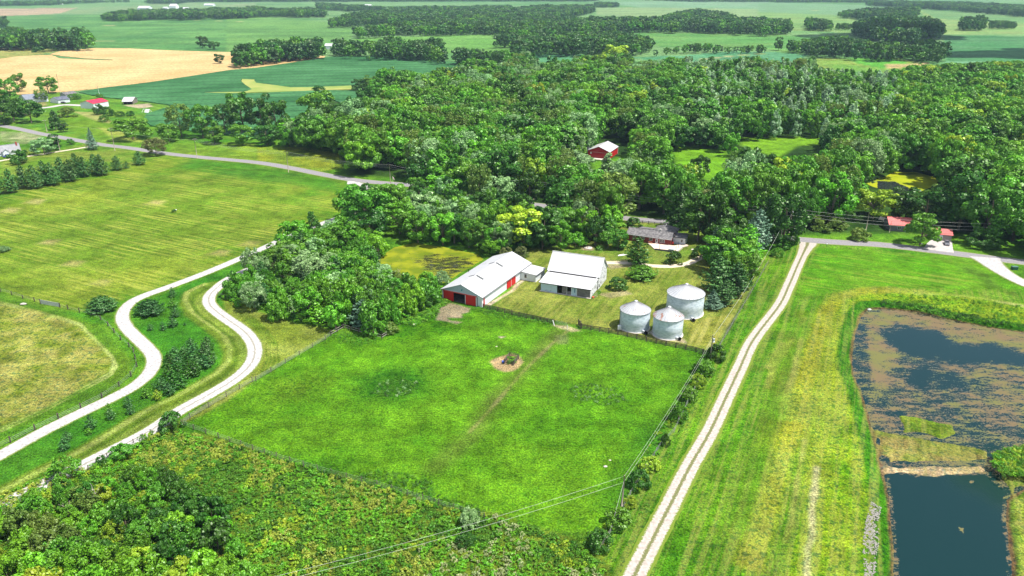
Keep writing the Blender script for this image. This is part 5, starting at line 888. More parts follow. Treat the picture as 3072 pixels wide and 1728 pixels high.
f3 = wood(F3, (6, 11.5), 5.8, [('bush', 'mid'), ('bush', 'bright'), ('round', 'mid'), ('pine', 'pine'), ('round', 'bright'), ('fine', 'mid'), ('shaggy', 'mid'), ('bush', 'mid'), ('pine', 'pine'), ('fine', 'silver')], seed=8, rr=(.38, .5))
F5 = P_(2, 1, 2150, 640, 2576, 620) + P_(3, 1, 60, 700, 60, 940) + P_(2, 1, 2500, 1000, 2400, 1280, 2200, 1280, 1950, 1050, 1990, 900, 1900, 800, 2000, 760)
f5 = wood(F5, (11, 16), 7.2, [('pine', 'pine'), ('round', 'mid'), ('round', 'bright'), ('pine', 'spruce'), ('round', 'dark')], seed=12)
F4 = P_(0, 3, -300, 700, 100, 640, 300, 520, 480, 460, 620, 500, 900, 560, 1150, 480, 1400, 350, 1700, 340, 1750, 500, 1900, 640, 2100, 560, 2250, 620, 2250, 850, 2500, 1150, 2576, 1500, 2576, 2000, -300, 2000)
f4 = wood(F4, (3.6, 7.5), 4.6, None, seed=15, rr=(.5, .7), keep=False, tonef=lambda x, y, px, py, rs: ((('bush', 'bush', 'shaggy')[rs.randint(3)]), (('yellow', 'bright', 'bright')[rs.randint(3)] if (py > 1670 and px < 640) or rs.rand() < .12 else ('dark', 'mid', 'mid', 'dark', 'bright', 'mid')[rs.randint(6)] if (px > 250 or rs.rand() < .5) else ('mid', 'bright', 'olive')[rs.randint(3)])))
f1.sort(key=lambda t: t[1]); NIND = 300 - sum(1 for t in ALLT if t[4] in ('round', 'oval', 'spread', 'cone', 'fine')) - len([t for t in f2 + f3 + f5 if t[4] in ('round', 'oval', 'spread', 'cone', 'fine')])
NIND = max(40, NIND)
for grp, lst in (('trees of the wood beyond the road', f1[:NIND]), ('trees between the road and the farm pond', f2), ('trees and shrubs of the grove left of the long barn', f3), ('trees right of the farm track', f5), ('shrubs of the foreground thicket', f4)):
    for X, Y, h, r, kd, tn in lst:
        t = plant(kd, tn, X, Y, h, r, None, grp, 'tree'); PEND.append((t, X, Y, kd, tn))
# a label for each of them, by look, by the nearest place one can find and by rank there
bk = {}
for t, X, Y, kd, tn in PEND:
    ds = sorted((math.hypot(X - p[0], Y - p[1]), n, p) for n, p in LM); d, n, p = ds[0]; dx, dy = X - p[0], Y - p[1]
    dr = ('right of' if dx > 0 else 'left of') if abs(dx) > abs(dy) else ('beyond' if dy > 0 else 'before'); bk.setdefault((tn, kd, n, dr), []).append((d, t))
for (tn, kd, n, dr), l in bk.items():
    l.sort(key=lambda q: q[0])
    for i, (d, t) in enumerate(l):
        s = '%s %s %s %s' % (TONEW[tn], SHW[kd], dr, n)
        if len(l) > 1: s += ', ' + ('nearest' if i == 0 else (ORD + ['twenty-%s' % q for q in ORD[:9]] + ['thirtieth'] + ['thirty-%s' % q for q in ORD[:9]] + ['fortieth'])[min(i, 39)] + ' nearest')
        t['label'] = s

# ---------------------------------------------------------------- masses: one object each, instanced on points
def proto_col(name, items):
    c = bpy.data.collections.new(name)
    for i, (me, mat, nm) in enumerate(items):
        o = bpy.data.objects.new(nm, me.copy()); o.data.materials.clear(); o.data.materials.append(LEAF[mat]); c.objects.link(o)
    return c
def stuff(name, label, pts, col, cat='trees'):
    """pts: X, Y, Z, scale_xy, scale_z, idx"""
    A = np.array(pts, np.float32); n = len(A); me = bpy.data.meshes.new(name); me.vertices.add(n); me.vertices.foreach_set('co', A[:, :3].ravel().copy())
    rs = np.random.RandomState(n)
    a_ = me.attributes.new('scl', 'FLOAT_VECTOR', 'POINT'); a_.data.foreach_set('vector', np.stack([A[:, 3], A[:, 3] * (.85 + .3 * rs.rand(n)), A[:, 4]], 1).astype(np.float32).ravel())
    a_ = me.attributes.new('rot', 'FLOAT_VECTOR', 'POINT'); a_.data.foreach_set('vector', np.stack([rs.randn(n) * .03, rs.randn(n) * .03, rs.rand(n) * 6.283], 1).astype(np.float32).ravel())
    a_ = me.attributes.new('idx', 'INT', 'POINT'); a_.data.foreach_set('value', A[:, 5].astype(np.int32))
    o = bpy.data.objects.new(name, me); COL.objects.link(o)
    ng = bpy.data.node_groups.new(name + '_scatter', 'GeometryNodeTree'); ng.interface.new_socket('Geometry', in_out='INPUT', socket_type='NodeSocketGeometry'); ng.interface.new_socket('Geometry', in_out='OUTPUT', socket_type='NodeSocketGeometry')
    N = ng.nodes.new; K = ng.links.new; gi = N('NodeGroupInput'); go = N('NodeGroupOutput'); ip = N('GeometryNodeInstanceOnPoints'); ci = N('GeometryNodeCollectionInfo'); ci.inputs['Collection'].default_value = col; ci.inputs['Separate Children'].default_value = True; ci.inputs['Reset Children'].default_value = True
    def na(nm_, tp): q = N('GeometryNodeInputNamedAttribute'); q.data_type = tp; q.inputs[0].default_value = nm_; return q.outputs[0]
    er = N('FunctionNodeEulerToRotation'); K(na('rot', 'FLOAT_VECTOR'), er.inputs[0]); ip.inputs['Pick Instance'].default_value = True
    K(gi.outputs[0], ip.inputs['Points']); K(ci.outputs[0], ip.inputs['Instance']); K(na('idx', 'INT'), ip.inputs['Instance Index']); K(er.outputs[0], ip.inputs['Rotation']); K(na('scl', 'FLOAT_VECTOR'), ip.inputs['Scale']); K(ip.outputs[0], go.inputs[0])
    md = o.modifiers.new('scatter', 'NODES'); md.node_group = ng; return tag(o, label, cat, kind='stuff')
WOODK = [('round', 'dark'), ('round', 'mid'), ('oval', 'mid'), ('oval', 'dark'), ('spread', 'mid'), ('fine', 'olive'), ('round', 'bright'), ('fine', 'silver'), ('cone', 'poplar'), ('cone', 'mid'), ('round', 'yellow'), ('spread', 'bright'), ('spread', 'yellow'), ('oval', 'yellow'), ('oval', 'bright'), ('spread', 'dark'), ('fine', 'mid'), ('round', 'olive')]
wc = proto_col('wood_tree_kinds', [(CR[k][i % len(CR[k])][0], t, 'wood_tree_' + chr(97 + i)) for i, (k, t) in enumerate(WOODK)])
def widx(k, t): return WOODK.index((k, t)) if (k, t) in WOODK else 1
stuff('woodland', 'unbroken broadleaf wood behind the nearer trees, in mixed greens', [(x, y, 0, r / CR[k][0][2], h, widx(k, t)) for x, y, h, r, k, t in f1[NIND:]], wc)
farc = proto_col('far_tree_kinds', [(crown('far_crown', 200 + i, ('round', 'oval', 'round', 'flat')[i], .42, 22, 700, .095, mat='far'), ('far', 'far', 'dark', 'mid')[i], 'far_tree_' + chr(97 + i)) for i in range(4)])
def farwood(name, label, poly, h=(17, 23), sp=11, seed=1):
    l = wood(poly, h, sp, [('round', 'far')], seed=seed, skip_road=False, keep=False, zc=.55, tight=True); rs = np.random.RandomState(seed)
    if l: stuff(name, label, [(x, y, 0, hh / 1.05 * rs.uniform(.85, 1.15), hh * rs.uniform(.85, 1.12), rs.choice(4, p=[.3, .25, .15, .3])) for x, y, hh, r, k, t in l], farc)
FW = [
    ('tree block at the far left edge of the wheat', P_(0, 0, -500, 340, 0, 330, 130, 320, 700, 345, 860, 340, 930, 400, 900, 440, 500, 450, -500, 440), 22),
    ('dark tree block at the right end of the wheat', P_(0, 0, 2300, 560, 2400, 500, 2576, 490) + P_(1, 0, 150, 430, 400, 430, 650, 440, 660, 530, 300, 560, 0, 600) + P_(0, 0, 2400, 650), 22),
    ('hedgerow of tall trees beyond the bean field', P_(1, 0, 790, 440, 900, 420, 1150, 460, 1350, 400, 1600, 450, 1850, 440, 1900, 540, 1900, 590, 1400, 540, 800, 530), 20),
    ('lower trees carrying the hedgerow on to the woods', P_(1, 0, 1900, 580, 2000, 540, 2230, 520, 2400, 530, 2576, 560, 2576, 640, 2300, 640, 1950, 600), 17),
    ('long hedgerow behind the left green field', P_(0, 0, 980, 175, 1150, 130, 1400, 110, 2000, 100, 2576, 80) + P_(1, 0, 200, 100, 600, 90, 780, 150, 200, 145) + P_(0, 0, 2400, 160, 1400, 180, 1150, 190), 18),
    ('clump at the left edge of the green field', P_(0, 0, -400, 180, 40, 190, 80, 220, 60, 250, -400, 250), 16),
    ('broad wood reaching in from the middle distance, upper part', P_(1, 0, 740, 210, 800, 190, 1100, 110, 1700, 100, 2576, 90) + P_(2, 0, 300, 60, 800, 60, 840, 110, 300, 200) + P_(1, 0, 2576, 200, 1400, 220, 750, 250), 18),
    ('broad wood reaching in from the middle distance, lower part', P_(1, 0, 1000, 290, 1500, 240, 2100, 200, 2576, 180) + P_(2, 0, 0, 180, 1100, 190, 1300, 280, 1100, 300, 500, 330, 100, 400) + P_(1, 0, 2400, 310, 1900, 320, 1300, 330, 1000, 350), 19),
    ('wood right of the middle light green field', P_(1, 0, 2380, 400, 2576, 330) + P_(2, 0, 0, 380, 200, 370, 600, 350, 1100, 340, 1330, 390, 1420, 430, 1430, 480, 1200, 520, 900, 520, 600, 510, 200, 510, 0, 560) + P_(1, 0, 2576, 440, 2380, 440), 19),
    ('dense hedgerow wood across the right distance', P_(2, 0, 1000, 190, 1400, 190, 1800, 110, 2100, 130, 2300, 190, 2576, 200) + P_(3, 0, 0, 200, 200, 210, 240, 300, 0, 320) + P_(2, 0, 2300, 310, 1700, 290, 1200, 280), 20),
    ('bushy hedgerow between the two teal fields', P_(2, 0, 1380, 540, 1480, 500, 1700, 470, 1950, 450, 2150, 490, 2300, 470, 2540, 470, 2540, 510, 2250, 530, 1950, 500, 1500, 530, 1300, 560), 11),
    ('hedgerow on the far pale field', P_(2, 0, 830, 30, 1070, 30, 1080, 60, 840, 65), 14),
    ('clump behind the far pale fields, upper right', P_(3, 0, 680, 130, 950, 100, 1300, 80, 1520, 80, 1500, 150, 1300, 180, 900, 170, 700, 150), 18),
    ('dark square wood under the cloud shadow', P_(3, 0, 880, 230, 1100, 190, 1600, 200, 1750, 260, 1740, 340, 1500, 380, 1100, 380, 980, 330, 870, 330), 24),
    ('lighter wood in front of the dark square wood', P_(3, 0, 200, 450, 520, 390, 700, 380, 1100, 440, 1400, 440, 1700, 430, 1810, 470, 1800, 560, 1650, 590, 1300, 560, 800, 540, 500, 530, 200, 500), 19),
    ('row of trees on the far field left of the dark wood', P_(3, 0, 380, 200, 640, 220, 640, 280, 390, 280), 17),
    ('low row left of the dark square wood', P_(3, 0, 690, 240, 840, 250, 840, 280, 690, 280), 10),
    ('pair of big trees on the far right field', P_(3, 0, 1950, 190, 2180, 190, 2160, 270, 1960, 270), 19),
    ('row of small trees at the far right edge', P_(3, 0, 2230, 220, 2500, 220, 2500, 270, 2230, 270), 13),
    ('far woods along the right horizon', P_(3, 0, 1000, 5, 1500, 20, 2100, 30, 2576, 60, 3600, 100, 3600, 170, 2576, 150, 1700, 80, 1000, 40), 17),
    ('far woods along the middle horizon', P_(0, 0, 1900, 10, 2576, 5) + P_(1, 0, 0, 5, 2576, 0) + P_(2, 0, 800, 0, 1000, -30, 1000, -60) + P_(0, 0, 1900, -60) + P_(0, 0, 1400, 20, 1800, 25), 17),
    ('far wood behind the small white roof', P_(1, 0, 600, 30, 1300, 75, 2000, 70, 2576, 60, 2576, 100, 1500, 90, 900, 100, 620, 80), 16),
    ('far hedgerow along the left horizon', P_(0, 0, -400, 50, 500, 40, 900, 20, 1300, 15, 1300, 5, -400, 20), 15),
    ('thin far hedgerow right of the horizon woods', P_(2, 0, 1000, -8, 2576, -10) + P_(3, 0, 1000, 5, 1000, 20) + P_(2, 0, 1900, 10), 12),
]
for i, (lab, p, h) in enumerate(FW): farwood('tree_line', lab, p, (h * .62, h * 1.22), 10 if i < 6 else 12, 40 + i)
# undergrowth of the rank corner below the paddock, and other weeds
ug = [(crown('weed', 300, 'bush', .7, 16, 260, .17, low=.05), 'bright', 'weed_a'), (crown('weed', 301, 'bush', .7, 14, 260, .17, low=.05), 'mid', 'weed_b'), (crown('weed', 302, 'bush', .6, 18, 260, .15, low=.05, jag=1.2, flat=1.5), 'tan', 'weed_c'), (crown('weed', 303, 'bush', .7, 14, 260, .16, low=.05), 'yellow', 'weed_d'), (crown('weed', 304, 'bush', .6, 16, 260, .13, low=.05), 'pink', 'weed_e'), (crown('weed', 305, 'bush', .7, 14, 260, .17, low=.05), 'dark', 'weed_f'), (crown('weed', 306, 'bush', .7, 14, 260, .17, low=.05), 'silver', 'weed_g')]
uc = proto_col('weed_kinds', ug)
def weeds(name, label, poly, sp, hr, pick, seed, edge=0):
    rs = np.random.RandomState(seed); Wp = GP(poly); x0, y0 = Wp.min(0); x1, y1 = Wp.max(0); y0 = max(y0, 98); xs = np.arange(x0, x1, sp); ys = np.arange(y0, y1, sp); X, Y = np.meshgrid(xs, ys); X = X.ravel() + rs.randn(X.size) * sp * .35; Y = Y.ravel() + rs.randn(Y.size) * sp * .35
    ok = inpoly(X, Y, Wp); px, py = proj(X, Y); ok &= (px > -100) & (px < 3200); X, Y = X[ok], Y[ok]; h = hr[0] + (hr[1] - hr[0]) * rs.rand(len(X)) * (.5 + fbm(X / 5, Y / 5, seed)); idx = pick(X, Y, rs)
    stuff(name, label, [(x, y, -.1, hh * rs.uniform(.9, 1.4), hh, i) for x, y, hh, i in zip(X, Y, h, idx)], uc, 'weeds')
def pick1(X, Y, rs):
    n = fbm(X / 9, Y / 9, 61); n2 = fbm(X / 7, Y / 7, 71); u = rs.rand(len(X)); px, py = proj(X, Y)
    r = np.where(n2 > .56, 1, np.where(u < .12, 1, 0)); r = np.where((n > .47) & (n < .56) & (u < .55), 3, r); r = np.where((n > .54) & (u < .55), 2, r); r = np.where((px > 1250) & (n2 < .46) & (u < .5), 4, r); r = np.where(u > .975, 5, r)
    return r
weeds('undergrowth', 'rank yellow and green weeds below the wire fence of the paddock', P_(0, 3, -200, 690, 0, 640, 450, 430, 760, 400, 1150, 235, 1500, 20) + P_(0, 2, 1800, 1440) + P_(0, 3, 2200, 90) + P_(1, 3, 200, 250, 1200, 540, 1850, 760, 2400, 850) + P_(2, 3, 0, 900, 500, 1050, 850, 1250, 950, 1449, 950, 1800) + P_(0, 3, -200, 1800), 1.05, (.5, 1.15), pick1, 5)
weeds('thistle_patch', 'low dark weed patch in the left half of the paddock', P_(1, 2, 1150, 1080, 1200, 980, 1400, 900, 1620, 950, 1640, 1010, 1500, 1090, 1300, 1100), .8, (.25, .6), lambda X, Y, rs: rs.choice([1, 5, 6], len(X), p=[.5, .35, .15]), 6)
weeds('thistle_patch', 'low bluish-green weed patch in the right half of the paddock', P_(2, 2, 560, 1000, 800, 960, 1050, 1010, 1180, 1130, 1100, 1160, 900, 1180, 650, 1130), .8, (.25, .6), lambda X, Y, rs: rs.choice([1, 6, 5], len(X), p=[.6, .22, .18]), 7)
weeds('thistle_patch', 'dark weeds inside the lower wire fence of the paddock', P_(1, 3, 1030, 430, 1300, 380, 1600, 430, 1780, 500, 1800, 620, 2300, 780, 2300, 850, 1850, 740, 1400, 580), .8, (.3, .7), lambda X, Y, rs: rs.choice([1, 1, 5, 0], len(X)), 8)
weeds('nettle_bed', 'leafy weeds in the upper left corner of the paddock', P_(1, 2, 760, 500, 900, 440, 1260, 520, 1100, 580, 850, 560), .8, (.3, .7), lambda X, Y, rs: rs.choice([0, 1], len(X)), 9)
weeds('nettle_bed', 'bright leafy weeds between the grove and the red barn door', P_(1, 2, 1440, 360, 1600, 290, 1850, 130, 1900, 100, 1960, 140, 1850, 200, 1780, 300, 1600, 380), .8, (.5, 1.2), lambda X, Y, rs: rs.choice([0, 1, 0], len(X)), 10)
weeds('nettle_bed', 'weeds along the foot of the barn fence', P_(1, 2, 2140, 200, 2260, 190, 2280, 200, 2576, 270) + P_(2, 2, 0, 285, 400, 340, 380, 365, 0, 330) + P_(1, 2, 2200, 240), .7, (.25, .7), lambda X, Y, rs: rs.choice([0, 1], len(X)), 11)
weeds('ground_cover', 'bright ground cover at the edge of the grove beside the triangular plot', P_(0, 2, 2230, 60, 2300, 40) + P_(1, 2, 0, 40, 300, 120, 500, 200, 520, 340, 250, 270, 0, 200) + P_(0, 2, 2250, 110), .9, (.6, 1.4), lambda X, Y, rs: rs.choice([0, 0, 1], len(X)), 12)
weeds('ground_cover', 'rank growth at the left end of the farm pond and under the grove', P_(1, 1, 200, 1100, 900, 950, 1150, 1150, 1300, 1330, 1600, 1420, 1850, 1449) + P_(1, 2, 1850, 110, 1500, 300, 900, 380, 500, 320, 100, 200) + P_(0, 2, 2400, 60) + P_(0, 1, 2576, 1400), 1.3, (.8, 1.9), lambda X, Y, rs: rs.choice([0, 1, 1, 5], len(X)), 13)
weeds('pond_bank_weeds', 'leafy plants along the far bank of the big pond', P_(3, 2, 1100, 150, 1150, 130, 1500, 170, 1900, 250, 2400, 340, 2576, 370, 2576, 400, 2300, 370, 1800, 290, 1450, 210), .9, (.4, 1.0), lambda X, Y, rs: rs.choice([1, 5, 0], len(X)), 14)
weeds('pond_bank_weeds', 'leafy plants on the slope beyond the big pond', P_(3, 2, 1100, 60, 1700, 80, 2300, 150, 3100, 260, 3100, 420, 2576, 370, 2000, 270, 1500, 160), 1.5, (.3, .8), lambda X, Y, rs: rs.choice([0, 3, 1], len(X)), 15)
weeds('fence_line_weeds', 'weeds along the wire fence on the right side of the paddock', P_(2, 2, 1990, 700, 2060, 700, 1900, 1000, 1700, 1449, 1600, 1449) + P_(2, 3, 1500, 200, 1200, 700, 950, 1200, 700, 1300, 600, 1050, 900, 1000, 1300, 250), 1.2, (.3, .9), lambda X, Y, rs: rs.choice([0, 1, 3, 5], len(X), p=[.4, .3, .2, .1]), 16)
weeds('verge_weeds', 'uneven weeds between the paddock fence and the gravel lane', P_(2, 2, 2500, 0, 2576, 60, 2200, 760, 1850, 1449) + P_(2, 3, 1750, 200, 1050, 1449, 600, 1449, 1000, 1100, 1500, 200) + P_(2, 2, 2100, 700), 2.6, (.2, .5), lambda X, Y, rs: rs.choice([0, 0, 1], len(X)), 17)
weeds('reeds', 'clump of bright green reeds at the right edge of the pond', [(p[0], p[1] + 8) for p in P_(3, 3, 2260, 200, 2400, 150, 2576, 130, 2800, 160, 2800, 440, 2450, 430, 2300, 380)], .6, (.5, 1.1), lambda X, Y, rs: rs.choice([0, 1, 3], len(X)), 18)

# ---------------------------------------------------------------- buildings
def frame(name, label, cat, O, ang, group=None): return thing(name, label, cat, (O[0], O[1], 0), ang, group)
def wall_band(m, x0, x1, y0, y1, z0, z1, t, openings=()):
    """four walls as a closed box ring is not needed: each call makes one wall box along x or y, cut round rectangular openings (a0, a1, b0, b1)"""
    along_x = abs(x1 - x0) > abs(y1 - y0); A0, A1 = (x0, x1) if along_x else (y0, y1); cur = A0
    def bx(a, b, c, d):
        if b - a < 1e-3 or d - c < 1e-3: return
        if along_x: m.box(a, b, y0, y1, c, d)
        else: m.box(x0, x1, a, b, c, d)
    for a, b, c, d in sorted(openings):
        bx(cur, a, z0, z1); bx(a, b, z0, c); bx(a, b, d, z1); cur = b
    bx(cur, A1, z0, z1)
def window(par, face, a, z, w, h, pos, frame_mat=None, bars=(1, 1), out=1):
    """window on a wall: face 'x' = wall plane x=pos, 'y' = wall plane y=pos; out = outward sign"""
    f = MB(); p = MB(); t = .07; d0, d1 = sorted((pos - out * .03, pos + out * .06)); g0, g1 = sorted((pos - out * .02, pos + out * .02))
    def bx(m, a0, a1, z0, z1, e0, e1):
        if face == 'y': m.box(a0, a1, e0, e1, z0, z1)
        else: m.box(e0, e1, a0, a1, z0, z1)
    bx(f, a - w / 2 - t, a - w / 2, z, z + h, d0, d1); bx(f, a + w / 2, a + w / 2 + t, z, z + h, d0, d1); bx(f, a - w / 2 - t, a + w / 2 + t, z + h, z + h + t, d0, d1); bx(f, a - w / 2 - t - .05, a + w / 2 + t + .05, z - t, z, d0, d1 if out < 0 else d1 + .03)
    for i in range(1, bars[0]): c = a - w / 2 + w * i / bars[0]; bx(f, c - .03, c + .03, z, z + h, d0, d1)
    for i in range(1, bars[1]): c = z + h * i / bars[1]; bx(f, a - w / 2, a + w / 2, c - .03, c + .03, g0, d1)
    bx(p, a - w / 2, a + w / 2, z, z + h, g0, g1); wo = f.build('window', frame_mat or TRIM, par); p.build('pane', GLASS, wo); return wo
def gable_roof(par, x0, x1, y0, y1, ze, zr, mat, ridge='y', ov=.4, t=.12, rpos=.5, name='roof', cap=True):
    m = MB()
    if ridge == 'y':
        xr = x0 + (x1 - x0) * rpos; sl = (zr - ze) / (xr - x0); sr = (zr - ze) / (x1 - xr)
        m.slab([(x0 - ov, y0 - ov, ze - sl * ov + t), (xr, y0 - ov, zr + t), (xr, y1 + ov, zr + t), (x0 - ov, y1 + ov, ze - sl * ov + t)], t); m.slab([(xr, y0 - ov, zr + t), (x1 + ov, y0 - ov, ze - sr * ov + t), (x1 + ov, y1 + ov, ze - sr * ov + t), (xr, y1 + ov, zr + t)], t)
        if cap: m.box(xr - .15, xr + .15, y0 - ov - .01, y1 + ov + .01, zr + t - .02, zr + t + .05)
    else:
        yr = y0 + (y1 - y0) * rpos; sl = (zr - ze) / (yr - y0); sr = (zr - ze) / (y1 - yr)
        m.slab([(x0 - ov, y0 - ov, ze - sl * ov + t), (x1 + ov, y0 - ov, ze - sl * ov + t), (x1 + ov, yr, zr + t), (x0 - ov, yr, zr + t)], t); m.slab([(x0 - ov, yr, zr + t), (x1 + ov, yr, zr + t), (x1 + ov, y1 + ov, ze - sr * ov + t), (x0 - ov, y1 + ov, ze - sr * ov + t)], t)
        if cap: m.box(x0 - ov - .01, x1 + ov + .01, yr - .15, yr + .15, zr + t - .02, zr + t + .05)
    return m.build(name, mat, par)
def gable_tri(m, x0, x1, y, t, ze, zr, rpos=.5):        # triangular gable across x
    xr = x0 + (x1 - x0) * rpos; m.add([(x0, y, ze), (x1, y, ze), (xr, y, zr), (x0, y + t, ze), (x1, y + t, ze), (xr, y + t, zr)], [(0, 1, 2), (5, 4, 3), (0, 3, 4, 1), (1, 4, 5, 2), (2, 5, 3, 0)])
def gable_tri_y(m, y0, y1, x, t, ze, zr, rpos=.5):
    yr = y0 + (y1 - y0) * rpos; m.add([(x, y0, ze), (x, y1, ze), (x, yr, zr), (x + t, y0, ze), (x + t, y1, ze), (x + t, yr, zr)], [(2, 1, 0), (3, 4, 5), (1, 4, 3, 0), (2, 5, 4, 1), (0, 3, 5, 2)])

# --- long white barn with red doors. local x: along the front gable to the right, local y: along the barn
def long_barn():
    FR = np.array([-9.9, 226.6]); ang = math.atan2(-7.1, 13.7)
    b = frame('long_barn', 'long white metal barn with red sliding doors and white roof', 'barn', FR - 15.4 * np.array([math.cos(ang), math.sin(ang)]), ang)
    Wd, Ln, ze, zr = 15.4, 36.0, 3.75, 6.75
    m = MB(); wall_band(m, 0, Wd, 0, .2, 0, ze, .2, [(.35, 13.35, 0, 3.35)]); m.build('front_wall', WHX, b)
    m = MB(); gable_tri(m, 0, Wd, 0, .2, ze, zr); m.build('gable', mat_ribbed('shade_tinted_gable_metal', (.36, .46, .52), 'X', .35, .85, .5), b)  # white gable tinted blue-grey, its shade put into the colour
    m = MB(); wall_band(m, Wd - .2, Wd, .2, Ln - .2, 0, ze, .2, [(1.0, 1.7, 0, 3.2), (17.6, 24.0, 0, 3.4)]); m.build('side_wall', WHY, b)
    m = MB(); wall_band(m, 0, .2, .2, Ln - .2, 0, ze, .2); m.build('side_wall', WHY, b)
    m = MB(); m.box(0, Wd, Ln - .2, Ln, 0, ze); gable_tri(m, 0, Wd, Ln - .2, .2, ze, zr); m.build('rear_wall', WHX, b)
    r = gable_roof(b, 0, Wd, 0, Ln, ze, zr, ROOFW, 'y', .45)
    for xx in (6.3, 9.1):
        for yy in (9.5, 23.5):
            z = zr - abs(xx - Wd / 2) * 3 / 7.7 + .12; q = MB(); s = 3 / 7.7 * (1 if xx < Wd / 2 else -1); x0, x1 = (xx - 1.1, xx + 1.6) if xx > Wd / 2 else (xx - 1.2, xx + 1.0)
            zz = lambda x: zr - abs(x - Wd / 2) * 3 / 7.7 + .125
            q.slab([(x0, yy - .5, zz(x0) + .05), (x1, yy - .5, zz(x1) + .05), (x1, yy + .5, zz(x1) + .05), (x0, yy + .5, zz(x0) + .05)], .06); q.build('skylight', mat_sky, r)
    m = MB(); m.tube([(.4, 17, 3.6), (.4, 17, 5.2)], .1, 8); m.build('flue', DARK, r); m = MB(); m.tube([(14.2, 33, 4), (14.2, 33, 5.4)], .14, 8); m.lathe([(.22, 5.35), (.22, 5.5), (.05, 5.65)], 10, 14.2, 33); m.build('flue', TRIM, r)
    m = MB(); m.box(.6, 4.5, -.16, -.04, .05, 3.35); m.build('sliding_door', RED, b); m = MB(); m.box(9.25, 13.1, -.16, -.04, .05, 3.35); m.build('sliding_door', RED, b)
    m = MB(); m.box(.3, 13.6, -.22, -.02, 3.35, 3.62); m.build('door_track', mat_var('red_track', (.45, .05, .04), (.55, .12, .1), 2), b)
    m = MB(); [m.box(x, x + .14, -.19, -.02, 0, 3.4) for x in (9.05, 13.2)]; m.box(14.98, 15.42, -.02, 0, 0, 3.6); m.build('door_post', TRIM, b)
    m = MB(); m.box(13.55, 13.75, -.03, 0, 0, 3.3); m.build('corner_strip', DARK, b)  # near-black strip on the closed wall
    m = MB(); m.box(Wd + .02, Wd + .12, 17.5, 20.7, .1, 3.5); m.build('side_door', REDY, b); m = MB(); m.box(Wd + .02, Wd + .12, 20.85, 24.1, .1, 3.5); m.build('side_door', REDY, b); m = MB(); m.box(Wd + .02, Wd + .14, 20.7, 20.85, .1, 3.5); m.box(Wd + .02, Wd + .14, 24.1, 24.25, .1, 3.5); m.build('door_post', TRIM, b)
    m = MB(); m.box(Wd + .01, Wd + .08, 1.0, 1.8, .1, 3.2); m.build('side_door', REDY, b)
    m = MB(); m.box(Wd + .42, Wd + .58, -.4, Ln + .4, 3.42, 3.62); m.build('gutter', GUTTER, b)
    m = MB(); m.box(.2, Wd - .2, .25, Ln - .3, .0, .05); m.build('floor', mat_var('barn_floor', (.06, .05, .045), (.1, .09, .08), 1), b)
    m = MB(); [m.bar((7.6, 2 + .3 * i, zz0), (8.0, 1.9, zz0), .1) for i, zz0 in ((0, 4.6),)]; m.add([(7.4, -.03, 4.4), (7.65, -.03, 5.2), (7.8, -.03, 4.9), (8.05, -.03, 5.3), (8.0, -.03, 4.5), (7.85, -.03, 4.7), (7.6, -.03, 4.35)], [(0, 1, 2, 3, 4, 5, 6)]); m.build('gable_emblem', mat_var('teal_paint', (.02, .2, .2), (.03, .3, .3), 2), b)
    an = frame('annex', 'small white metal annex against the right side of the long barn', 'outbuilding', (0, 0), 0); an.location = b.matrix_basis @ Vector((Wd, 28.2, 0)) if False else Vector((b.location.x + math.cos(ang) * (Wd + .03) - math.sin(ang) * 28.2, b.location.y + math.sin(ang) * (Wd + .03) + math.cos(ang) * 28.2, 0)); an.rotation_euler = (0, 0, ang)
    m = MB(); m.box(0, 6, 0, 7.6, 0, 2.75); m.build('wall', WHX, an); m = MB(); m.slab([(-.0, -.3, 3.25), (6.35, -.3, 2.85), (6.35, 7.9, 2.85), (-.0, 7.9, 3.25)], .14); m.build('roof', ROOFX, an)
    m = MB(); m.box(6.36, 6.5, -.3, 7.9, 2.66, 2.84); m.build('gutter', GUTTER, an); m = MB(); m.box(-.05, 6.1, -.1, 7.7, 0, .12); m.build('slab', CONC, an)
    window(an, 'y', 2.0, 1.05, .85, 1.3, -.005, bars=(1, 2), out=-1); window(an, 'x', 4.9, 1.1, .9, 1.2, 6.005, bars=(1, 2))
mat_sky = mat_var('grey_skylight_panel', (.06, .065, .065), (.1, .105, .105), 3, .6)
long_barn()

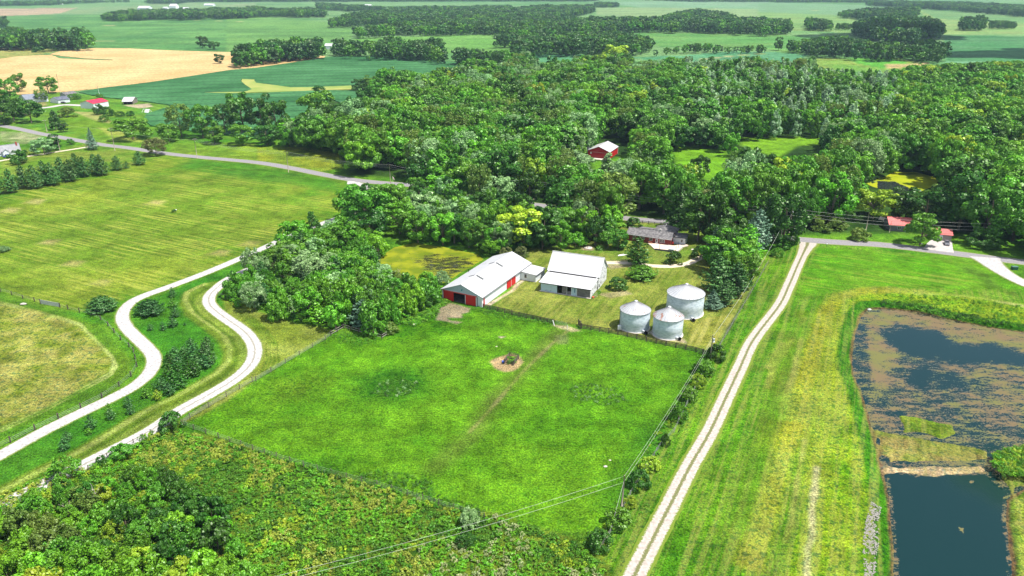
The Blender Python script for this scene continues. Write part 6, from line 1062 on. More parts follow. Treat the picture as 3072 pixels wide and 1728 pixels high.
# --- old white barn with lean-to
PEEL = mat_ribbed('peeling_white_boards', (.62, .64, .64), 'Y', .28, .7, .9, (.16, .15, .15), 1.6, .5, .52, .62)
PEELX = mat_ribbed('peeling_white_boards_x', (.62, .64, .64), 'X', .28, .7, .9, (.16, .15, .15), 1.2, .5, .55, .64)
BLUEB = mat_ribbed('shade_tinted_boards', (.42, .56, .62), 'X', .28, .85, .8, (.3, .36, .4), .9, .4, .55, .7)  # white boards tinted pale blue, the front's shade put into the colour
def old_barn():
    o1 = np.array([26.5, 234.2]); ang = math.atan2(-6.8, 16.5); Ln = 17.8
    b = frame('old_barn', 'old white wooden barn with broad white roof and low lean-to', 'barn', o1 - Ln * np.array([math.cos(ang), math.sin(ang)]), ang); zs, zr = 5.0, 10.0; y1, y2 = 8.5, 19.2
    fr = [(0, 5.9, 'b'), (5.9, 7.7, 'o'), (7.7, 9.5, 'g'), (9.5, 11.0, 'h'), (11.0, 13.1, 'w'), (13.1, 17.8, 'g2')]
    m = MB(); m.box(0, 5.9, 0, .15, 0, 3.3); m.build('front_wall', BLUEB, b)
    m = MB(); m.box(7.7, 9.5, 0, .12, .1, 3.3); m.box(9.5, 11.0, 0, .12, 0, 1.4); m.box(13.1, 17.8, 0, .12, 0, 3.3); m.build('board_wall', GRAYW, b)
    m = MB(); m.box(9.42, 9.52, -.05, .15, 0, 3.3); m.box(11.0, 11.15, -.06, .15, 0, 3.2); m.box(12.95, 13.1, -.06, .15, 0, 3.2); m.box(11.15, 12.95, -.06, .1, 3.05, 3.2); m.build('door_frame', TRIM, b)
    m = MB(); m.box(11.15, 12.95, -.03, .1, 0, 3.05); m.build('barn_door', BLUEB, b); m = MB(); m.box(12.1, 12.5, -.08, -.03, 1.2, 2.7); m.build('tool_panel', mat_var('blue_grey_paint', (.12, .2, .3), (.2, .28, .36), 2), b)
    m = MB(); m.box(14.2, 15.6, -.05, .0, .1, 1.7); m.build('low_door', mat_ribbed('dark_weathered_boards', (.13, .12, .12), 'X', .2, .6), b)
    m = MB(); m.box(-.4, 18.1, -.5, .25, 0, .16); m.build('sill', CONC, b)
    m = MB(); m.add([(Ln, .0, 0), (Ln, y1, 0), (Ln, y1, zs), (Ln, 0, 3.4), (Ln - .15, 0, 0), (Ln - .15, y1, 0), (Ln - .15, y1, zs), (Ln - .15, 0, 3.4)], [(0, 1, 2, 3), (7, 6, 5, 4), (0, 4, 5, 1), (1, 5, 6, 2), (2, 6, 7, 3), (3, 7, 4, 0)])
    m.add([(.15, .15, 0), (.15, y1, 0), (.15, y1, zs), (.15, .15, 3.4), (0, .15, 0), (0, y1, 0), (0, y1, zs), (0, .15, 3.4)], [(0, 1, 2, 3), (7, 6, 5, 4), (0, 4, 5, 1), (1, 5, 6, 2), (2, 6, 7, 3), (3, 7, 4, 0)]); m.build('lean_to_wall', PEEL, b)
    m = MB(); m.box(-.3, -.15, y1, y2, 0, zs); gable_tri_y(m, y1, y2, -.3, .15, zs, zr); m.build('end_wall', PEEL, b)
    m = MB(); wall_band(m, Ln + .15, Ln + .3, y1, y2, 0, zs, .15, [(9.3, 10.4, .2, 1.5), (11.6, 12.3, .9, 2.0), (15.6, 16.3, 1.6, 2.6)]); gable_tri_y(m, y1, y2, Ln + .15, .15, zs, zr); m.build('end_wall', PEEL, b)
    m = MB(); m.box(-.15, Ln + .15, y2 - .15, y2, 0, zs); m.build('rear_wall', PEELX, b); m = MB(); m.box(-.1, Ln + .1, y1, y1 + .15, 0, zs); m.build('inner_wall', DARK, b)  # inner wall near-black, the barn's indoor shade put into its colour
    m = MB(); m.box(Ln + .05, Ln + .12, y1 + .1, y2 - .1, 0, zs - .1); m.build('shade_backing', DARK, b)  # added near-black sheet, painted shade behind the end wall holes
    gable_roof(b, -.3, Ln + .3, y1, y2, zs, zr, ROOFX, 'x', .45)
    m = MB(); m.slab([(-.6, -.7, 3.4), (Ln + .4, -.7, 3.4), (Ln + .4, y1 - .02, 4.3), (-.6, y1 - .02, 4.3)], .12); m.build('lean_to_roof', ROOFX, b)
    m = MB(); m.box(-.7, Ln + .7, y1 - .5, y1 - .42, zs - .62, zs - .4); m.box(-.25, Ln + .25, y1 - .1, y1 - .03, 4.31, zs - .02); m.build('eave_shade_strip', DARK, b)  # dark strips painted in for the shaded gap under the main eave
    m = MB(); m.box(-.55, Ln + .35, -.74, -.7, 3.2, 3.42); m.build('fascia', DARK, b)
old_barn()
# flowers and a pot by the barn corner
tag((lambda o: o)(MB().lathe([(.0, 0), (.28, 0), (.35, .5), (.3, .5), (.0, .42)], 14, *G(c2(1205, 1168))).build('flower_pot', mat_var('red_clay', (.5, .09, .05), (.6, .15, .09), 3))), 'red pot on the grass at the front corner of the old barn', 'pot')
weeds('flower_bed', 'pale flowering plants along the end wall of the old barn', [c2(1190, 1150), c2(1240, 1160), c2(1350, 1060), c2(1330, 1010)], .5, (.4, .8), lambda X, Y, rs: rs.choice([4, 0, 4], len(X)), 21)

# --- grain bins
def mat_bin(name, rust):
    m, t, b, N, K = M_(name); tc = N('ShaderNodeTexCoord'); w = N('ShaderNodeTexWave'); w.bands_direction = 'Z'; w.inputs['Scale'].default_value = .314 / .42; K(tc.outputs['Object'], w.inputs[0])
    n = N('ShaderNodeTexNoise'); n.inputs['Scale'].default_value = .9; n.inputs['Detail'].default_value = 8; mp = N('ShaderNodeMapping'); mp.inputs['Scale'].default_value = (1, 1, 2.2); K(tc.outputs['Object'], mp.inputs[0]); K(mp.outputs[0], n.inputs[0])
    r = ramp(N, [(.33, (.34, .41, .46)), (.5, (.46, .53, .58)), (.66, (.54, .6, .65))]); K(n.outputs[0], r.inputs[0]); K(r.outputs[0], b.inputs['Base Color'])
    bp = N('ShaderNodeBump'); bp.inputs['Strength'].default_value = .5; bp.inputs['Distance'].default_value = .06; K(w.outputs[1], bp.inputs['Height']); K(bp.outputs[0], b.inputs['Normal']); b.inputs['Roughness'].default_value = .5; b.inputs['Metallic'].default_value = .0; return m
BINW = mat_bin('galvanized_bin_wall', 0)
def mat_binroof(name, amt):
    m, t, b, N, K = M_(name); tc = N('ShaderNodeTexCoord'); n = N('ShaderNodeTexNoise'); n.inputs['Scale'].default_value = .55; n.inputs['Detail'].default_value = 9; n.inputs['Roughness'].default_value = .7; K(tc.outputs['Object'], n.inputs[0])
    r = ramp(N, [(.5 - amt, (.26, .1, .06)), (.52 - amt, (.38, .28, .24)), (.56 - amt, (.33, .34, .36)), (.62, (.42, .43, .45)), (.8, (.34, .35, .37))]); K(n.outputs[0], r.inputs[0]); K(r.outputs[0], b.inputs['Base Color']); b.inputs['Roughness'].default_value = .5; b.inputs['Metallic'].default_value = 0; return m
def grain_bin(C_, r, hw, hr, label, roofmat, seed, door=None):
    b = thing('grain_bin', label, 'grain bin', (C_[0], C_[1], 0), seed, 'grain bins'); n = 48
    m = MB(); m.lathe([(r, .15), (r, hw * .33), (r + .012, hw * .335), (r + .012, hw * .665), (r, hw * .67), (r, hw)], n); m.build('wall', BINW, b)
    m = MB(); b0 = len(m.v); ns = 28
    for i in range(ns):
        a0, a1 = 6.2832 * i / ns, 6.2832 * (i + 1) / ns; R = r + .18; tz = hw + hr
        m.slab([(.45 * math.cos(a0), .45 * math.sin(a0), tz - .1), (R * math.cos(a0), R * math.sin(a0), hw - .04), (R * math.cos(a1), R * math.sin(a1), hw - .04), (.45 * math.cos(a1), .45 * math.sin(a1), tz - .1)], .04)
    rf = m.build('roof', roofmat, b); m = MB()
    for i in range(ns): a0 = 6.2832 * i / ns; m.bar((.45 * math.cos(a0), .45 * math.sin(a0), hw + hr - .07), ((r + .16) * math.cos(a0), (r + .16) * math.sin(a0), hw), .06, .09)
    m.build('roof_rib', mat_var('grey_roof_rib', (.2, .2, .21), (.3, .3, .31), 3, .5), rf)
    m = MB(); m.lathe([(.5, hw + hr - .15), (.5, hw + hr + .1), (.3, hw + hr + .2), (.02, hw + hr + .24)], 14); m.build('roof_cap', mat_var('grey_cap', (.4, .42, .44), (.6, .6, .62), 3, .5), b)
    m = MB(); m.lathe([(r + .32, 0), (r + .32, .15), (r - .1, .151)], n); m.build('base_slab', CONC, b)
    m = MB(); m.lathe([(r + .2, hw - .07), (r + .25, hw - .03), (r + .2, hw + .03)], n); m.build('eave_ring', GUTTER, b)
    return b
B = [grain_bin((38.1, 211.6), 4.6, 6.1, 2.7, 'grain bin on the left with rust spots low on its roof', mat_binroof('bin_roof_spotted', .15), .3), grain_bin((47.4, 206.7), 4.5, 6.1, 2.9, 'grain bin in front nearest the fence with the rustiest roof', mat_binroof('bin_roof_rusty', .11), 1.1), grain_bin((56.1, 223.0), 5.9, 6.9, 2.9, 'largest grain bin at the back with a clean bright roof', mat_binroof('bin_roof_clean', .3), 2.0)]
m = MB(); m.tube([(38.1 - 4.75, 211.2, .3), (38.1 - 4.75, 211.2, 6.3)], .07, 6); m.build('downpipe', DARK, None)
o = bpy.data.objects['downpipe']; o.parent = B[0]; o.matrix_parent_inverse = B[0].matrix_basis.inverted()
def fan(p, ang, label):
    t = thing('bin_blower', label, 'blower', (p[0], p[1], 0), ang, 'blowers at the bins'); m = MB(); m.box(-.1, 1.0, -.35, .35, .2, .9); m.build('duct', mat_var('galvanized_duct', (.4, .42, .45), (.55, .56, .58), 2, .5), t)
    m = MB(); m.tube([(1.0, 0, .55), (1.7, 0, .55)], .48, 14); m.build('fan_housing', DARK, t); m = MB(); m.box(.2, .4, -.3, .3, 0, .2); m.box(1.2, 1.4, -.3, .3, 0, .15); m.build('foot', GUTTER, t)
fan(G(c3(730, 1195)), math.radians(-60), 'dark blower at the foot of the left grain bin'); fan(G(c3(1380, 1330)), math.radians(-30), 'dark blower at the foot of the front grain bin'); fan(G(c3(1715, 935)), math.radians(-80), 'small dark blower at the foot of the largest bin')
eb = G(c3(253, 1150)); t = thing('electric_cabinet', 'grey electric cabinet standing left of the left grain bin', 'cabinet', (eb[0], eb[1], 0)); m = MB(); m.box(-.5, .5, -.3, .3, .4, 1.7); m.build('box', mat_var('pale_grey_paint', (.5, .52, .55), (.6, .62, .64), 2), t, .02); m = MB(); m.box(-.45, -.35, -.05, .05, 0, .4); m.box(.35, .45, -.05, .05, 0, .4); m.build('leg', GUTTER, t)
rp = G(c3(860, 1215)); m = MB(); rr_ = random.Random(3)
for i in range(14): x, y = rp[0] + rr_.uniform(-1, 1), rp[1] + rr_.uniform(-.8, .8); m.bar((x, y, rr_.uniform(.05, .2)), (x + rr_.uniform(-1.2, 1.2), y + rr_.uniform(-.8, .8), rr_.uniform(.3, 1.1)), .14, .1)
tag(m.build('scrap_pile', DEADWOOD), 'heap of old boards lying between the two front grain bins', 'scrap pile')

# --- brick ranch house
BRICK = mat_ribbed('red_brown_brick', (.2, .032, .026), 'Z', .25, .86, .85, (.13, .022, .018), 2.5, .2, .45, .6)
SHING = mat_var('grey_shingles', (.085, .082, .085), (.2, .19, .19), 1.1, .9, .1, 8, .35, .65)
def brick_house():
    o_ = np.array([47.6, 296.2]); e_ = np.array([64.5, 288.6]); d = e_ - o_; Ln = float(np.hypot(*d)) + .0; ang = math.atan2(d[1], d[0])
    b = frame('brick_house', 'low red brick house with a long grey shingle roof', 'house', o_, ang); D = 8.2; ze = 2.75; zr = 4.3
    m = MB(); m.box(0, Ln, 0, .2, 0, ze); m.box(0, .2, .2, D - .2, 0, ze); m.box(Ln - .2, Ln, .2, D - .2, 0, ze); m.box(0, Ln, D - .2, D, 0, ze); gable_tri_y(m, 0, D, 0, .2, ze, zr); gable_tri_y(m, 0, D, Ln - .2, .2, ze, zr); m.build('wall', BRICK, b)
    r = gable_roof(b, 0, Ln, 0, D, ze, zr, SHING, 'x', .3); m = MB(); m.box(Ln * .68, Ln * .68 + .7, D * .5 - .3, D * .5 + .4, zr - .2, zr + .9); m.build('chimney', mat_var('pale_chimney', (.4, .38, .36), (.5, .48, .46), 3), r)
    m = MB(); m.box(-.3, Ln + .3, -.38, -.31, ze - .25, ze - .05); m.build('gutter', TRIM, b)
    for a_, w, nb in ((3.2, .9, 2), (5.4, .8, 1), (7.1, 1.0, 2), (10.2, 1.2, 2), (14.9, 2.0, 2)): window(b, 'y', a_, 1.2 if a_ != 14.9 else .9, w, 1.0 if a_ != 14.9 else 1.4, -.005, bars=(nb, 1), out=-1)
    m = MB(); m.box(12.2, 13.2, -.05, .02, .1, 2.2); dr = m.build('door', TRIM, b); m = MB(); m.box(12.42, 12.98, -.08, -.05, .9, 1.9); m.build('pane', GLASS, dr)
    # rear wing with hip roof
    m = MB(); m.box(Ln - 9, Ln - .5, D, D + 7.0, 0, ze); m.build('rear_wing', BRICK, b)
    m = MB(); x0, x1, y0, y1, z1 = Ln - 9.5, Ln + .0, D - 2.6, D + 7.5, 4.9; xm, ym = (x0 + x1) / 2, (y0 + y1) / 2
    m.add([(x0, y0, 2.9), (x1, y0, 2.9), (x1, y1, 2.9), (x0, y1, 2.9), (xm, ym - .8, z1 + .3), (xm, ym + .8, z1 + .3), (x0, y0, 2.75), (x1, y0, 2.75), (x1, y1, 2.75), (x0, y1, 2.75)], [(0, 1, 4), (1, 2, 5, 4), (2, 3, 5), (3, 0, 4, 5), (9, 8, 7, 6), (0, 6, 7, 1), (1, 7, 8, 2), (2, 8, 9, 3), (3, 9, 6, 0)]); hr = m.build('hip_roof', SHING, b)
    m = MB(); m.tube([(xm, ym, 5.1), (xm, ym, 6.0)], .12, 8); m.build('vent_pipe', TRIM, hr)
    m = MB(); m.box(Ln - 15, Ln - 9.6, D - .2, D + 3.6, 0, 2.6); m.build('rear_wing', BRICK, b); m = MB(); m.slab([(Ln - 15.3, D - 1.6, 3.9), (Ln - 9.5, D - 1.6, 3.9), (Ln - 9.5, D + 4, 2.7), (Ln - 15.3, D + 4, 2.7)], .15); m.build('rear_roof', SHING, b)
    # white annex at the right end
    m = MB(); m.box(Ln + .02, Ln + 5.0, 3.4, 8.0, 0, 2.75); m.build('annex_wall', WHX, b); m = MB(); m.slab([(Ln - .2, 3.0, 2.9), (Ln + 5.4, 3.0, 2.9), (Ln + 5.4, 8.5, 3.35), (Ln - .2, 8.5, 3.35)], .14); m.build('annex_roof', SHING, b)
    window(b, 'y', Ln + 3.7, 1.0, .7, 1.1, 3.395, out=-1); window(b, 'x', 6.0, 1.1, .7, 1.0, Ln + 5.005)
    m = MB(); m.lathe([(.0, 0), (.35, 0), (.35, 1.3), (.0, 1.35)], 12, Ln + .45, 1.7); m.build('tank', mat_var('red_tank', (.5, .04, .03), (.6, .06, .04), 2), b)
    return b, ang, Ln
bh, ba, bL = brick_house()
pt = [G(c4(*p)) for p in ((468, 348), (500, 372), (545, 415), (690, 432), (800, 442), (850, 395), (930, 372), (905, 362), (865, 358), (760, 375), (590, 352))]
m = MB(); n = len(pt); m.slab([(p[0], p[1], .32) for p in pt], .32); tag(m.build('patio', mat_var('pink_concrete', (.5, .4, .33), (.62, .5, .42), .9, .9)), kind='structure')
m = MB(); P = [G(c4(*p)) for p in ((545, 417), (690, 434), (800, 446))]; [m.bar((*P[i], .3), (*P[i + 1], .3), .25, .7) for i in range(2)]; tag(m.build('patio_wall', mat_var('dark_stone', (.07, .07, .07), (.14, .13, .12), 3)), 'low dark wall along the lower edge of the patio', 'wall')
P = [G(c4(*p)) for p in ((800, 446), (862, 396))]; m = MB(); m.bar((*P[0], .3), (*P[1], .3), .3, .75); tag(m.build('patio_wall', CONC), 'pale low wall at the right edge of the patio', 'wall')
p = G(c4(735, 432)); t = thing('hot_tub', 'grey covered hot tub at the edge of the patio', 'hot tub', (p[0], p[1], .32), -.35); m = MB(); m.box(-1.0, 1.0, -.9, .9, 0, .75); m.build('cabinet', GUTTER, t, .08); m = MB(); m.box(-1.06, 1.06, -.96, .96, .753, .85); m.build('cover', mat_var('grey_cover', (.36, .42, .42), (.45, .5, .5), 2), t, .05)
for i, (x, y, hh) in enumerate(((600, 412, 2.6), (785, 438, 2.4), (815, 398, 2.8))): p = G(c4(x, y)); m = MB(); m.tube([(p[0], p[1], 0), (p[0], p[1], hh)], .07, 6); m.lathe([(.22, 0), (.22, .3)], 8, p[0], p[1]); tag(m.build('patio_post', DARK), 'dark lamp post on the patio, %s from the left' % ORD[i], 'post', 'posts on the patio')
p = G(c4(495, 347)); t = thing('bench', 'small reddish bench against the brick wall', 'bench', (p[0], p[1], .32), ba); m = MB(); m.box(-.8, .8, -.25, .25, .38, .45); m.build('seat', mat_var('red_brown_wood', (.35, .12, .07), (.45, .18, .1), 2), t)
for sx in (-.7, .62): m = MB(); m.box(sx, sx + .08, -.2, .2, 0, .38); m.build('leg', DARK, t)
t = thing('board_ramp', 'white boards lying on the lawn left of the dark pine', 'boards', (0, 0, 0)); P = [G(c2(1705, 322)), G(c2(1880, 300))]; m = MB(); m.bar((*P[0], .1), (*P[1], .1), .7, .12); m.build('board', TRIM, t); m = MB(); m.bar((P[0][0] + .3, P[0][1] + .8, .08), (P[1][0] - 1, P[1][1] + .7, .08), .4, .1); m.build('board', TRIM, t)
p = G(c2(1100, 158)); t = thing('well_cover', 'round pale concrete cover on the lawn behind the old barn', 'well cover', (p[0], p[1], 0)); m = MB(); m.lathe([(1.7, 0), (1.7, .22), (.0, .26)], 28); m.build('slab', CONC, t); m = MB(); m.lathe([(.25, .24), (.25, .5), (0, .52)], 10, 0, -.3); m.build('cap', GUTTER, t)
for i, (x, y) in enumerate(((985, 412), (1000, 457))): p = G(c4(x, y)); tag(MB().lathe([(.9, 0), (.85, .07), (0, .08)], 16, p[0], p[1]).build('stepping_slab', CONC), ('upper' if i == 0 else 'lower') + ' round slab on the lawn right of the patio', 'slab', 'slabs by the patio')

# --- red barn with white roof in the woods
def simple(name, label, cat, A, Bp, Cp, ze, zr, wm, rm, ridge='y', extra=None, ov=.4, gm=None):
    """A, Bp: ends of the near wall (left, right); Cp: far end beyond Bp"""
    A, Bp, Cp = np.array(A), np.array(Bp), np.array(Cp); d = Bp - A; Ln = float(np.hypot(*d)); ang = math.atan2(d[1], d[0]); nv = np.array([-math.sin(ang), math.cos(ang)]); D = float((Cp - Bp) @ nv)
    b = frame(name, label, cat, A, ang); m = MB(); m.box(0, Ln, 0, .15, 0, ze); m.box(0, Ln, D - .15, D, 0, ze); m.box(0, .15, .15, D - .15, 0, ze); m.box(Ln - .15, Ln, .15, D - .15, 0, ze)
    if ridge == 'y': gable_tri(m, 0, Ln, 0, .15, ze, zr); gable_tri(m, 0, Ln, D - .15, .15, ze, zr)
    else: gable_tri_y(m, 0, D, 0, .15, ze, zr); gable_tri_y(m, 0, D, Ln - .15, .15, ze, zr)
    m.build('wall', wm, b); gable_roof(b, 0, Ln, 0, D, ze, zr, rm, ridge, ov)
    if extra: extra(b, Ln, D)
    return b
REDB = mat_ribbed('barn_red_metal', (.42, .006, .01), 'X', .5, .9, .6, (.34, .008, .012), .4)
def ex_red(b, Ln, D):
    m = MB(); m.box(2.6, Ln - 2.6, -.12, -.01, .05, 3.3); m.build('sliding_door', mat_ribbed('deep_red_door', (.33, .004, .01), 'X', .6, .85), b); m = MB(); m.box(1.2, Ln - 1.2, -.16, -.02, 3.4, 3.65); m.build('door_track', mat_var('pink_track', (.5, .16, .14), (.6, .22, .2), 1), b)
    m = MB(); m.box(Ln - .05, Ln + .08, -.08, .3, 0, 4.2); m.box(Ln - .05, Ln + .08, D - .3, D + .05, 0, 4.2); m.build('corner_trim', TRIM, b)
    for x in (1.5, Ln - 2.0): m = MB(); m.box(x, x + .9, -.06, -.01, 2.3, 3.6); m.build('light_panel', TRIM, b)
    m = MB(); m.box(Ln + .005, Ln + .05, D * .45, D * .72, .1, 2.6); m.build('side_door', REDY, b); m = MB(); m.box(2, Ln - 1, -4, -.2, 0, .1); m.build('apron', CONC, b)
rb = simple('red_barn', 'red metal barn with white roof standing in the wood clearing', 'barn', (46.2, 453.6), (58.7, 448.1), (66.0, 464.5), 4.3, 7.0, REDB, ROOFW, 'y', ex_red)
GR = mat_var('pale_grey_roof', (.34, .34, .36), (.45, .45, .46), .8, .7)
simple('garden_shed', 'low grey roofed shed at the left side of the red barn', 'shed', G(T(2, 1, 735, 85)), G(T(2, 1, 775, 92)), G(T(2, 1, 795, 60)), 2.4, 3.4, WHX, GR, 'x')
simple('cottage', 'pale roofed building half hidden by trees left of the red barn', 'house', G(T(2, 1, 470, 165)), G(T(2, 1, 600, 170)), G(T(2, 1, 640, 120)), 2.6, 4.2, WHX, ROOFX, 'x')
simple('cottage', 'grey roofed house hidden under the broad pale tree', 'house', G(T(2, 1, 480, 430)), G(T(2, 1, 740, 330)), G(T(2, 1, 820, 280)), 2.6, 4.4, WHX, GR, 'x')

# --- red-roofed house and garage on the right
PINKR = mat_ribbed('faded_red_roof_metal', (.55, .13, .12), 'X', .55, .9, .5, (.6, .18, .15), .4)
def ex_garage(b, Ln, D):
    m = MB(); m.box(.3, 3.6, -.08, -.01, .05, 2.3); m.build('garage_door', mat_ribbed('white_garage_door', (.62, .64, .66), 'Z', .5, .85), b)
simple('garage', 'small garage with faded red metal roof behind the parked car', 'garage', G(c6(745, 452)), G(c6(957, 472)), G(c6(957, 472)) + np.array([2.2, 7.6]), 2.7, 3.9, mat_ribbed('grey_brown_siding', (.26, .22, .21), 'Z', .25, .85), PINKR, 'x', ex_garage)
hb = simple('red_roofed_house', 'house with faded red metal roof mostly hidden by trees', 'house', G(c6(250, 350)), G(c6(600, 372)), G(c6(600, 372)) + np.array([3, 9.5]), 2.8, 4.8, mat_ribbed('dark_siding', (.12, .12, .14), 'Z', .25, .85), PINKR, 'x')
window(hb, 'y', 4, 1, 1.2, 1.2, -.005, out=-1, bars=(2, 1)); window(hb, 'y', 9, 1, 1.2, 1.2, -.005, out=-1, bars=(2, 1)); m = MB(); m.box(6.2, 7.1, -.05, 0, .1, 2.2); m.build('door', TRIM, hb)
simple('house', 'pink roofed house just entering at the right edge', 'house', G(T(3, 1, 2545, 480)), G(T(3, 1, 2760, 510)), G(T(3, 1, 2760, 510)) + np.array([2, 9]), 2.8, 5, WHX, PINKR, 'x')
sheet('patio_stones', P_(3, 1, 1110, 760, 1130, 730, 1215, 740, 1210, 790), CONC, .05, jit=.1)
# --- farm group on the left
PKR = mat_ribbed('crimson_roof_metal', (.55, .012, .05), 'Y', 1.0, .92, .5, (.5, .02, .05), .3)
def ex_pb(b, Ln, D): m = MB(); m.box(-.06, Ln + .06, -.08, -.01, 0, .35); m.build('base_board', TRIM, b)
pb = simple('pole_barn', 'white metal barn with crimson roof among the far farm buildings', 'barn', G(c8(620, 282)), G(c8(768, 292)), G(c8(985, 264)), 4.4, 6.4, WHX, PKR, 'y', ex_pb)
def ex_shed(b, Ln, D):
    m = MB(); m.slab([(-.2, -2.6, 2.5), (Ln + .2, -2.6, 2.5), (Ln + .2, .1, 3.5), (-.2, .1, 3.5)], .12); m.build('canopy', GR, b)
    for x in (.1, Ln / 2, Ln - .1): m = MB(); m.box(x - .1, x + .1, -2.5, -2.3, 0, 2.45); m.build('post', FENCEW, b)
    m = MB(); m.box(.5, Ln - .5, -.03, -.005, 0, 2.4); m.build('shade_panel', DARK, b)  # dark panel on the closed wall, painted shade of the open front
simple('open_shed', 'small open shed with pale metal roof at the bean field', 'shed', G(c8(1100, 238)), G(c8(1215, 236)), G(c8(1225, 215)), 3.4, 5.2, mat_ribbed('weathered_brown_siding', (.25, .21, .18), 'X', .4, .8), ROOFX, 'x', ex_shed)
def ex_wg(b, Ln, D): m = MB(); m.box(Ln * .2, Ln * .8, -.06, -.01, 0, 2.2); m.build('garage_door', TRIM, b)
simple('garage', 'white garage with dark roof where the white lane ends', 'garage', G(c8(272, 217)), G(c8(362, 230)), G(c8(462, 208)), 2.9, 4.8, WHX, mat_var('dark_blue_shingles', (.07, .08, .11), (.12, .13, .17), .6), 'y', ex_wg)
simple('farmhouse', 'grey roofed farmhouse between the trees behind the white garage', 'house', G(T(0, 0, 270, 1040)), G(T(0, 0, 490, 1020)), G(T(0, 0, 520, 980)), 3.2, 6.0, WHX, mat_var('blue_grey_shingles', (.14, .16, .2), (.2, .22, .26), .6), 'x')
simple('farm_annex', 'small grey roofed building behind the white garage', 'outbuilding', G(T(0, 0, 610, 985)), G(T(0, 0, 665, 990)), G(T(0, 0, 680, 965)), 3.4, 5.0, mat_ribbed('grey_siding', (.3, .3, .34), 'Z', .3, .85), SHING, 'y')
# white house at the left edge
def ex_wh(b, Ln, D):
    window(b, 'x', 3.0, 1.2, .9, 1.2, Ln + .005, bars=(1, 2)); window(b, 'x', 7.6, 1.2, 1.2, 1.2, Ln + .005, bars=(2, 2))
    for y, w in ((3.0, .9), (7.6, 1.2)):
        for s in (-1, 1): m = MB(); m.box(Ln + .004, Ln + .05, y + s * (w / 2 + .3) - .18, y + s * (w / 2 + .3) + .18, 1.15, 2.45); m.build('shutter', GUTTER, b)
    window(b, 'y', 8, 1.2, 1.2, 1.2, -.005, out=-1); window(b, 'y', 16, 1.2, 1.2, 1.2, -.005, out=-1)
    m = MB(); m.box(Ln - 1.6, Ln - .8, D * .5 - .4, D * .5 + .4, 5.0, 7.2); m.build('chimney', mat_var('red_chimney', (.25, .04, .03), (.35, .07, .05), 3), b)
    m = MB(); x0 = Ln - 10; m.box(x0, x0 + 3.2, -2.2, -.01, 0, 2.8); gable_tri(m, x0, x0 + 3.2, -2.2, 2.2, 2.8, 4.2); m.build('porch', WHX, b); m = MB(); m.slab([(x0 - .3, -2.6, 2.7), (x0 + 1.6, -2.6, 4.35), (x0 + 1.6, 2.4, 4.35), (x0 - .3, 2.4, 2.7)], .1); m.slab([(x0 + 1.6, -2.6, 4.35), (x0 + 3.5, -2.6, 2.7), (x0 + 3.5, 2.4, 2.7), (x0 + 1.6, 2.4, 4.35)], .1); m.build('porch_roof', LGREY, b)
LGREY = mat_var('light_grey_shingles', (.3, .3, .33), (.38, .38, .4), .6, .85)
A_ = G(c7(-330, 720)); B_ = G(c7(478, 608)); simple('white_house', 'white house with light grey roof cut by the left edge', 'house', A_, B_, G(c7(745, 560)), 3.0, 6.2, WHX, LGREY, 'x', ex_wh)
# other far buildings
far_b = [((1, 0, 690, 495), 17, 12, 5, 8, 'low white barn beyond the end of the wheat'), ((0, 0, 1385, 100), 40, 24, 7, 13, 'long white farm building far behind the left fields'), ((0, 0, 1705, 88), 26, 20, 9, 17, 'tall white barn far behind the left fields'), ((0, 0, 1640, 92), 16, 12, 5, 8, 'small white shed beside the tall far barn'), ((0, 0, 1830, 98), 22, 14, 4, 8, 'white shed right of the tall far barn'), ((0, 0, 2050, 60), 40, 18, 5, 9, 'pale farm roofs half hidden right of the tall far barn'),
         ((1, 0, 1090, 72), 26, 18, 5, 10, 'white roof in front of the blue far woods'), ((2, 0, 500, 125), 22, 10, 4, 7, 'white house roof in the far wood, left one'), ((2, 0, 600, 130), 32, 10, 4, 7, 'white house roof in the far wood, right one'), ((3, 0, 770, 172), 16, 10, 4, 6, 'small white shed at the far clump on the right'), ((0, 0, 560, 45), 26, 12, 4, 7, 'pale building far away near the left horizon')]
for q, w, dp, ze, zr, lab in far_b: p = G(T(*q)); simple('far_barn', lab, 'barn', p, p + np.array([w, -w * .12]), p + np.array([w + dp * .2, dp]), ze, zr, WHX, ROOFX, 'x', ov=.3)

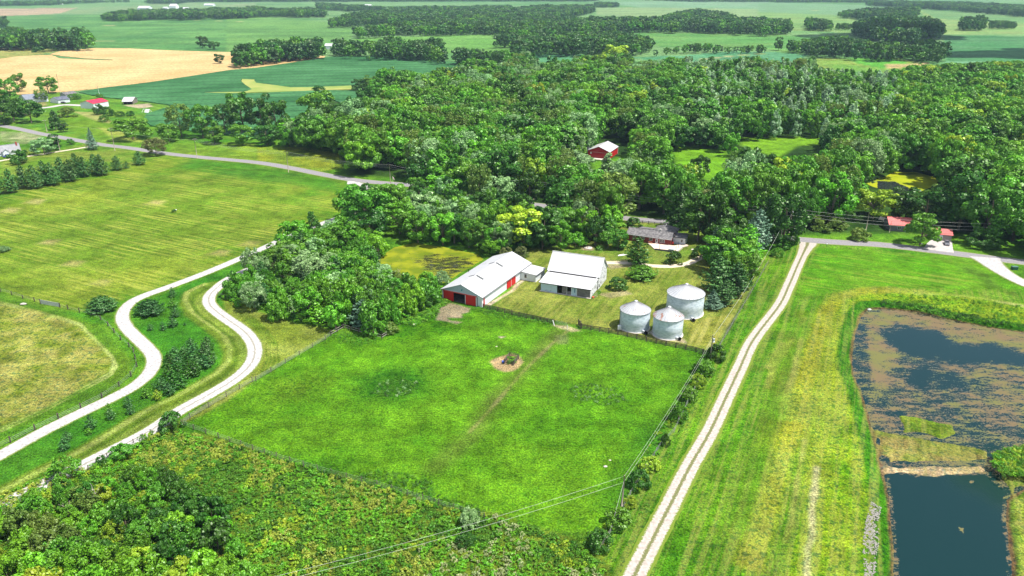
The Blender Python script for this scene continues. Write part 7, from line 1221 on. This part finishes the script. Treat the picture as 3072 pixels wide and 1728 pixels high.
# --- vehicles
CARG = mat_var('grey_car_paint', (.24, .24, .27), (.27, .27, .3), 1, .25, .6, metal=.5); TYRE = mat_var('tyre_rubber', (.012, .012, .012), (.02, .02, .02), 3, .9)
def car(p, ang, label, paint, L_=4.6, Wc=1.8, Hc=1.5, zb=.0):
    t = thing('parked_car', label, 'car', (p[0], p[1], zb), ang)
    prof = [(-L_ / 2, .35), (-L_ / 2, .75), (-L_ / 2 + .1, .9), (-L_ * .2, .98), (L_ * .46, .95), (L_ / 2, .8), (L_ / 2, .35)]
    m = MB(); n = len(prof); m.add([(x, -Wc / 2, z) for x, z in prof] + [(x, Wc / 2, z) for x, z in prof], [list(range(n)), list(reversed(range(n, 2 * n)))] + [(i, i + n, (i + 1) % n + n, (i + 1) % n) for i in range(n)]); m.build('body', paint, t, .06)
    cab = [(-L_ * .22, .96), (-L_ * .08, Hc), (L_ * .3, Hc), (L_ * .44, .94)]; k = 4; m = MB(); m.add([(x, -Wc / 2 + .1 + (.1 if z > 1.2 else 0), z) for x, z in cab] + [(x, Wc / 2 - .1 - (.1 if z > 1.2 else 0), z) for x, z in cab], [(0, 1, 2, 3), (7, 6, 5, 4)] + [(i, i + k, (i + 1) % k + k, (i + 1) % k) for i in range(k)]); m.build('windows', GLASS, t)
    m = MB(); m.box(-L_ * .07, L_ * .29, -Wc / 2 + .2, Wc / 2 - .2, Hc - .01, Hc + .04); m.build('roof', paint, t, .02)
    for sx in (-L_ * .31, L_ * .31):
        for sy in (-Wc / 2 + .1, Wc / 2 - .1):
            m = MB(); m.tube([(sx, sy - .12, .33), (sx, sy + .12, .33)], .33, 14); w = m.build('wheel', TYRE, t); m = MB(); m.tube([(sx, sy - .13, .33), (sx, sy + .13, .33)], .17, 10); m.build('rim', WIRE, w)
    for sy in (-Wc / 2 + .3, Wc / 2 - .3): m = MB(); m.box(-L_ / 2 - .02, -L_ / 2 + .05, sy - .2, sy + .2, .6, .75); m.build('headlight', TRIM, t)
a1, a2 = G(c6(912, 530)), G(c6(898, 475)); mid_ = (a1 + a2) / 2 * [1, 1]; car((mid_[0], mid_[1] - .3), math.atan2(*(a2 - a1)[::-1]), 'grey car parked on the driveway of the red garage', CARG, zb=.07)
p = G(T(0, 0, 640, 1040)); car(p, 2.9, 'dark car parked beside the white garage', mat_var('dark_car_paint', (.03, .02, .02), (.05, .03, .03), 1, .3, .5))
p = G(c7(160, 690)); car(p, 1.2, 'dark blue car parked by the white house', mat_var('blue_car_paint', (.01, .03, .16), (.015, .04, .2), 1, .3, .5)); p = G(T(0, 0, 700, 985)); car(p, .2, 'white vehicle parked behind the white lane', TRIM, 5.0)
p = G(c7(20, 650)); car(p, .3, 'red car at the left edge beside the white house', mat_var('red_car_paint', (.3, .02, .02), (.35, .03, .03), 1, .3, .5))

# --- small things
def feeder():
    P = [G(T(1, 2, 2495, 765)), G(T(2, 2, 15, 780)), G(T(2, 2, 68, 715)), G(T(1, 2, 2550, 690))]; c = sum(P) / 4
    t = thing('hay_feeder', 'weathered board hay feeder standing on bare earth in the paddock', 'hay feeder', (c[0], c[1], 0)); 
    for i in range(4):
        a_, b_ = P[i] - c, P[(i + 1) % 4] - c; m = MB()
        for z in (.35, .7, 1.05, 1.4): m.bar((*a_, z), (*b_, z), .06, .17)
        m.build('side_rails', FENCEW, t); m = MB(); m.bar((*a_, 0), (*a_, 1.6), .14); m.build('corner_post', FENCEW, t)
    m = MB(); m.bar((*((P[0] + P[3]) / 2 - c) * .3, .9), (*((P[1] + P[2]) / 2 - c), .9), .08, .2); m.build('divider', FENCEW, t)
    pts = [(c[0] + random.uniform(-1.2, 1.2), c[1] + random.uniform(-1.4, 1.4), 0, 1.1, .9, random.choice([0, 1])) for _ in range(14)]; stuff('feeder_weeds', 'green weeds growing inside the hay feeder', pts, uc, 'weeds')
    q = G(T(1, 2, 2500, 745)); m = MB(); m.lathe([(0, 0), (.4, 0), (.45, .55), (.4, .55), (.36, .1), (0, .1)], 14, q[0] - .3, q[1] - .4); tag(m.build('tub', mat_var('blue_plastic', (.02, .08, .4), (.03, .1, .5), 1, .4)), 'blue tub at the left corner of the hay feeder', 'tub')
random.seed(5); feeder()
def rock(p, s, label, mat=None, z=0):
    m = MB(); rs = random.Random(int(p[0] * 10)); pr = [(0, 0), (s, .02), (s * .95, s * .3), (s * .5, s * .5), (0, s * .52)]; m.lathe(pr, 9); m.v = [(x * rs.uniform(.85, 1.2) + p[0], y * rs.uniform(.6, 1.0) + p[1], zz * rs.uniform(.8, 1.1) + z) for x, y, zz in m.v]; tag(m.build('rock', mat or CONC), label, 'rock')
rock(G(T(1, 2, 1590, 368)), .9, 'flat pale rock at the upper edge of the paddock'); rock(G(T(2, 3, 938, 350)), .45, 'larger pale rock in the lower paddock'); rock(G(T(2, 3, 985, 285)), .3, 'small pale rock above the larger one in the lower paddock')
rock(G(T(1, 2, 2420, 590)), .3, 'tiny rock in the paddock left of the hay feeder'); rock(G(T(3, 2, 1020, 218)), .6, 'white rock at the upper left corner of the big pond', TRIM); rock(G(T(0, 2, 235, 165)), 1.0, 'pale stone heap on the pasture below the fence', DEADWOOD)
rock(G(T(0, 1, 1765, 665)), .7, 'small white rock with dark weeds in the hay meadow', TRIM); at(T(0, 1, 1750, 672), 1.2, 'bush', 'dark', 1.2, 'tiny dark shrub around the white rock in the meadow')
# riprap strip
RS = np.random.RandomState(4); RP = GP(P_(3, 3, 1040, 700, 1140, 760, 1110, 900, 1120, 1050, 1080, 1449, 1050, 1800, 950, 1800, 970, 1400, 950, 1150, 980, 900)); x0, y0 = RP.min(0); x1, y1 = RP.max(0); m = MB(); k = 0
rc = proto_col('stone_kinds', []); 
for i in range(3):
    q = MB().lathe([(0, 0), (.5, .02), (.48, .3), (.25, .5), (0, .52)], 7, sm=False); q.v = [(x * RS.uniform(.8, 1.2), y * RS.uniform(.6, 1), z * RS.uniform(.7, 1)) for x, y, z in q.v]; me = bpy.data.meshes.new('stone'); me.from_pydata(q.v, [], q.f); me.materials.append(mat_var('white_limestone', (.2, .19, .17), (.38, .36, .33), 2, .9)); ob = bpy.data.objects.new('stone_' + chr(97 + i), me); rc.objects.link(ob)
X = RS.uniform(x0, x1, 9000); Y = RS.uniform(y0, y1, 9000); ok = inpoly(X, Y, RP) & (fbm(X / 1.1, Y / 1.1, 8) > .4); stuff('riprap', 'strip of white stones on the bank left of the pond', [(a_, b_, -.05, s, s, j) for a_, b_, s, j in zip(X[ok], Y[ok], RS.uniform(.16, .36, ok.sum()), RS.randint(0, 3, ok.sum()))][:4500], rc, 'stones')
p = G(T(3, 1, 2478, 1262)); t = thing('utility_box', 'dark green box on the grass by the side drive', 'utility box', (p[0], p[1], 0)); m = MB(); m.box(-1.0, 1.0, -.7, .7, 0, 1.1); m.build('box', mat_var('dark_green_paint', (.015, .07, .04), (.02, .1, .05), 1, .5), t, .05); m = MB(); m.box(-1.05, 1.05, -.75, .75, 1.103, 1.2); m.build('lid', mat_var('green_lid', (.05, .12, .1), (.08, .16, .13), 1), t)
def mailbox(p, label, col=None):
    t = thing('mailbox', label, 'mailbox', (p[0], p[1], 0)); m = MB(); m.bar((0, 0, 0), (0, 0, 1.1), .1); m.build('post', POSTW, t); m = MB(); m.box(-.28, .28, -.12, .12, 1.103, 1.4); m.build('box', col or mat_var('white_mailbox_paint', (.6, .6, .62), (.7, .7, .7), 1), t, .04)
mailbox(G(c6(622, 530)), 'white mailbox at the shady roadside by the garage driveway'); mailbox(G(T(3, 1, 590, 1035)), 'small mailbox on the field side of the road')
# flag by the roadside pole
p = G(T(1, 1, 1385, 420)); t = thing('flag', 'small faded flag on a thin pole beside the roadside power pole', 'flag', (p[0], p[1], 0)); m = MB(); m.tube([(0, 0, 0), (-.5, 0, 5.2)], .05, 6); m.build('flagpole', TRIM, t)
m = MB(); m.add([(-.5, 0, 5.0), (.3, .1, 4.5), (.75, .05, 3.1), (-.05, -.05, 3.5)], [(0, 1, 2, 3)]); m.build('cloth', mat_ribbed('faded_flag_cloth', (.6, .45, .47), 'Z', .35, .6), t)
# cold frame / greenhouse skeleton by the bean field
p = G(T(0, 0, 1480, 1130)); t = thing('hoop_frame', 'small white framed greenhouse at the tip of the bean field', 'greenhouse', (p[0], p[1], 0), -.4); m = MB()
for i in range(4): m.bar((-3.5 + i * 2.3, -2, 0), (-3.5 + i * 2.3, 0, 2.6), .16); m.bar((-3.5 + i * 2.3, 0, 2.6), (-3.5 + i * 2.3, 2, 0), .16)
m.bar((-3.5, 0, 2.6), (3.4, 0, 2.6), .16); m.build('frame', TRIM, t); m = MB(); m.slab([(-.5, -2.1, .2), (3.5, -2.1, .2), (3.5, 0, 2.75), (-.5, 0, 2.75)], .05); m.build('cover', mat_var('white_sheeting', (.55, .57, .6), (.65, .66, .68), 1), t)
m = MB(); a_, b_ = G(T(0, 2, 410, 160)), G(T(0, 2, 605, 195)); t = thing('panel_gate', 'pale grey panel gate set in the pasture fence', 'gate'); hgt = 1.5
for z in (.25, .55, .85, 1.15, 1.45): m.bar((*a_, z), (*b_, z), .05, .24)
m.build('panel', mat_var('pale_grey_boards', (.42, .42, .42), (.55, .55, .54), 2), t)
for q in (a_, b_): m = MB(); m.bar((*q, 0), (*q, 1.75), .2); m.build('post', FENCEW, t)

# ---------------------------------------------------------------- fences
def fence(name, label, pts, post=3.0, h=1.6, rails=(.3, .7, 1.1, 1.5), railw=.24, railmat=None, postw=.26, wire=False, postmat=None, cat='fence', tags=None, tall=0):
    W_ = GP(pts); L_ = [np.array(p) for p in W_]; t = thing(name, label, cat, (L_[0][0], L_[0][1], 0)); o = L_[0]; P = []
    for a_, b_ in zip(L_[:-1], L_[1:]):
        n = max(1, round(float(np.hypot(*(b_ - a_))) / post)); P += [a_ + (b_ - a_) * k / n - o for k in range(n)]
    P.append(L_[-1] - o); rs = random.Random(len(P))
    for q in P[:100]:
        m = MB(); hh = h * rs.uniform(.96, 1.12) + tall; m.bar((q[0], q[1], -.1), (q[0] + rs.uniform(-.05, .05), q[1] + rs.uniform(-.05, .05), hh), postw); m.build('post', postmat or FENCEW, t)
    m = MB()
    for z in rails:
        for a_, b_ in zip(P[:-1], P[1:]): 
            j = rs.uniform(-.03, .03) if not wire else 0; m.bar((a_[0], a_[1], z + j), (b_[0], b_[1], z + rs.uniform(-.03, .03) if not wire else z), .04 if not wire else .02, railw)
    m.build('wires' if wire else 'rails', railmat or (WIRE if wire else FENCEW), t); return t
fence('board_fence', 'dark board fence from the long barn corner to the gate gap', P_(1, 2, 2285, 205, 2576, 268) + P_(2, 2, 0, 275, 425, 365), 2.6)
fence('board_fence', 'dark board fence passing in front of the grain bins', P_(2, 2, 700, 410, 1065, 470, 1450, 560, 1850, 645, 1990, 690), 2.9)
fence('board_gate', 'short leaning section of boards at the gate gap by the bins', P_(2, 2, 668, 370, 700, 412), 1.2, 2.0, (.4, .8, 1.2, 1.7), cat='gate')
fence('pipe_gate', 'thin metal gate closing part of the gap in the board fence', P_(2, 2, 440, 362, 555, 385), 3.6, 1.25, (.3, .6, .9, 1.2), .05, WIRE, .1, cat='gate')
p = G(T(2, 2, 556, 412)); tag(MB().bar((*p, 0), (*p, 1.3), .16).build('fence_post', TRIM), 'short white post standing in the gate gap', 'post'); p = G(T(2, 2, 425, 370)); tag(MB().bar((p[0], p[1] - .6, 0), (p[0] - .5, p[1] + .3, 1.5), .14).build('brace_board', TRIM), 'pale board leaning on the end of the board fence', 'board')
fence('board_fence', 'weathered board fence corner below the broad bluish pine', P_(1, 2, 755, 478, 880, 405, 1268, 510, 1332, 468), 3.2, 1.4, (.5, 1.25), .18, mat_var('pale_weathered_board', (.25, .23, .2), (.38, .35, .31), 2))
fence('wire_fence', 'wire fence with dark posts along the triangular plot and inner drive', P_(1, 2, 755, 478, 700, 520, 0, 935) + P_(0, 2, 2540, 945, 2280, 1095, 1915, 1310, 1830, 1380), 5.4, 1.5, (.25, .45, .65, .85, 1.05, 1.3), .04, None, .17, True, POSTW)
fence('wire_fence', 'wire fence below the paddock along the rank weeds', P_(0, 2, 1830, 1380) + P_(0, 3, 2200, 60) + P_(1, 3, 210, 265, 760, 430, 1220, 545, 1840, 735, 2300, 870), 3.8, 1.5, (.3, .6, .9, 1.3), .035, None, .15, True, POSTW)
fence('wire_fence', 'overgrown wire fence on the right side of the paddock', P_(2, 2, 2000, 720, 1800, 1100, 1630, 1449) + P_(2, 3, 1510, 120, 1340, 380, 1190, 640, 1000, 1000, 880, 1200), 4.2, 1.3, (.3, .6, .9, 1.2), .035, None, .14, True, mat_var('pale_grey_post', (.3, .3, .28), (.4, .4, .38), 2))
fence('wire_fence', 'wire fence running up between the yard and the lane', P_(2, 2, 2060, 640, 2200, 400, 2400, 60) + P_(2, 1, 2576, 1200), 4.5, 1.2, (.3, .6, .9, 1.1), .04, None, .12, True, POSTW)
fence('pasture_fence', 'wire fence with dark posts around the left pasture', P_(0, 2, -100, 10, 10, 40, 120, 70, 232, 108, 348, 135, 410, 160), 5, 1.4, (.5, .9, 1.3), .05, None, .2, True, FENCEW)
fence('pasture_fence', 'wire fence following the left side of the outer drive', P_(0, 2, 605, 195, 685, 215, 800, 245, 920, 275, 1015, 320, 1090, 380, 1150, 450, 1215, 520, 1300, 590, 1345, 640, 1380, 790, 1320, 890, 1200, 990, 1028, 1105, 815, 1210, 590, 1315, 352, 1430) + P_(0, 3, 108, 105, -100, 200), 6.5, 1.5, (.4, .8, 1.2), .04, None, .24, True, FENCEW)
fence('board_fence', 'dark board fence beside the road behind the brick house', P_(2, 1, 1190, 785, 1560, 822, 1960, 870), 2.6, 1.2, (.4, .75, 1.1), .14)
fence('wire_fence', 'short wire fence at the top of the triangular plot', P_(0, 2, 2195, 70, 2260, 100, 2400, 150, 2576, 190), 3.5, 1.2, (.4, .8, 1.1), .04, None, .16, True, POSTW)
fence('wire_fence', 'posts along the lower end of the inner drive', P_(0, 3, 890, 380, 1080, 260, 1345, 110, 1440, 60, 1520, 15), 4.5, 1.2, (.5, 1.0), .03, None, .14, True, POSTW)

# ---------------------------------------------------------------- power poles and wires
def zat(P, y):
    Y = P[1]; q = ((864 - y) * Y * CT - F * Y * ST) / (F * CT + (864 - y) * ST); return q + H
def pole(b, label, h, arms=0, trans=0, ang=0.5, r=.17, lean=0):
    P = G(b) if not isinstance(b, np.ndarray) else b; t = thing('power_pole', label, 'power pole', (P[0], P[1], 0)); m = MB(); m.tube([(0, 0, -.2), (lean * .5, 0, h * .5), (lean, 0, h)], [r * 1.15, r, r * .75], 9); m.build('post', POLEW, t)
    if arms:
        ca, sa = math.cos(ang), math.sin(ang); m = MB(); m.bar((-1.2 * ca, -1.2 * sa, h - .5), (1.2 * ca, 1.2 * sa, h - .5), .12, .14); m.build('crossarm', POLEW, t)
        for s in (-1.1, -.4, .4, 1.1): m = MB(); m.tube([(s * ca, s * sa, h - .42), (s * ca, s * sa, h - .2)], .07, 6); m.build('insulator', TRIM, t)
    if trans: m = MB(); m.tube([(.42, 0, h - 2.2), (.42, 0, h - 1.2)], .26, 12); m.build('transformer', mat_tr, t)
    return np.array([P[0] + lean, P[1], h])
mat_tr = mat_var('grey_transformer', (.5, .52, .55), (.6, .62, .64), 2, .4)
PA = pole(T(2, 3, 1098, 790), 'leaning wooden pole in the foreground at the end of the paddock fence', 8.6, lean=.2); PB = pole(T(2, 2, 1995, 715), 'wooden pole with grey transformer at the board fence corner', 7.6, 0, 1)
PC = pole(T(3, 1, 212, 895), 'tall power pole with transformer above the lane corner', 10.8, 0, 1); PD = pole(T(3, 1, 115, 1030), 'short power pole at the corner of lane and road', 9.2); PE = pole(T(3, 1, 985, 870), 'power pole on the lawn left of the red-roofed house', 5.6 + 2.5)
PF = pole(T(1, 1, 328, 285), 'roadside power pole in front of the yellow meadow', 11.8); PG = pole(T(1, 1, 1355, 415), 'pale power pole at the road beside the flag', 11.1); PH_ = pole(T(2, 1, 218, 560), 'power pole with transformer standing among the trees', 9.6, 0, 1)
PI = pole(T(0, 1, 1985, 145), 'roadside power pole at the top of the hay meadow', 12.0, 1); PJ = pole(c8(1005, 765), 'power pole across the road from the leaning oak', 14.5, 1); PK_ = pole(c8(382, 778), 'leaning power pole beside the house lane', 10.4); PL_ = pole(c8(232, 552), 'power pole with crossarm near the narrow dark tree', 8.5, 1)
PM = pole(T(3, 1, 1220, 890), 'thin pole in the shade before the red-roofed house', 5.0, r=.1)
p = G(T(0, 0, 612, 950)); t = thing('radio_mast', 'tall dark thin mast beside the white garage', 'mast', (p[0], p[1], 0)); m = MB(); m.tube([(0, 0, 0), (0, 0, 19)], .16, 6); m.build('mast', GUTTER, t); p = G(T(0, 0, 1010, 985)); t = thing('radio_mast', 'thin pale mast behind the crimson roofed barn', 'mast', (p[0], p[1], 0)); m = MB(); m.tube([(0, 0, 0), (-.8, 0, 12)], .14, 6); m.build('mast', TRIM, t)
def wire(a_, b_, sag, label, r=.022, mat=None):
    a_, b_ = np.array(a_, float), np.array(b_, float); n = 22; pts = []
    for i in range(n + 1): u = i / n; q = a_ + (b_ - a_) * u; q[2] -= sag * 4 * u * (1 - u); pts.append(tuple(q))
    m = MB(); m.tube(pts, r, 5); tag(m.build('power_wire', mat or CABLE), label, 'power wire', 'power wires')
def off(p, dx=0, dy=0, dz=0): return (p[0] + dx, p[1] + dy, p[2] + dz)
wire(off(PA, dz=-.1), off(PB, dz=-.6), 1.3, 'upper wire between the foreground pole and the transformer pole', .02); wire(off(PA, dz=-1.5), off(PB, dz=-1.8), 1.3, 'lower wire between the foreground pole and the transformer pole', .02)
e1, e2 = G(T(1, 3, 0, 1500), 6.5), G(T(1, 3, 0, 1560), 5.3); wire(off(PA, dz=-.15), (e1[0], e1[1], 6.5), 1.0, 'upper wire crossing the weeds from the foreground pole', .02); wire(off(PA, dz=-1.6), (e2[0], e2[1], 5.3), 1.0, 'lower wire crossing the weeds from the foreground pole', .02)
ga = G(T(2, 3, 980, 1030)); wire(off(PA, dz=-1.2), (ga[0], ga[1], 0), 0, 'guy wire of the foreground pole', .03)
ER = G(T(3, 1, 3300, 1050)); ERp = np.array([ER[0], ER[1], 10.5])
for k, (dz, nm) in enumerate(((-.1, 'top'), (-1.6, 'middle'), (-3.0, 'lowest'))):
    wire(off(PC, dz=dz), off(ERp, dz=dz), 2.6, nm + ' roadside wire from the tall pole to the right edge', .028); wire(off(PH_, dz=dz * .6), off(PC, dz=dz), 2.0, nm + ' wire above the brick house to the tall pole', .028)
    wire(off(PG, dz=dz * .7), off(PH_, dz=dz * .6), 2.0, nm + ' wire from the flag pole into the trees', .03); wire(off(PF, dz=dz * .5), off(PG, dz=dz * .5), 1.5, nm + ' wire above the road past the yellow meadow', .03); wire(off(PI, dz=dz * .5), off(PF, dz=dz * .5), 1.5, nm + ' wire along the top of the hay meadow', .025)
wire(off(PD, dz=-.3), off(PC, dz=-2.5), .4, 'short wire joining the two poles at the lane corner', .03); wire(off(PJ, dz=-1), off(PI, dz=-.8), 1.5, 'roadside wire past the leaning oak', .025); wire(off(PL_, dz=-.4), off(PJ, dz=-1), 1.5, 'far wire left of the leaning oak', .025); wire(off(PB, dz=-.5), off(PD, dz=-.5), 2.2, 'wire following the lane up to the road', .03)

# dead trees
def dead_tree(p, h, label, seed, z=0):
    rs = random.Random(seed); X, Y = G(p); t = thing('dead_tree', label, 'dead tree', (X, Y, z)); m = MB()
    def br(a_, d, L_, r, k):
        b_ = a_ + d * L_; m.tube([tuple(a_), tuple((a_ + b_) / 2 + Vector((rs.uniform(-.1, .1), rs.uniform(-.1, .1), .1)) * L_ * .3), tuple(b_)], [r, r * .75, r * .45], 5)
        if k: 
            for _ in range(3 if k > 1 else 2): br(a_ + (b_ - a_) * rs.uniform(.45, 1), (d + Vector((rs.uniform(-.8, .8), rs.uniform(-.8, .8), rs.uniform(-.1, .5)))).normalized(), L_ * rs.uniform(.5, .75), r * .5, k - 1)
    br(Vector((0, 0, 0)), Vector((rs.uniform(-.1, .1), 0, 1)).normalized(), h * .45, h * .02 + .03, 3); m.build('branches', DEADWOOD, t)
dead_tree(T(0, 3, 940, 760), 7.5, 'bare grey branching shrub in the foreground thicket', 2); dead_tree(T(0, 3, 700, 850), 5, 'brown bare shrub left of the bare grey one', 8); dead_tree(T(2, 1, 40, 340), 20, 'bare pale tree left of the pole in the trees', 3); dead_tree(T(2, 1, 95, 330), 20, 'second bare pale tree left of the pole in the trees', 4)
dead_tree(T(2, 0, 690, 1330), 21, 'white bare branches in the middle of the wood', 6); dead_tree(T(2, 1, 1195, 1310), 4, 'bare pale branch beside the spreading juniper', 9); dead_tree(T(1, 1, 1440, 1330), 4.5, 'bare twiggy shrub at the near shore of the farm pond', 12)

# ---------------------------------------------------------------- cloud casting the far shadow, and the air
def cloud(tx, ty, w, d, alt, label, seed):
    k = alt / math.tan(math.radians(SUN_EL)); cx, cy = tx + k * math.cos(a), ty + k * math.sin(a); rs = np.random.RandomState(seed); m = MB(); base = []
    t_ = np.linspace(0, math.pi, 9)
    for i in range(26):
        u, v = rs.uniform(-1, 1), rs.uniform(-1, 1)
        if u * u + v * v > 1: continue
        r = rs.uniform(.18, .34) * min(w, d) ; m.lathe([(r * math.sin(q) * 1.2, alt + rs.uniform(0, 8) - r * .35 * math.cos(q)) for q in t_], 12, cx + u * w * .5, cy + v * d * .5)
    tag(m.build('cloud', mat_var('cloud_white', (.75, .75, .77), (.8, .8, .8), .01, 1, 0)), label, 'cloud')
q1 = G(T(3, 0, 2500, 540)); cloud(q1[0] + 40, q1[1], 520, 130, 900, 'small white cloud high to the right, above the far fields', 2)
q1 = G(T(3, 0, 1330, 380)); cloud(q1[0], q1[1] + 30, 250, 170, 900, 'small white cloud high above the dark square wood', 5)
hz, ht, hb_, hN, hK = M_('pale_haze'); ht.nodes.remove(hb_); pv = hN('ShaderNodeVolumePrincipled'); pv.inputs['Color'].default_value = (.55, .78, 1, 1); pv.inputs['Density'].default_value = .00005; pv.inputs['Anisotropy'].default_value = 0; hK(pv.outputs[0], ht.nodes['Material Output'].inputs['Volume'])
if True: tag(MB().box(-24000, 24000, -800, 41500, -5, 125).build('haze', hz), kind='stuff')
